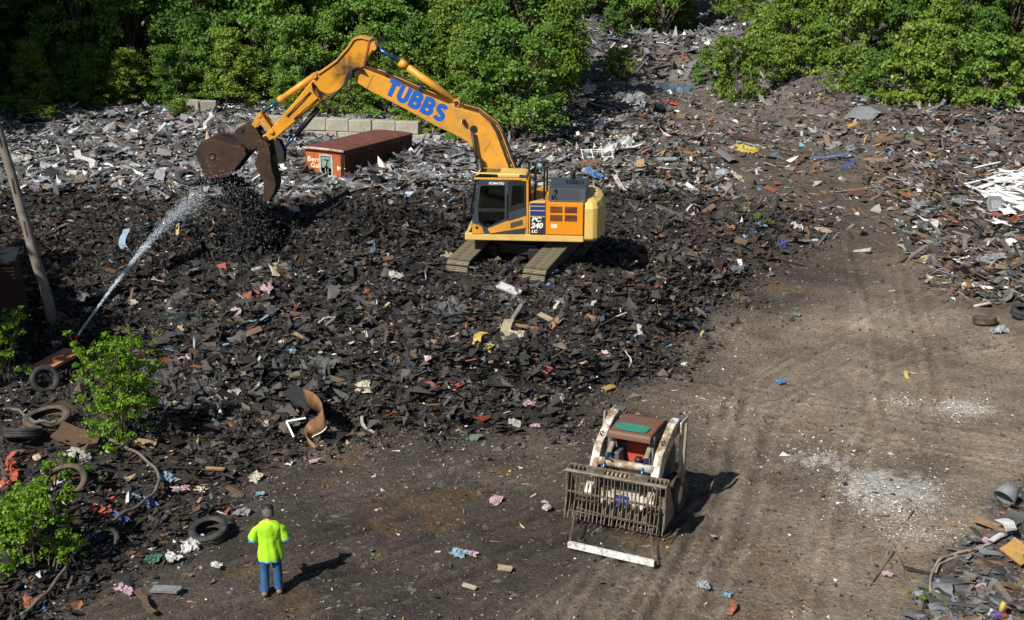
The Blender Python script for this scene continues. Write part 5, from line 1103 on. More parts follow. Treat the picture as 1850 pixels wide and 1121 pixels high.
# ------------------------------------------------------------------ wall of concrete blocks
def build_wall():
    p0, p1 = at(470, 222, 1.7), at(772, 234, 1.7); d = (p1-p0); L = d.length; d.normalize(); root = empty('block_wall', (p0.x, p0.y, 0), math.atan2(d.y, d.x))
    tag(root, 'weathered wall of large concrete blocks behind the rusty truck box', 'wall'); bw, bh = 1.22, .62
    ms = []
    for k in range(4):
        r = random.Random(k); b = MB(); b.box((0, 0, 0), (bw-.03, .62, bh-.02)); me = b.jitter(.018, k).mesh('block', M['concrete']); ms.append(me)
    g = min(H1(p0.x+d.x*t, p0.y+d.y*t) for t in (0, L*.3, L*.6, L)); zt = 2.08
    for row in range(4):
        n = int(L/bw)
        for k in range(n):
            if row == 0 and k in (1,): continue
            z = zt-bh/2-bh*row; x = bw*(k+.5)+(.5*bw if row % 2 else 0)
            o = link('block', ms[(k+row) % 4], root, (x+random.uniform(-.02, .02), random.uniform(-.04, .04), z+random.uniform(-.01, .01)), (0, 0, random.uniform(-.02, .02)))
            bv = o.modifiers.new('edge', 'BEVEL'); bv.width = .035; bv.segments = 2
    for k, (px, py, a) in enumerate(((368, 198, .2), (340, 196, -.1))):
        q = on(px, py); o = link('concrete_block', ms[k], None, (q.x, q.y, q.z+.18), (.05, .06, a), (1.1, 1, .9)); tag(o, ['pale concrete block lying loose at the foot of the left wood', 'concrete block beside the low shrub at the wood edge'][k], 'block')
build_wall()

# ------------------------------------------------------------------ leaning pole and ribbed bin on the left
def build_left():
    q = on(97, 580); d = ray(0, 245); t = q.y/d.y; top = Vector((0, 0, CAMH))+d*t; ax = top-q; end = q+ax*1.35
    root = empty('utility_pole', q); tag(root, 'weathered grey wooden pole leaning to the left over the mound', 'pole')
    n = 14; b = MB(); b.tube([(end-q)*(i/(n-1))+Vector((0, 0, -.3*(i == 0)))+Vector((random.uniform(-.012, .012), random.uniform(-.012, .012), 0)) for i in range(n)], [.155-.05*i/(n-1) for i in range(n)], 12); b.build('shaft', M['pole'], root, True)
    for f in (.35, .52, .7): MB().tube([(end-q)*f+Vector((.0, -.15, 0)), (end-q)*(f+.06)+Vector((.02, -.145, .0))], .012, 5).build('split', M['bark'], root)
    q = on(10, 600); root = empty('ribbed_bin', (q.x-.55, q.y+.5, q.z-.1), .25); tag(root, 'dark rusty ribbed bin at the left edge beside the leaning pole', 'bin')
    b = MB(); b.prism([(-.95, 0), (.95, 0), (.80, 2.1), (-.80, 2.1)], -.8, .8); b.build('shell', M['bin_rust'], root, bevel=.02)
    for k in range(20):
        f = k/20; w = .95-.15*f; MB().box((0, 0, .06+.1*k), (2*w+.05, 1.66, .045)).build('rib', M['bin_rust'], root, bevel=.01)
    MB().box((0, 0, 2.12), (1.75, 1.75, .09)).build('lid', M['steel_dark'], root, bevel=.02)
build_left()

# ------------------------------------------------------------------ tyres
def tyre_mesh(R_, w, rin, seed, m, dent=0.0):
    prof = [(rin, -w*.34), (rin+.02, -w*.42), (R_*.80, -w*.5), (R_*.93, -w*.46), (R_, -w*.36), (R_*1.004, -w*.12), (R_*.985, -w*.10), (R_*.985, -w*.06), (R_*1.006, -w*.04), (R_*1.006, w*.04), (R_*.985, w*.06), (R_*.985, w*.10), (R_*1.004, w*.12), (R_, w*.36), (R_*.93, w*.46), (R_*.80, w*.5), (rin+.02, w*.42), (rin, w*.34), (rin+.025, w*.30), (R_*.86, w*.36), (R_*.90, 0), (R_*.86, -w*.36), (rin+.025, -w*.30)]
    b = MB(); b.lathe(prof, 40, (0, 0, 0), None, True)
    if dent:
        V = np.array(b.v); a = np.arctan2(V[:, 1], V[:, 0]); f = 1+dent*np.sin(2*a+.6)+dent*.35*np.sin(3*a+1); V[:, 0] *= f; V[:, 1] *= f; V[:, 2] += dent*.3*np.sin(2*a); b.v = [tuple(v) for v in V]
    return b.mesh('tyre', m, True)
def tyre(px, py, R_, tilt, az, label, m='rubber', dent=0.0, w=.24, rin=.62, lift=.5, seed=0):
    q = on(px, py); o = link('tyre', tyre_mesh(R_, w, R_*rin, seed, M[m], dent), None, q); o.rotation_euler = (tilt, 0, az)
    o.location.z += abs(math.sin(tilt))*R_*.9*lift*2*.5+abs(math.cos(tilt))*w*.4; tag(o, label, 'tyre', 'discarded tyres'); return o
tyre(378, 972, .40, R(14), R(-20), 'black car tyre lying flat on the dirt near the worker', 'rubber', 0, .25, .60)
tyre(82, 698, .36, R(68), R(35), 'tyre standing on edge beside the orange rusty sheet', 'rubber', 0, .2, .62)
tyre(85, 768, .50, R(12), R(10), 'flattened muddy tyre lying left of the shrub', 'rubber_dirty', .10, .24, .66)
tyre(42, 795, .44, R(-22), R(0), 'black tyre lying below the flattened muddy tyre', 'rubber', 0, .24, .64)
tyre(117, 888, .42, R(60), R(10), 'dented brown tyre casing propped upright by the lower shrub', 'rubber_dirty', .16, .17, .72)
tyre(186, 990, .30, R(35), R(25), 'curled tyre piece beside the hose and blue scraps', 'rubber', .12, .16, .68)
tyre(30, 1008, .38, R(62), R(70), 'tyre half hidden under the lower left shrub', 'rubber', 0, .22, .62)
tyre(1778, 586, .36, R(-10), R(0), 'worn tyre lying on the dirt at the foot of the right heap', 'rubber_dirty', 0, .26, .55)
tyre(1848, 572, .38, R(12), R(30), 'tyre cut by the right edge of the picture', 'rubber', 0, .26, .55)
tyre(342, 330, .48, R(30), R(10), 'tyre lying in the grey waste left of the bucket', 'rubber', 0, .24, .58)

# ------------------------------------------------------------------ hoses and the water nozzle
def ground_tube(name, pts, r, m, label, cat, lift=.03, sub=6):
    P_ = [on(*p) for p in smooth_px(pts, sub)]; q = P_[0]; b = MB(); b.tube([p-q+Vector((0, 0, lift+.02*math.sin(i*.9))) for i, p in enumerate(P_)], r, 8)
    return tag(b.build(name, M[m], None, True, 0, q), label, cat)
ground_tube('water_hose', [(198, 806), (235, 822), (268, 845), (287, 868), (285, 892), (262, 918), (228, 938), (200, 955), (172, 975), (150, 995), (125, 1030), (98, 1070), (68, 1100), (40, 1125)], .036, 'hose', 'thick muddy water hose curving down to the bottom left corner', 'hose', .15)
ground_tube('hose_piece', [(8, 757), (30, 755), (48, 768), (62, 777), (85, 779), (104, 779)], .04, 'hose', 'short grey hose lying across the flattened muddy tyre', 'hose', .22)
def build_nozzle():
    q = on(118, 652); tip = q+Vector((.22, .25, 1.0)); root = empty('water_nozzle', q); tag(root, 'grey water nozzle with red band spraying over the mound', 'nozzle'); d = (tip-q)
    d0 = at(128, 626, q.z+.85)-q; d0 = Vector((.30, .42, .62)); 
    MB().tube([Vector((-.05, -.1, -.15)), d0*.55], .035, 10).build('pipe', M['loader_grey'], root, True)
    MB().tube([d0*.55, d0*.95], .045, 10).build('red_band', M['red_paint'], root, True)
    MB().tube([d0*.95, d0*1.12], [.04, .02], 10).build('tip', M['white'], root, True)
    MB().tube([Vector((-.05, -.1, -.15)), Vector((-.4, -.5, -.3)), Vector((-.5, -1.2, -.35))], .04, 8).build('feed_pipe', M['hose'], root, True)
    return q+d0*1.1
M['red_paint'] = mat('red paint', (.45, .02, .02), .5)
NOZ = build_nozzle()
def octs(name, P_, S, C, m, label, cat):
    n = len(P_); rng = np.random.default_rng(3); Rm = rotmats(rng.uniform(0, 6.28, n), rng.uniform(0, 3, n), rng.uniform(0, 6.28, n))
    sc = S[:, None]*rng.uniform(.6, 1.4, (n, 3)); V, F, Cc = instances([TETRA], np.zeros(n, int), P_, Rm, sc, np.column_stack([C, np.ones(n)]))
    return tag(link(name, np_mesh(name, V, F, m, Cc)), label, cat, kind='stuff')
def build_spray():
    rng = np.random.default_rng(8); A = np.array(NOZ[:]); d = ray(300, 400); t = 42.3/d.y; Bp = np.array([d.x*t, d.y*t, CAMH+d.z*t]); d = ray(385, 335); t = 43.6/d.y; Cp = np.array([d.x*t, d.y*t, CAMH+d.z*t])
    n = 8000; u = .86*rng.uniform(0, 1, n)**1.15; 
    # quadratic curve through nozzle, middle and end
    mid = 2*Bp-.5*A-.5*Cp; P_ = ((1-u)**2)[:, None]*A+(2*u*(1-u))[:, None]*mid+(u**2)[:, None]*Cp
    spread = .014+.26*u**1.8; P_ = P_+rng.normal(0, 1, (n, 3))*spread[:, None]*np.array([1, .8, 1.0]); P_[:, 2] -= np.abs(rng.normal(0, 1, n))*.35*u**2
    S = np.where(u < .35, .011, .009)*rng.uniform(.5, 1.3, n); octs('water_spray', P_, S, np.ones((n, 3)), M['drop'], 'white jet of water drops arching over the mound to the bucket', 'water')
    # soil falling from the bucket
    m_ = 21000; v = rng.uniform(0, 1, m_)**.8; q0 = EP(415, 325); q1 = EP(462, 445)
    dx = Vector((math.cos(R(-5)), math.sin(R(-5)), 0)); dn = Vector((math.sin(R(5)), math.cos(R(5)), 0))
    def W(q): return np.array((EXC+dx*q[0]+Vector((0, 0, q[1])))[:])
    w0, w1 = W(q0), W(q1); P2 = w0+(w1-w0)*v[:, None]+np.array([.0, 0, 0]); P2[:, 0] += .22*np.sin(v*3.1); sp = .13+.20*v
    P2 = P2+rng.normal(0, 1, (m_, 3))*sp[:, None]*np.array([1, 1.1, .6]); C = np.repeat(rng.uniform(.008, .035, (m_, 1)), 3, 1)
    S2 = .022+.05*rng.uniform(0, 1, m_)**3; k = rng.uniform(0, 1, m_) < .05; C[k] = .6; S2[k] = .011
    octs('falling_soil', P2, S2, C, M['debris'], 'black wet soil falling in a dense stream from the bucket', 'soil')
    k = 1000; a = rng.uniform(0, 1, (k, 1)); c0, c1 = W(EP(372, 300)), W(EP(440, 330)); P3 = c0+(c1-c0)*a+rng.normal(0, 1, (k, 3))*np.array([.25, .5, .28])
    octs('spray_mist', P3, np.full(k, .011)*rng.uniform(.5, 1.4, k), np.ones((k, 3)), M['drop'], 'fine white water drops around the bucket', 'water')
build_spray()

# ------------------------------------------------------------------ single pieces of waste one can pick out
CM = {}
PALC = {'white': (.66, .66, .64), 'dirtywhite': (.48, .46, .40), 'cream': (.62, .56, .38), 'pink': (.58, .36, .42), 'blue': (.06, .20, .48), 'lightblue': (.22, .42, .55), 'deepblue': (.03, .06, .32), 'red': (.42, .04, .025), 'salmon': (.50, .085, .05), 'rustorange': (.42, .11, .03),
  'yellow': (.66, .50, .03), 'amber': (.58, .30, .03), 'green': (.03, .20, .10), 'darkgreen': (.022, .045, .038), 'teal': (.10, .30, .28), 'brown': (.20, .105, .05), 'redbrown': (.14, .045, .03), 'wood': (.42, .24, .09), 'paleclay': (.46, .36, .22), 'grey': (.24, .25, .26), 'slate': (.10, .105, .11), 'black': (.012, .012, .013), 'purple': (.16, .08, .42), 'silver': (.36, .42, .46), 'charcoal': (.035, .035, .036), 'cloudy': (.30, .33, .34), 'brown2': (.07, .045, .03), 'brightrust': (.62, .19, .04)}
def cm(c):
    if c not in CM: a = PALC[c]; g = sum(a)/3; CM[c] = mat('scrap '+c, tuple((v*.78+g*.22)*.82 for v in a), .65, 0, .30, 7, .3, 22, tuple(v*.22+.022 for v in a), .36, 7, .16)
    return CM[c]
def metres(q): return ((q.y*CP)+(CAMH-q.z)*SP)/FOC
def yaw_of(a, q):
    dep = math.atan2(CAMH-q.z, q.y); return math.atan2(-math.sin(R(a))/max(.3, math.sin(dep)*1.6), math.cos(R(a)))
def cloth_mesh(w, l, amp, seed, m, nx=15, ny=12, thick=.012):
    """crumpled sheet: folded in plan, ridged in height, ragged edge"""
    rng = np.random.default_rng(seed); u, v = np.meshgrid(np.linspace(-.5, .5, nx), np.linspace(-.5, .5, ny)); u = u.ravel(); v = v.ravel(); s = seed*3.7
    rim = np.maximum(np.abs(u), np.abs(v))*2; rag = 1+rim*(.55*fbm(u*2.5+s, v*2.5, seed, 3)+.35*fbm(u*7+s, v*7, seed+5, 2))
    x = u*w*rag+.22*w*fbm(v*3+3+s, u*3, seed+1, 3); y = v*l*rag+.22*l*fbm(u*3+9, v*3+s, seed+2, 3)
    rd = 1-np.abs(fbm(u*3.2+s, v*3.2, seed+3, 2)*2); r2 = 1-np.abs(fbm(u*8+s, v*8, seed+4, 2)*2)
    z = amp*(1.5*rd*(1-rim*.6)+.6*r2)-amp*.6+rng.uniform(-1, 1, len(u))*amp*.12
    F = np.array([(j*nx+i, j*nx+i+1, (j+1)*nx+i+1, (j+1)*nx+i) for j in range(ny-1) for i in range(nx-1)])
    return np_mesh('cloth', np.column_stack([x, y, z]), F, m, None, False)
def strip_mesh(w, wid, amp, seed, m, th=.01):
    r = random.Random(seed); n = 10; b = MB(); L_ = []; 
    for i in range(n):
        f = i/(n-1)-.5; L_.append((f*w, .12*w*math.sin(f*5+seed)*r.uniform(.6, 1), amp*(.5+.5*math.sin(f*6+seed*2))))
    vs_ = []
    for x, y, z in L_: vs_ += [(x, y-wid/2, z+.01), (x, y+wid/2, z+r.uniform(0, .03)), (x, y+wid/2, z-th), (x, y-wid/2, z-th)]
    fs_ = [(4*i+k, 4*i+(k+1) % 4, 4*i+4+(k+1) % 4, 4*i+4+k) for i in range(n-1) for k in range(4)]+[(0, 1, 2, 3), (4*n-1, 4*n-2, 4*n-3, 4*n-4)]
    return b.add(vs_, fs_).mesh('strip', m)
def board_mesh(w, wid, th, seed, m):
    r = random.Random(seed); b = MB(); k = r.uniform(-.08, .08)*w
    o = [(-w/2, -wid/2), (-w/2+r.uniform(0, .06)*w, 0), (-w/2-r.uniform(0, .05)*w, wid/2), (0, wid/2+r.uniform(-.02, .02)*wid), (w/2-r.uniform(0, .06)*w, wid/2), (w/2+r.uniform(0, .04)*w, .1*wid), (w/2-r.uniform(0, .05)*w, -wid/2), (0, -wid/2)]
    b.prism(o, -th/2, th/2, 'xy'); b.v = [(x, y, z+k*(x/w)**2) for x, y, z in b.v]; return b.mesh('board', m)
def bag_mesh(w, seed, m, flat=.6):
    rng = np.random.default_rng(seed); bm = bmesh.new(); bmesh.ops.create_icosphere(bm, subdivisions=3, radius=.5*w)
    for v in bm.verts:
        c = v.co/w*5; s = fbm(np.array([c.x+seed+c.z*1.3]), np.array([c.y-c.z]), seed, 3)[0]; v.co *= 1+.35*s; v.co.z *= flat
    me = bpy.data.meshes.new('bag'); bm.to_mesh(me); bm.free(); me.materials.append(m); me.polygons.foreach_set('use_smooth', [False]*len(me.polygons)); return me
def panel_mesh(w, l, bend, seed, m, th=.012):
    n = 9; b = MB(); vs_ = []; r = random.Random(seed)
    for i in range(n):
        f = i/(n-1)-.5; z = bend*math.sin(f*4+seed)*w*.3
        vs_ += [(f*w, -l/2*(1+r.uniform(-.08, .08)), z), (f*w, l/2*(1+r.uniform(-.08, .08)), z+.03*l), (f*w, l/2, z-th+.03*l), (f*w, -l/2, z-th)]
    return b.add(vs_, [(4*i+k, 4*i+(k+1) % 4, 4*i+4+(k+1) % 4, 4*i+4+k) for i in range(n-1) for k in range(4)]+[(0, 1, 2, 3), (4*n-1, 4*n-2, 4*n-3, 4*n-4)]).mesh('panel', m)
CNT = [0]
def piece(kind, px, py, wpx, asp, ang, col, name, label, cat, tilt=.18, lift=.06, group=None):
    CNT[0] += 1; sd = CNT[0]; q = on(px, py); w = wpx*metres(q)*(1 if abs(math.sin(R(ang))) < .5 else 1.15); m = cm(col); r = random.Random(sd)
    if kind == 'cloth': w *= .82; me = cloth_mesh(w, w*asp*1.6, w*.17, sd, m)
    elif kind == 'strip': me = strip_mesh(w, w*asp, w*.07, sd, m)
    elif kind == 'board': me = board_mesh(w, w*asp, min(.06, w*.06)+.012, sd, m)
    elif kind == 'bag': me = bag_mesh(w, sd, m)
    else: me = panel_mesh(w, w*asp*1.5, .3, sd, m)
    o = link(name, me, None, q+Vector((0, 0, lift+w*.04)))
    n = nrm(q.x, q.y); e = (Vector((0, 0, 1)).rotation_difference((n+Vector((r.uniform(-tilt, tilt), -abs(r.gauss(0, tilt)), 0))).normalized()).to_matrix() @ Matrix.Rotation(yaw_of(ang, q), 3, 'Z')).to_euler(); o.rotation_euler = e
    return tag(o, label, cat, group)
PCS = [
 # near left
 ('board', 106, 672, 66, .66, -35, 'brightrust', 'rusty_sheet', 'orange rusty steel sheet under the water nozzle', 'metal sheet', .35, .3),
 ('board', 138, 797, 76, .62, 4, 'brown', 'plywood_sheet', 'broken sheet of weathered plywood below the big shrub', 'plywood', .25),
 ('board', 262, 808, 45, .4, 12, 'wood', 'broken_board', 'splintered brown board right of the plywood sheet', 'board'),
 ('board', 385, 853, 42, .16, 0, 'wood', 'wood_stick', 'pale split stick lying above the worker', 'stick'),
 ('board', 425, 895, 45, .16, 35, 'brown', 'wood_plank', 'brown plank slanting above the worker', 'plank'),
 ('board', 412, 928, 22, .25, -75, 'rustorange', 'wood_offcut', 'short orange wood offcut beside the slanting brown plank', 'offcut'),
 ('cloth', 462, 866, 25, .7, 20, 'cream', 'cream_scrap', 'folded cream scrap just above the slanting brown plank', 'scrap'),
 ('cloth', 470, 897, 17, .5, 0, 'lightblue', 'blue_scrap', 'small bright blue scrap above the cap of the worker', 'scrap'),
 ('cloth', 440, 930, 32, .6, 20, 'cloudy', 'clear_plastic', 'crumpled clear plastic left of the cap of the worker', 'plastic'),
 ('cloth', 345, 990, 45, .6, -15, 'white', 'white_bag', 'white and blue plastic bag beside the black car tyre', 'bag'),
 ('cloth', 275, 1015, 24, .7, 10, 'green', 'green_plastic', 'dark green plastic piece left of the white bag', 'plastic'),
 ('cloth', 310, 1012, 34, .5, 25, 'white', 'white_film', 'shredded white film between green plastic and white bag', 'plastic'),
 ('cloth', 392, 1026, 26, .5, 15, 'white', 'white_scrap', 'white paper scrap right of the white bag', 'scrap'),
 ('cloth', 220, 942, 30, .5, 35, 'deepblue', 'blue_rag', 'blue rag right beside the middle of the hose', 'rag'),
 ('cloth', 272, 912, 28, .5, 30, 'blue', 'blue_film', 'torn blue film inside the bend of the hose', 'plastic'),
 ('cloth', 177, 975, 26, .7, 10, 'deepblue', 'blue_bag', 'blue bag inside the curled tyre piece', 'bag'),
 ('cloth', 303, 866, 30, .5, -20, 'lightblue', 'light_blue_scrap', 'pale blue scrap just right of the hose bend', 'scrap'),
 ('cloth', 325, 888, 36, .35, -8, 'pink', 'pink_insulation', 'strip of pink insulation right of the hose bend', 'insulation'),
 ('cloth', 365, 890, 24, .5, 10, 'cream', 'cream_lump', 'cream lump right of the pink strip by the hose', 'scrap'),
 ('cloth', 225, 1070, 34, .45, 12, 'pink', 'pink_insulation', 'pink insulation tuft low on the bank left of the worker', 'insulation'),
 ('board', 300, 1072, 58, .32, 12, 'grey', 'grey_slab', 'long grey slab left of the worker feet', 'slab'),
 ('strip', 262, 1098, 70, .14, 38, 'brown', 'bark_strip', 'long brown bark strip at the bottom left', 'strip'),
 ('cloth', 52, 1095, 26, .6, 5, 'rustorange', 'orange_scrap', 'crumbled orange scrap left of the hose end', 'scrap'),
 ('cloth', 112, 618, 26, .6, -20, 'purple', 'purple_rag', 'purple rag in the shade behind the nozzle', 'rag'),
 ('cloth', 112, 880, 20, 1.0, 60, 'white', 'white_plastic', 'white plastic piece inside the dented tyre casing', 'plastic'),
 ('bag', 68, 832, 16, 1, 0, 'cream', 'cream_stone', 'cream stone beside the low weeds', 'stone'),
 ('cloth', 145, 828, 44, .4, 5, 'dirtywhite', 'white_rubble', 'crumbled white plaster under the plywood sheet', 'plaster'),
 # mound, left part
 ('board', 40, 508, 24, .3, -25, 'salmon', 'red_scrap', 'red plastic scrap beside the ribbed bin', 'scrap'),
 ('board', 400, 491, 26, .62, 60, 'salmon', 'red_sheet', 'red triangular panel on the mound left of the orange one', 'panel', .3),
 ('board', 458, 537, 36, .62, -5, 'rustorange', 'orange_sheet', 'rusty orange panel on the mound beside pink insulation', 'panel', .3),
 ('cloth', 482, 528, 38, .4, 55, 'pink', 'pink_insulation', 'pink insulation sheet beside the rusty orange panel', 'insulation'),
 ('strip', 427, 568, 34, .3, 55, 'pink', 'pink_insulation', 'pink insulation strip below the rusty orange panel', 'insulation'),
 ('cloth', 332, 585, 42, 1.0, 70, 'darkgreen', 'green_tarp', 'dark green plastic tarp on the mound above the shrub', 'tarp', .3, .12),
 ('strip', 298, 553, 18, .35, -70, 'pink', 'pink_insulation', 'small pink insulation strip above the dark green tarp', 'insulation'),
 ('cloth', 240, 550, 22, .6, 20, 'cream', 'cream_scrap', 'cream scrap on the mound near the water jet', 'scrap'),
 ('strip', 228, 450, 46, .25, 80, 'lightblue', 'blue_sheet', 'pale blue plastic strip standing in the water jet', 'plastic', .5, .15),
 ('strip', 262, 410, 30, .16, -15, 'lightblue', 'blue_pipe', 'bent pale blue plastic strip above the water jet', 'plastic'),
 ('strip', 260, 453, 28, .16, 5, 'dirtywhite', 'white_strip', 'curled white strip right of the water jet', 'strip'),
 ('strip', 400, 635, 36, .2, -60, 'lightblue', 'blue_strap', 'pale blue plastic strap low on the mound', 'strap'),
 ('cloth', 463, 490, 20, .7, 0, 'silver', 'blue_bottle_cluster', 'tangled bluish plastic above the rusty orange panel', 'plastic'),
 ('strip', 500, 490, 40, .25, 35, 'paleclay', 'yellowish_strip', 'ragged yellowish strip right of the tangled bluish plastic', 'strip'),
 ('cloth', 335, 648, 16, 1.2, 80, 'pink', 'pink_insulation', 'small pink insulation piece right of the big shrub', 'insulation'),
 ('strip', 470, 583, 36, .14, -12, 'lightblue', 'light_blue_sheet', 'light blue sheet strip below the pink insulation sheet', 'plastic'),
 ('board', 452, 608, 44, .3, -15, 'brown', 'brown_plank', 'brown plank half buried below the rusty orange panel', 'plank'),
 ('strip', 590, 585, 34, .14, -15, 'dirtywhite', 'bent_pipe', 'bent white pipe on the mound right of the orange panel', 'pipe', .4, .1),
 ('board', 553, 583, 14, .6, 30, 'red', 'red_scrap', 'small red scrap left of the bent white pipe', 'scrap'),
 ('strip', 700, 590, 22, .25, -60, 'lightblue', 'blue_scrap', 'light blue strip scrap in the middle of the mound', 'scrap'),
 ('strip', 698, 468, 18, .16, -60, 'white', 'white_stick', 'white stick on the mound left of the tracks', 'stick'),
 ('board', 565, 404, 0, .5, 0, 'salmon', 'brick_scrap', 'x', 'x'),
 ('cloth', 655, 708, 34, .7, 0, 'cream', 'white_bundle', 'round crumpled cream bundle low on the mound', 'bundle', .1, .1),
 ('board', 775, 703, 36, .6, 35, 'salmon', 'red_sheet', 'torn red panel low on the mound right of the cream bundle', 'panel', .3),
 ('board', 830, 700, 20, .5, -20, 'red', 'red_scrap', 'small red sheet right of the torn red panel', 'scrap'),
 ('cloth', 388, 733, 36, .6, -10, 'cloudy', 'grey_film', 'flat grey film sheet left of the curled brown sheet', 'plastic'),
 ('cloth', 418, 718, 28, .6, 0, 'dirtywhite', 'white_shreds', 'white shredded plastic above the grey film sheet', 'plastic'),
 ('board', 545, 735, 62, .55, 20, 'charcoal', 'black_sheet', 'black tar sheet behind the curled brown sheet', 'sheet', .35, .15),
 ('cloth', 568, 838, 18, .6, 0, 'pink', 'pink_insulation', 'pink tuft on the dirt below the curled brown sheet', 'insulation'),
 ('strip', 665, 780, 48, .1, 42, 'dirtywhite', 'white_smear', 'pale stick lying on the slope foot above the dirt', 'stick'),
 # mound, middle and right
 ('strip', 865, 622, 40, .35, -40, 'yellow', 'yellow_strap', 'tangled yellow straps in the middle of the mound', 'strap', .4, .1),
 ('cloth', 880, 632, 22, .7, 10, 'yellow', 'yellow_bag', 'yellow plastic bag beside the tangled yellow straps', 'bag'),
 ('cloth', 883, 622, 16, .7, 0, 'pink', 'pink_insulation', 'pink insulation scrap beside the yellow plastic bag', 'insulation'),
 ('board', 920, 528, 52, .3, 22, 'white', 'white_board', 'white board with brown end below the tracks', 'board', .3),
 ('strip', 918, 610, 46, .35, 75, 'paleclay', 'cream_cloth', 'hanging cream cloth in the middle of the mound', 'cloth', .5, .15),
 ('cloth', 936, 612, 22, .9, 60, 'cream', 'cream_cloth', 'cream cloth piece right of the hanging cream cloth', 'cloth', .4, .1),
 ('board', 952, 596, 42, .14, 6, 'wood', 'wood_lath', 'orange brown lath right of the cream cloth', 'lath'),
 ('board', 985, 578, 34, .3, 30, 'paleclay', 'clay_board', 'pale brown board above the orange brown lath', 'board'),
 ('board', 1004, 588, 34, .3, -35, 'wood', 'clay_board', 'pale brown board slanting down right of the lath', 'board'),
 ('board', 1062, 577, 28, .4, 5, 'wood', 'wood_block', 'wood block on the right part of the mound', 'block'),
 ('strip', 1006, 558, 30, .18, -75, 'white', 'white_strip', 'white and blue strip standing on the mound', 'strip', .4, .1),
 ('cloth', 1010, 548, 16, .6, -20, 'lightblue', 'blue_scrap', 'blue scrap at the top of the standing white strip', 'scrap'),
 ('strip', 1155, 602, 26, .3, -70, 'white', 'white_sheet', 'white curved panel at the right edge of the mound', 'panel', .3),
 ('strip', 1135, 660, 34, .06, 75, 'white', 'white_rod', 'thin white rod leaning at the right foot of the mound', 'rod', .5, .15),
 ('board', 1100, 705, 24, .6, -20, 'amber', 'cardboard_piece', 'orange cardboard piece at the right foot of the mound', 'cardboard'),
 ('board', 1058, 661, 16, .6, 25, 'amber', 'amber_scrap', 'amber scrap low on the right part of the mound', 'scrap'),
 ('cloth', 955, 735, 36, .4, 0, 'pink', 'pink_insulation', 'pink insulation at the foot of the mound before the loader', 'insulation'),
 ('cloth', 930, 768, 24, .6, 0, 'dirtywhite', 'white_lumps', 'white lumps at the foot of the mound left of the loader', 'scrap'),
 ('cloth', 968, 774, 22, .4, 0, 'pink', 'pink_insulation', 'pink and red scraps at the foot of the mound beside the loader', 'insulation'),
 ('cloth', 1005, 723, 28, .5, 8, 'silver', 'clear_film', 'silvery film at the foot of the mound behind the loader', 'plastic'),
 ('board', 988, 672, 18, .7, -40, 'salmon', 'red_scrap', 'red brown scrap in the lower middle of the mound', 'scrap'),
 ('cloth', 815, 468, 36, .35, 5, 'paleclay', 'torn_cardboard', 'torn brown cardboard between the two tracks', 'cardboard'),
 ('board', 850, 488, 28, .3, -3, 'cream', 'cream_board', 'pointed cream board between the two tracks', 'board'),
 ('cloth', 1002, 495, 16, .5, 0, 'lightblue', 'blue_scrap', 'light blue scrap right of the right track', 'scrap'),
 ('cloth', 995, 518, 16, .5, 5, 'blue', 'blue_scrap', 'blue scrap below the right track', 'scrap'),
 ('cloth', 770, 525, 24, .6, 70, 'dirtywhite', 'ragged_white_cloth', 'x', 'x'),
 ('cloth', 715, 508, 30, .5, -60, 'dirtywhite', 'white_cloth', 'ragged white cloth on the mound left of the tracks', 'cloth'),
 # right slope and track
 ('board', 1338, 442, 22, .8, 10, 'brown', 'brown_sheet', 'brown panel on the slope above the dirt track', 'panel', .4, .1),
 ('board', 1297, 485, 40, .4, -60, 'redbrown', 'rusty_sheet', 'dark red rusty sheet on the slope beside the dirt track', 'metal sheet', .4, .1),
 ('strip', 1245, 382, 26, .14, -50, 'white', 'white_stick', 'white stick with pink cloth on the slope right of the excavator', 'stick', .4, .1),
 ('strip', 1255, 388, 22, .3, -50, 'pink', 'pink_cloth', 'pink cloth under the white stick on the slope', 'cloth'),
 ('cloth', 1440, 412, 26, .6, -35, 'white', 'white_bag', 'white plastic bag at the edge of the dirt track', 'bag'),
 ('cloth', 1488, 420, 28, .5, 0, 'paleclay', 'cardboard_piece', 'cardboard piece lying on the upper dirt track', 'cardboard'),
 ('cloth', 1412, 443, 22, .5, 5, 'deepblue', 'blue_rag', 'blue rag at the edge of the dirt track', 'rag'),
 ('strip', 1632, 452, 22, .35, 35, 'paleclay', 'wood_chunk', 'pale wood chunk on the upper dirt track', 'wood'),
 ('strip', 1688, 422, 40, .3, -70, 'white', 'white_sheet', 'white standing panel at the edge of the right heap', 'panel', .4, .15),
 ('cloth', 1752, 521, 32, .5, 6, 'white', 'printed_sheet', 'printed white sheet at the foot of the right heap', 'paper'),
 ('strip', 1785, 528, 36, .16, 20, 'paleclay', 'cream_strip', 'curled cream strip at the foot of the right heap', 'strip'),
 ('cloth', 1805, 602, 42, .4, -18, 'silver', 'pale_film', 'crumpled pale film right of the worn tyre', 'plastic'),
 ('strip', 1637, 682, 16, .4, -65, 'yellow', 'yellow_glove', 'small yellow strip lying alone on the bare dirt', 'scrap'),
 ('cloth', 1410, 693, 20, .6, 0, 'blue', 'blue_rag', 'dull blue rag lying alone on the bare dirt', 'rag'),
 ('cloth', 1440, 572, 18, .4, 0, 'teal', 'teal_scrap', 'teal scrap lying on the dirt right of the mound', 'scrap'),
 ('cloth', 1208, 626, 22, .6, -20, 'lightblue', 'blue_scrap', 'light blue scrap at the right foot of the mound', 'scrap'),
 # back slope behind the excavator
 ('cloth', 1110, 278, 95, .3, -12, 'white', 'white_tarp', 'large crumpled white tarp on the slope behind the excavator', 'tarp', .2, .15),
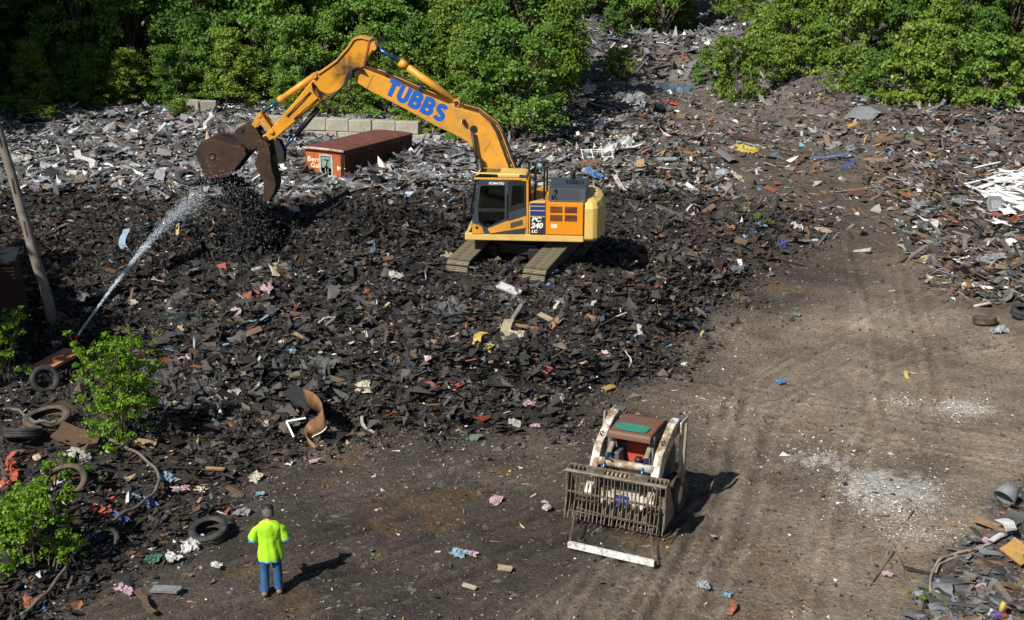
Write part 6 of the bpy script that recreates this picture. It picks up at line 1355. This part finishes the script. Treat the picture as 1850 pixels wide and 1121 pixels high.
 ('board', 1205, 297, 36, .25, 0, 'cloudy', 'white_gutter', 'pale blue plastic gutter right of the large white tarp', 'gutter', .2, .2),
 ('cloth', 1075, 322, 46, .28, 14, 'blue', 'blue_tarp', 'rolled blue tarp behind the engine hood', 'tarp', .2, .1),
 ('cloth', 1065, 302, 50, .4, 10, 'brown', 'brown_carpet', 'crumpled brown carpet behind the engine hood', 'carpet', .2, .1),
 ('cloth', 995, 293, 20, .7, 20, 'white', 'white_sheet', 'white plastic sheet beside the excavator handrails', 'plastic', .2, .1),
 ('strip', 1082, 238, 40, .3, -60, 'white', 'white_sheet', 'long white panel sloping above the large white tarp', 'panel', .3, .2),
 ('cloth', 1062, 168, 60, .35, -20, 'white', 'white_sheeting', 'bright white sheeting at the edge of the bushy trees', 'plastic', .3, .2),
 ('cloth', 1213, 190, 26, .5, 8, 'red', 'red_jacket', 'bright red cloth before the puddle', 'cloth', .3, .15),
 ('cloth', 1145, 195, 40, .8, 20, 'cloudy', 'clear_sheet', 'clear plastic sheet on the slope left of the red cloth', 'plastic', .4, .2),
 ('bag', 1188, 203, 32, .6, 0, 'black', 'black_bag', 'black rubbish bag beside the bright red cloth', 'bag', .1, .15),
 ('cloth', 1350, 275, 40, .4, 5, 'yellow', 'yellow_cloth', 'bright yellow cloth on the slope right of the white gutter', 'cloth', .3, .1),
 ('cloth', 1332, 325, 26, .6, 0, 'cream', 'pale_yellow_foam', 'pale yellow foam below the bright yellow cloth', 'foam', .2, .1),
 ('cloth', 1405, 336, 18, .5, 0, 'red', 'red_scrap', 'red scrap beside the dirt track above the weed', 'scrap', .2, .1),
 ('board', 1392, 345, 24, .5, 15, 'rustorange', 'orange_board', 'orange board under the red scrap by the dirt track', 'board'),
 ('bag', 1305, 320, 26, .6, 0, 'silver', 'grey_drum', 'grey metal container left of the pale yellow foam', 'container', .1, .15),
 ('strip', 1368, 315, 34, .1, -35, 'white', 'white_pipe', 'white pipe on the slope right of the pale yellow foam', 'pipe', .2, .1),
 ('panel', 1315, 290, 44, .5, -20, 'grey', 'grey_sheet', 'grey roofing sheet above the grey metal container', 'sheet', .3, .15),
 ('strip', 1500, 292, 80, .06, -5, 'blue', 'blue_rope', 'length of blue plastic rope lying across the slope', 'rope', .1, .1),
 ('cloth', 1533, 300, 18, .9, 60, 'deepblue', 'blue_bundle', 'blue bundle at the right end of the blue rope', 'bundle'),
 ('board', 1578, 293, 36, .3, 25, 'amber', 'amber_board', 'amber board right of the blue bundle', 'board', .3, .1),
 ('board', 1605, 258, 50, .35, 5, 'brown', 'cardboard_sheet', 'brown cardboard sheet high on the right slope', 'cardboard', .3, .1),
 ('board', 1540, 228, 18, .6, 0, 'amber', 'amber_box', 'small amber scrap beside the pale grey slab', 'scrap'),
 ('panel', 1555, 215, 60, .4, 22, 'grey', 'grey_slab', 'pale grey roofing slab before the thicket', 'slab', .3, .15),
 ('panel', 1585, 207, 36, .6, 0, 'slate', 'dark_slab', 'dark slate slab touching the pale grey roofing slab', 'slab', .3, .15),
 ('cloth', 1570, 184, 44, .35, 0, 'silver', 'silver_sheet', 'silvery sheet at the front of the thicket', 'sheet', .3, .15),
 ('strip', 1380, 190, 44, .22, 35, 'dirtywhite', 'white_post', 'white plank leaning beside the dark green shrub', 'plank', .4, .15),
 ('cloth', 1635, 385, 0, .4, 0, 'red', 'x', 'x', 'x'),
 ('strip', 1613, 325, 34, .2, -60, 'wood', 'wood_post', 'wooden post lying on the right slope', 'post', .3, .1),
 ('board', 1552, 355, 26, .6, -10, 'redbrown', 'rusty_plate', 'dark rusty plate in the middle of the dirt track', 'plate', .3, .1),
 ('cloth', 1195, 60, 26, .5, 5, 'amber', 'amber_heap', 'bright amber scrap on the far waste pile', 'scrap', .3, .3),
 ('cloth', 1238, 110, 18, .6, 0, 'rustorange', 'orange_heap', 'orange scrap at the bank above the puddle', 'scrap', .3, .2),
 ('cloth', 1838, 205, 30, .8, -40, 'dirtywhite', 'white_foam', 'big white foam lump at the right edge below the thicket', 'foam', .3, .2),
 ('cloth', 1815, 222, 40, .3, 3, 'redbrown', 'netting', 'dark red netting right below the thicket', 'netting', .2, .1),
 ('cloth', 1660, 242, 30, .6, 20, 'white', 'white_film', 'white film beside the cardboard sheet high on the slope', 'plastic', .3, .15),
 # grey field at the left
 ('strip', 155, 298, 66, .18, 25, 'white', 'white_siding', 'long white siding piece in the grey waste at the left', 'siding', .2, .15),
 ('board', 133, 317, 18, .7, 0, 'white', 'white_box', 'white box below the long white siding piece', 'box', .2, .1),
 ('cloth', 35, 295, 44, .5, 0, 'dirtywhite', 'white_shreds', 'heap of white shreds beside the leaning pole', 'plastic', .2, .15),
 ('strip', 376, 230, 36, .14, 80, 'white', 'white_post', 'white post standing in the grey waste above the bucket', 'post', .6, .3),
 ('strip', 292, 322, 30, .4, 65, 'white', 'white_cloth', 'white cloth beside the tyre in the grey waste', 'cloth', .4, .15),
 ('cloth', 328, 310, 20, .6, 15, 'pink', 'pink_insulation', 'pink insulation beside the tyre in the grey waste', 'insulation', .2, .1),
 ('board', 218, 328, 28, .3, 22, 'paleclay', 'pale_board', 'pale board in the grey waste left of the tyre', 'board', .2, .1),
 ('cloth', 80, 262, 16, .7, 0, 'white', 'white_bag', 'white bag in the grey waste above the pole', 'bag', .2, .1),
 ('strip', 258, 212, 20, .16, -35, 'white', 'white_stick', 'white stick at the top edge of the grey waste', 'stick', .3, .15),
 ('strip', 228, 208, 16, .2, 50, 'white', 'white_stick', 'upright white stick before the shaded wood', 'stick', .3, .15),
 ('cloth', 240, 252, 40, .4, 5, 'dirtywhite', 'white_tangle', 'white tangled plastic in the middle of the grey waste', 'plastic', .2, .15),
 ('cloth', 440, 215, 40, .3, 5, 'cloudy', 'bluish_film', 'bluish film at the top of the grey waste by the arm', 'plastic', .2, .1),
 ('strip', 700, 345, 36, .12, 12, 'dirtywhite', 'grey_lath', 'x', 'x'),
 ('cloth', 530, 385, 24, .5, 10, 'white', 'white_scrap', 'white scrap right of the falling soil', 'scrap', .2, .1),
 ('strip', 720, 480, 0, .1, 0, 'white', 'x', 'x', 'x'),
 ('board', 680, 335, 22, .7, 70, 'charcoal', 'black_flap', 'black roofing flap standing on the mound crest', 'flap', .9, .2),
 # dirt in front
 ('cloth', 828, 1005, 34, .5, 15, 'lightblue', 'blue_scrap', 'crumpled blue plastic on the dirt between worker and loader', 'plastic'),
 ('cloth', 850, 1005, 26, .3, 12, 'pink', 'pink_insulation', 'pink strip right of the crumpled blue plastic', 'insulation'),
 ('cloth', 896, 908, 20, 1.0, 20, 'pink', 'pink_insulation', 'pink insulation tuft on the dirt left of the loader', 'insulation'),
 ('bag', 988, 922, 17, .8, 0, 'dirtywhite', 'white_lump', 'white lump on the dirt left of the rock bucket', 'lump'),
 ('cloth', 985, 912, 14, .5, 0, 'pink', 'pink_insulation', 'pink scrap behind the white lump near the rock bucket', 'insulation'),
 ('board', 912, 1033, 26, .5, 5, 'paleclay', 'flat_stone', 'flat pale scrap on the dark dirt before the loader', 'scrap'),
 ('board', 848, 1066, 26, .4, 10, 'cream', 'cream_scrap', 'cream scrap on the dirt near the bottom middle', 'scrap'),
 ('cloth', 1270, 1062, 28, .5, -8, 'silver', 'grey_paper', 'grey paper lying on the dirt below the loader shadow', 'paper'),
 ('cloth', 1312, 1080, 18, .6, 10, 'lightblue', 'light_blue_scrap', 'light blue scrap on the dirt below the grey paper', 'scrap'),
 ('strip', 1322, 1105, 30, .3, -75, 'rustorange', 'rusty_strip', 'rusty strip on the dirt at the bottom middle right', 'strip'),
 ('cloth', 1602, 1042, 22, .5, 0, 'pink', 'pink_insulation', 'pink insulation scrap on the dirt left of the branch', 'insulation'),
 ('cloth', 1290, 974, 12, .8, 0, 'pink', 'pink_insulation', 'pink tuft at the tip of the loader shadow', 'insulation'),
 # lower right corner
 ('board', 1788, 958, 58, .2, 36, 'wood', 'yellow_plank', 'yellow wooden plank in the lower right corner', 'plank', .1, .1),
 ('strip', 1818, 968, 38, .5, 78, 'white', 'white_block', 'upright white block right of the yellow plank', 'block', .3, .2),
 ('board', 1800, 980, 30, .4, -20, 'white', 'white_board', 'white board below the yellow plank', 'board', .1, .1),
 ('cloth', 1780, 980, 16, .7, 0, 'pink', 'pink_insulation', 'pink tuft beside the yellow plank', 'insulation'),
 ('cloth', 1768, 1064, 26, .6, 0, 'pink', 'pink_insulation', 'pink insulation among grey shingles in the lower right corner', 'insulation'),
 ('board', 1838, 1012, 44, .8, 50, 'amber', 'amber_board', 'amber board at the right edge of the lower right corner', 'board', .2, .15),
 ('panel', 1702, 1072, 40, .5, -70, 'grey', 'grey_shingle', 'pale grey shingle piece beside the weed tuft', 'shingle', .2, .05),
 ('panel', 1725, 1065, 44, .7, -50, 'slate', 'dark_shingle', 'dark shingle sheet right of the pale grey shingle', 'shingle', .15, .05),
 ('panel', 1695, 1103, 34, .4, 5, 'grey', 'grey_shingle', 'rounded grey shingle piece below the weed tuft', 'shingle', .1, .05),
 ('panel', 1828, 945, 44, .6, -30, 'slate', 'slate_sheet', 'dark slate sheet right of the upright white block', 'sheet', .2, .1),
 ('bag', 1692, 1077, 12, .7, 0, 'dirtywhite', 'white_stone', 'white stone on top of the weed tuft', 'stone'),
]
for t in PCS:
    if t[3] and t[8] != 'x': piece(*t)

# curled brown sheet metal
def build_curl():
    q = on(590, 795); root = empty('curled_sheet', q); tag(root, 'curled brown sheet metal standing at the foot of the mound', 'sheet metal')
    path = [(548, 700, .95, .75), (568, 708, 1.05, .8), (582, 728, .95, .8), (575, 748, .70, .62), (556, 762, .45, .55), (552, 780, .30, .5), (562, 795, .18, .46), (578, 806, .05, .44)]
    b = MB(); vs_ = []; sp = smooth_px([p for p in path], 4)
    for px, py, zz, h in sp:
        base = at(px, py, q.z+zz)-q; vs_ += [base+Vector((0, 0, -h*.05)), base+Vector((.10, -.12, -h*.62))]
    n = len(sp); fr = [(2*i, 2*i+2, 2*i+3, 2*i+1) for i in range(n-1)]
    o = b.add(vs_, fr).build('sheet', M['brown_sheet'], root, True); s = o.modifiers.new('thick', 'SOLIDIFY'); s.thickness = .02
    MB().tube([v-Vector((0, 0, .02)) for v in vs_[9::2]], .014, 5).build('pale_edge', M['white'], root, True)
    q = on(532, 790); root = empty('white_bracket', q); tag(root, 'white bent metal bracket left of the curled brown sheet', 'bracket')
    A, B_, C_ = at(552, 756, q.z+.35)-q, at(518, 762, q.z+.35)-q, at(531, 790, q.z+.06)-q
    MB().tube([A, B_], .03, 4).build('bar', M['white'], root); MB().tube([B_, C_], .03, 4).build('bar', M['white'], root)
build_curl()
# grey tub on its side, branches, toy
def build_corner():
    q = on(1812, 918); root = empty('grey_tub', q, R(-20)); tag(root, 'grey tub lying tipped over in the lower right corner', 'tub')
    prof = [(0, .32), (.19, .32), (.25, 0), (.22, 0), (.16, .28), (0, .28)]; o = MB().lathe(prof, 28, (0, .05, .2), Matrix.Rotation(R(-48), 3, 'X') @ Matrix.Rotation(R(25), 3, 'Y')).build('shell', cm('grey'), root, True)
    for k, pts in enumerate([[(1680, 1075), (1682, 1045), (1695, 1020), (1715, 1008), (1740, 1003), (1770, 995), (1790, 988)], [(1690, 1040), (1700, 1022), (1720, 1015), (1745, 1008), (1765, 1000)]]):
        ground_tube('fallen_branch', pts, [.03, .022][k], 'wood_grey', ['bare brown branch bending across the lower right dirt', 'thinner bare branch beside the bending branch'][k], 'branch', .06, 4)
    for k, pts in enumerate([[(1695, 1022), (1702, 1008), (1708, 998)], [(1572, 1060), (1585, 1042), (1600, 1020), (1615, 1000)], [(1625, 1010), (1632, 1030), (1634, 1048)], [(1640, 940), (1650, 925), (1657, 917)]]):
        ground_tube('twig', pts, .014, 'bark', ['short twig rising from the bending branch', 'thin dark twig on the dirt left of the pink scrap', 'short dark twig right of the pink scrap on the dirt', 'tiny twig on the dirt above the bending branch'][k], 'twig', .02, 3)
    q = on(1805, 1118); root = empty('plastic_toy', q+Vector((0, 0, .05))); tag(root, 'broken plastic toy in yellow, purple and red at the bottom right', 'toy')
    MB().lathe([(0, .24), (.045, .235), (.05, .14), (.042, .05), (0, .04)], 14, (0, 0, .05), Matrix.Rotation(.25, 3, 'Y')).build('yellow_top', cm('yellow'), root, True)
    MB().box((-.05, .0, .03), (.22, .12, .08), Matrix.Rotation(.3, 3, 'Z')).build('purple_base', cm('purple'), root, bevel=.02); MB().box((.07, -.04, .04), (.1, .1, .07)).build('red_base', cm('red'), root, bevel=.02)
    MB().tube([(-.2, 0, .02), (-.14, .02, .1), (-.17, -.04, .14)], .03, 8).build('white_arm', cm('white'), root, True)
build_corner()
# white siding heap on the right
M['siding'] = mat('bright white siding', (.74, .74, .73), .5, 0, .12, 5, .1, 20, (.35, .34, .32), .28, 4, .1)
def build_siding():
    r = random.Random(4); ms = [board_mesh(1.0, .09, .014, k, M['siding']) for k in range(6)]
    for k in range(90):
        px = r.gauss(1822, 24); py = r.gauss(358, 26)
        if px > 1880 or px < 1775 or py < 305: continue
        q = on(px, py); L_ = r.uniform(.5, 1.5); o = link('siding_strip', ms[k % 6], None, q+Vector((0, 0, r.uniform(.05, .4))), (r.uniform(-.4, .4), r.uniform(-.3, .3), r.uniform(-.9, .7)), (L_, r.choice([.8, 1.2, 2, 3.5, 6]), 1)); tag(o, 'white vinyl siding strip in the bright heap at the right edge', 'siding', 'white siding strips in the right heap')
    for px0, py0, px1, py1, w, lab in [(1755, 350, 1832, 392, .10, 'longest white siding strip pointing down right over the grey seat'), (1815, 333, 1850, 312, .06, 'white siding strip pointing up to the right edge'), (1742, 345, 1800, 330, .14, 'white siding board under the grey corrugated sheet'), (1745, 374, 1775, 375, .04, 'thin white rod lying left of the grey seat')]:
        a, b = on(px0, py0), on(px1, py1); a.z += .3; b.z += .25; d = b-a; mb = MB(); up = Vector((0, 0, 1)); sd = d.cross(up).normalized()*w/2; t = Vector((0, 0, .02))
        mb.add([-sd, sd, d+sd, d-sd, -sd-t, sd-t, d+sd-t, d-sd-t], [(0,1,2,3),(4,7,6,5),(0,4,5,1),(1,5,6,2),(2,6,7,3),(3,7,4,0)]); tag(mb.build('siding_strip', M['siding'], None, loc=a), lab, 'siding', 'white siding strips in the right heap')
    q = on(1770, 338); me = panel_mesh(2.0, .9, .12, 3, cm('grey')); o = link('corrugated_sheet', me, None, q+Vector((0, 0, .25)), (-.25, -.1, .75)); tag(o, 'grey corrugated sheet beside the white siding heap', 'sheet metal')
    q = on(1800, 388); root = empty('plastic_chair', q+Vector((0, 0, .1)), .2); tag(root, 'moulded grey plastic seat below the white siding heap', 'seat')
    b = MB(); b.prism([(-.32, 0), (.32, 0), (.36, .3), (.28, .62), (-.2, .66), (-.36, .4)], -.06, .06); b.build('shell', cm('grey'), root, bevel=.05).rotation_euler = (-.5, 0, 0)
    b = MB(); b.prism([(-.2, .1), (.2, .1), (.22, .42), (-.18, .46)], -.085, -.05); b.build('panel', cm('silver'), root, bevel=.02).rotation_euler = (-.5, 0, 0)
    a, b_ = on(1795, 398), on(1835, 412); d = b_-a; mb = MB(); mb.box(d/2, (d.length, .2, .1), Matrix.Rotation(math.atan2(d.y, d.x), 3, 'Z')); tag(mb.build('red_plank', cm('red2'), None, bevel=.01, loc=a+Vector((0, 0, .22))), 'faded red plank below the grey seat', 'plank')
PALC['red2'] = (.48, .10, .12); PALC['wood_dull'] = (.24, .15, .075); PALC['greywood'] = (.20, .17, .135)
build_siding()
# red bricks on the left bank
bm_ = MB(); bm_.box((0, 0, 0), (.21, .10, .065)); BRK = bm_.jitter(.006, 2).mesh('brick', mat('brick', (.36, .085, .04), .85, 0, .3, 8, .3, 30))
rb = random.Random(6)
for k in range(16):
    q = on(rb.uniform(2, 30), rb.uniform(828, 880)); o = link('brick', BRK, None, q+Vector((0, 0, .06)), (rb.uniform(-.5, .5), rb.uniform(-.5, .5), rb.uniform(0, 3))); tag(o, 'red brick in the rubble at the left edge above the shrub', 'brick', 'bricks at the left edge')
for k in range(13):
    q = on(rb.uniform(165, 205), rb.uniform(885, 935)); o = link('brick', BRK, None, q+Vector((0, 0, .03)), (rb.uniform(-.5, .5), rb.uniform(-.5, .5), rb.uniform(0, 3)), rb.uniform(.5, .9)); tag(o, 'broken red brick inside the bend of the hose', 'brick', 'broken bricks by the hose')
# white metal rack behind the excavator
def build_rack():
    q = on(1055, 292); root = empty('metal_rack', q, .1); tag(root, 'white wire rack lying behind the excavator beside the white tarp', 'rack')
    for x in (0, .45, .9, 1.35): MB().tube([(x, 0, 0), (x-.12, .1, .55)], .022, 6).build('upright', M['white'], root)
    for z in (.18, .5): MB().tube([(-.15, .1*z*2, z), (1.35, .1*z*2, z)], .018, 6).build('bar', M['white'], root)
build_rack()
# shingle pieces one by one: the 300 that show largest on the mound slope
SHM = []
for k in range(14):
    rng = np.random.default_rng(200+k); V, F = template_slab(rng, 5+k % 3, .03, .3, rng.uniform(1, 1.7)); me = np_mesh('shingle', V, F, cm('charcoal') if k % 3 else (cm('slate') if k % 2 else cm('brown2') if k == 3 else cm('charcoal'))); SHM.append(me)
rs = random.Random(12); k = 0
while k < 300:
    px, py = rs.uniform(120, 1300), rs.uniform(470, 790); q = at(px, py, .8)
    if float(sdf_in(P_MOUND, np.array([q.x]), np.array([q.y]))[0]) < .3: continue
    q = on(px, py); n = nrm(q.x, q.y); e = (Vector((0, 0, 1)).rotation_difference((n+Vector((rs.gauss(0, .35), rs.gauss(-.15, .35), 0))).normalized()).to_matrix() @ Matrix.Rotation(rs.uniform(0, 6.28), 3, 'Z')).to_euler()
    o = link('shingle_piece', SHM[k % 14], None, q+Vector((0, 0, rs.uniform(.03, .1))), e, rs.uniform(.13, .26)); tag(o, 'torn dark roofing shingle on the mound '+('left of the water jet' if px < 230 else 'below the bucket' if px < 520 else 'between the bucket and the tracks' if px < 780 else 'below the tracks' if px < 1010 else 'on its right slope'), 'shingle', 'large shingle pieces on the mound slope'); k += 1

# crumpled tar paper and broken boards strewn over the heaps
def strewn(n, ms, name, box_, lab, cat, group, s0, s1, seed, test, tilt=.3, lift=.06):
    r = random.Random(seed); k = 0
    while k < n:
        px, py = r.uniform(box_[0], box_[2]), r.uniform(box_[1], box_[3]); q = on(px, py)
        if not test(q): continue
        nn = nrm(q.x, q.y); e = (Vector((0, 0, 1)).rotation_difference((nn+Vector((r.gauss(0, tilt), r.gauss(-.1, tilt), 0))).normalized()).to_matrix() @ Matrix.Rotation(r.uniform(0, 6.28), 3, 'Z')).to_euler()
        o = link(name, ms[k % len(ms)], None, q+Vector((0, 0, lift)), e, r.uniform(s0, s1)); tag(o, lab, cat, group); k += 1
tarp_m = [cloth_mesh(1, .8, .17, 700+i, cm('charcoal' if i % 3 else 'slate')) for i in range(7)]
greyp_m = [cloth_mesh(1, .7, .12, 720+i, cm('slate' if i % 2 else 'grey')) for i in range(5)]
bd_m = [board_mesh(1, .10+.05*(i % 3), .03, 740+i, cm(['brown', 'wood_dull', 'brown2', 'greywood'][i % 4])) for i in range(8)]
inside = lambda poly, d: (lambda q: float(sdf_in(poly, np.array([q.x]), np.array([q.y]))[0]) > d)
strewn(46, tarp_m, 'tar_paper', (100, 420, 1330, 780), 'crumpled black tar paper on the dark mound', 'tar paper', 'crumpled tar paper on the mound', .35, .8, 31, inside(P_MOUND, .4), .4)
strewn(44, bd_m, 'broken_board', (100, 420, 1400, 780), 'broken brown board among the shingles of the mound', 'board', 'broken boards on the mound', .4, 1.1, 32, inside(P_MOUND, .3), .35)
strewn(26, greyp_m, 'roofing_felt', (1420, 215, 1840, 480), 'crumpled grey roofing felt on the right heap', 'roofing felt', 'crumpled roofing felt on the right heap', .5, 1.1, 33, lambda q: q.x > 14, .3)
strewn(40, bd_m, 'broken_board', (1020, 190, 1840, 480), 'broken board on the slopes beside the dirt track', 'board', 'broken boards beside the dirt track', .7, 1.9, 34, lambda q: q.y > 44, .3)
strewn(24, greyp_m, 'roofing_felt', (20, 215, 800, 345), 'crumpled grey roofing felt in the left grey waste', 'roofing felt', 'crumpled roofing felt in the left grey waste', .6, 1.3, 35, lambda q: q.y > 52, .25)
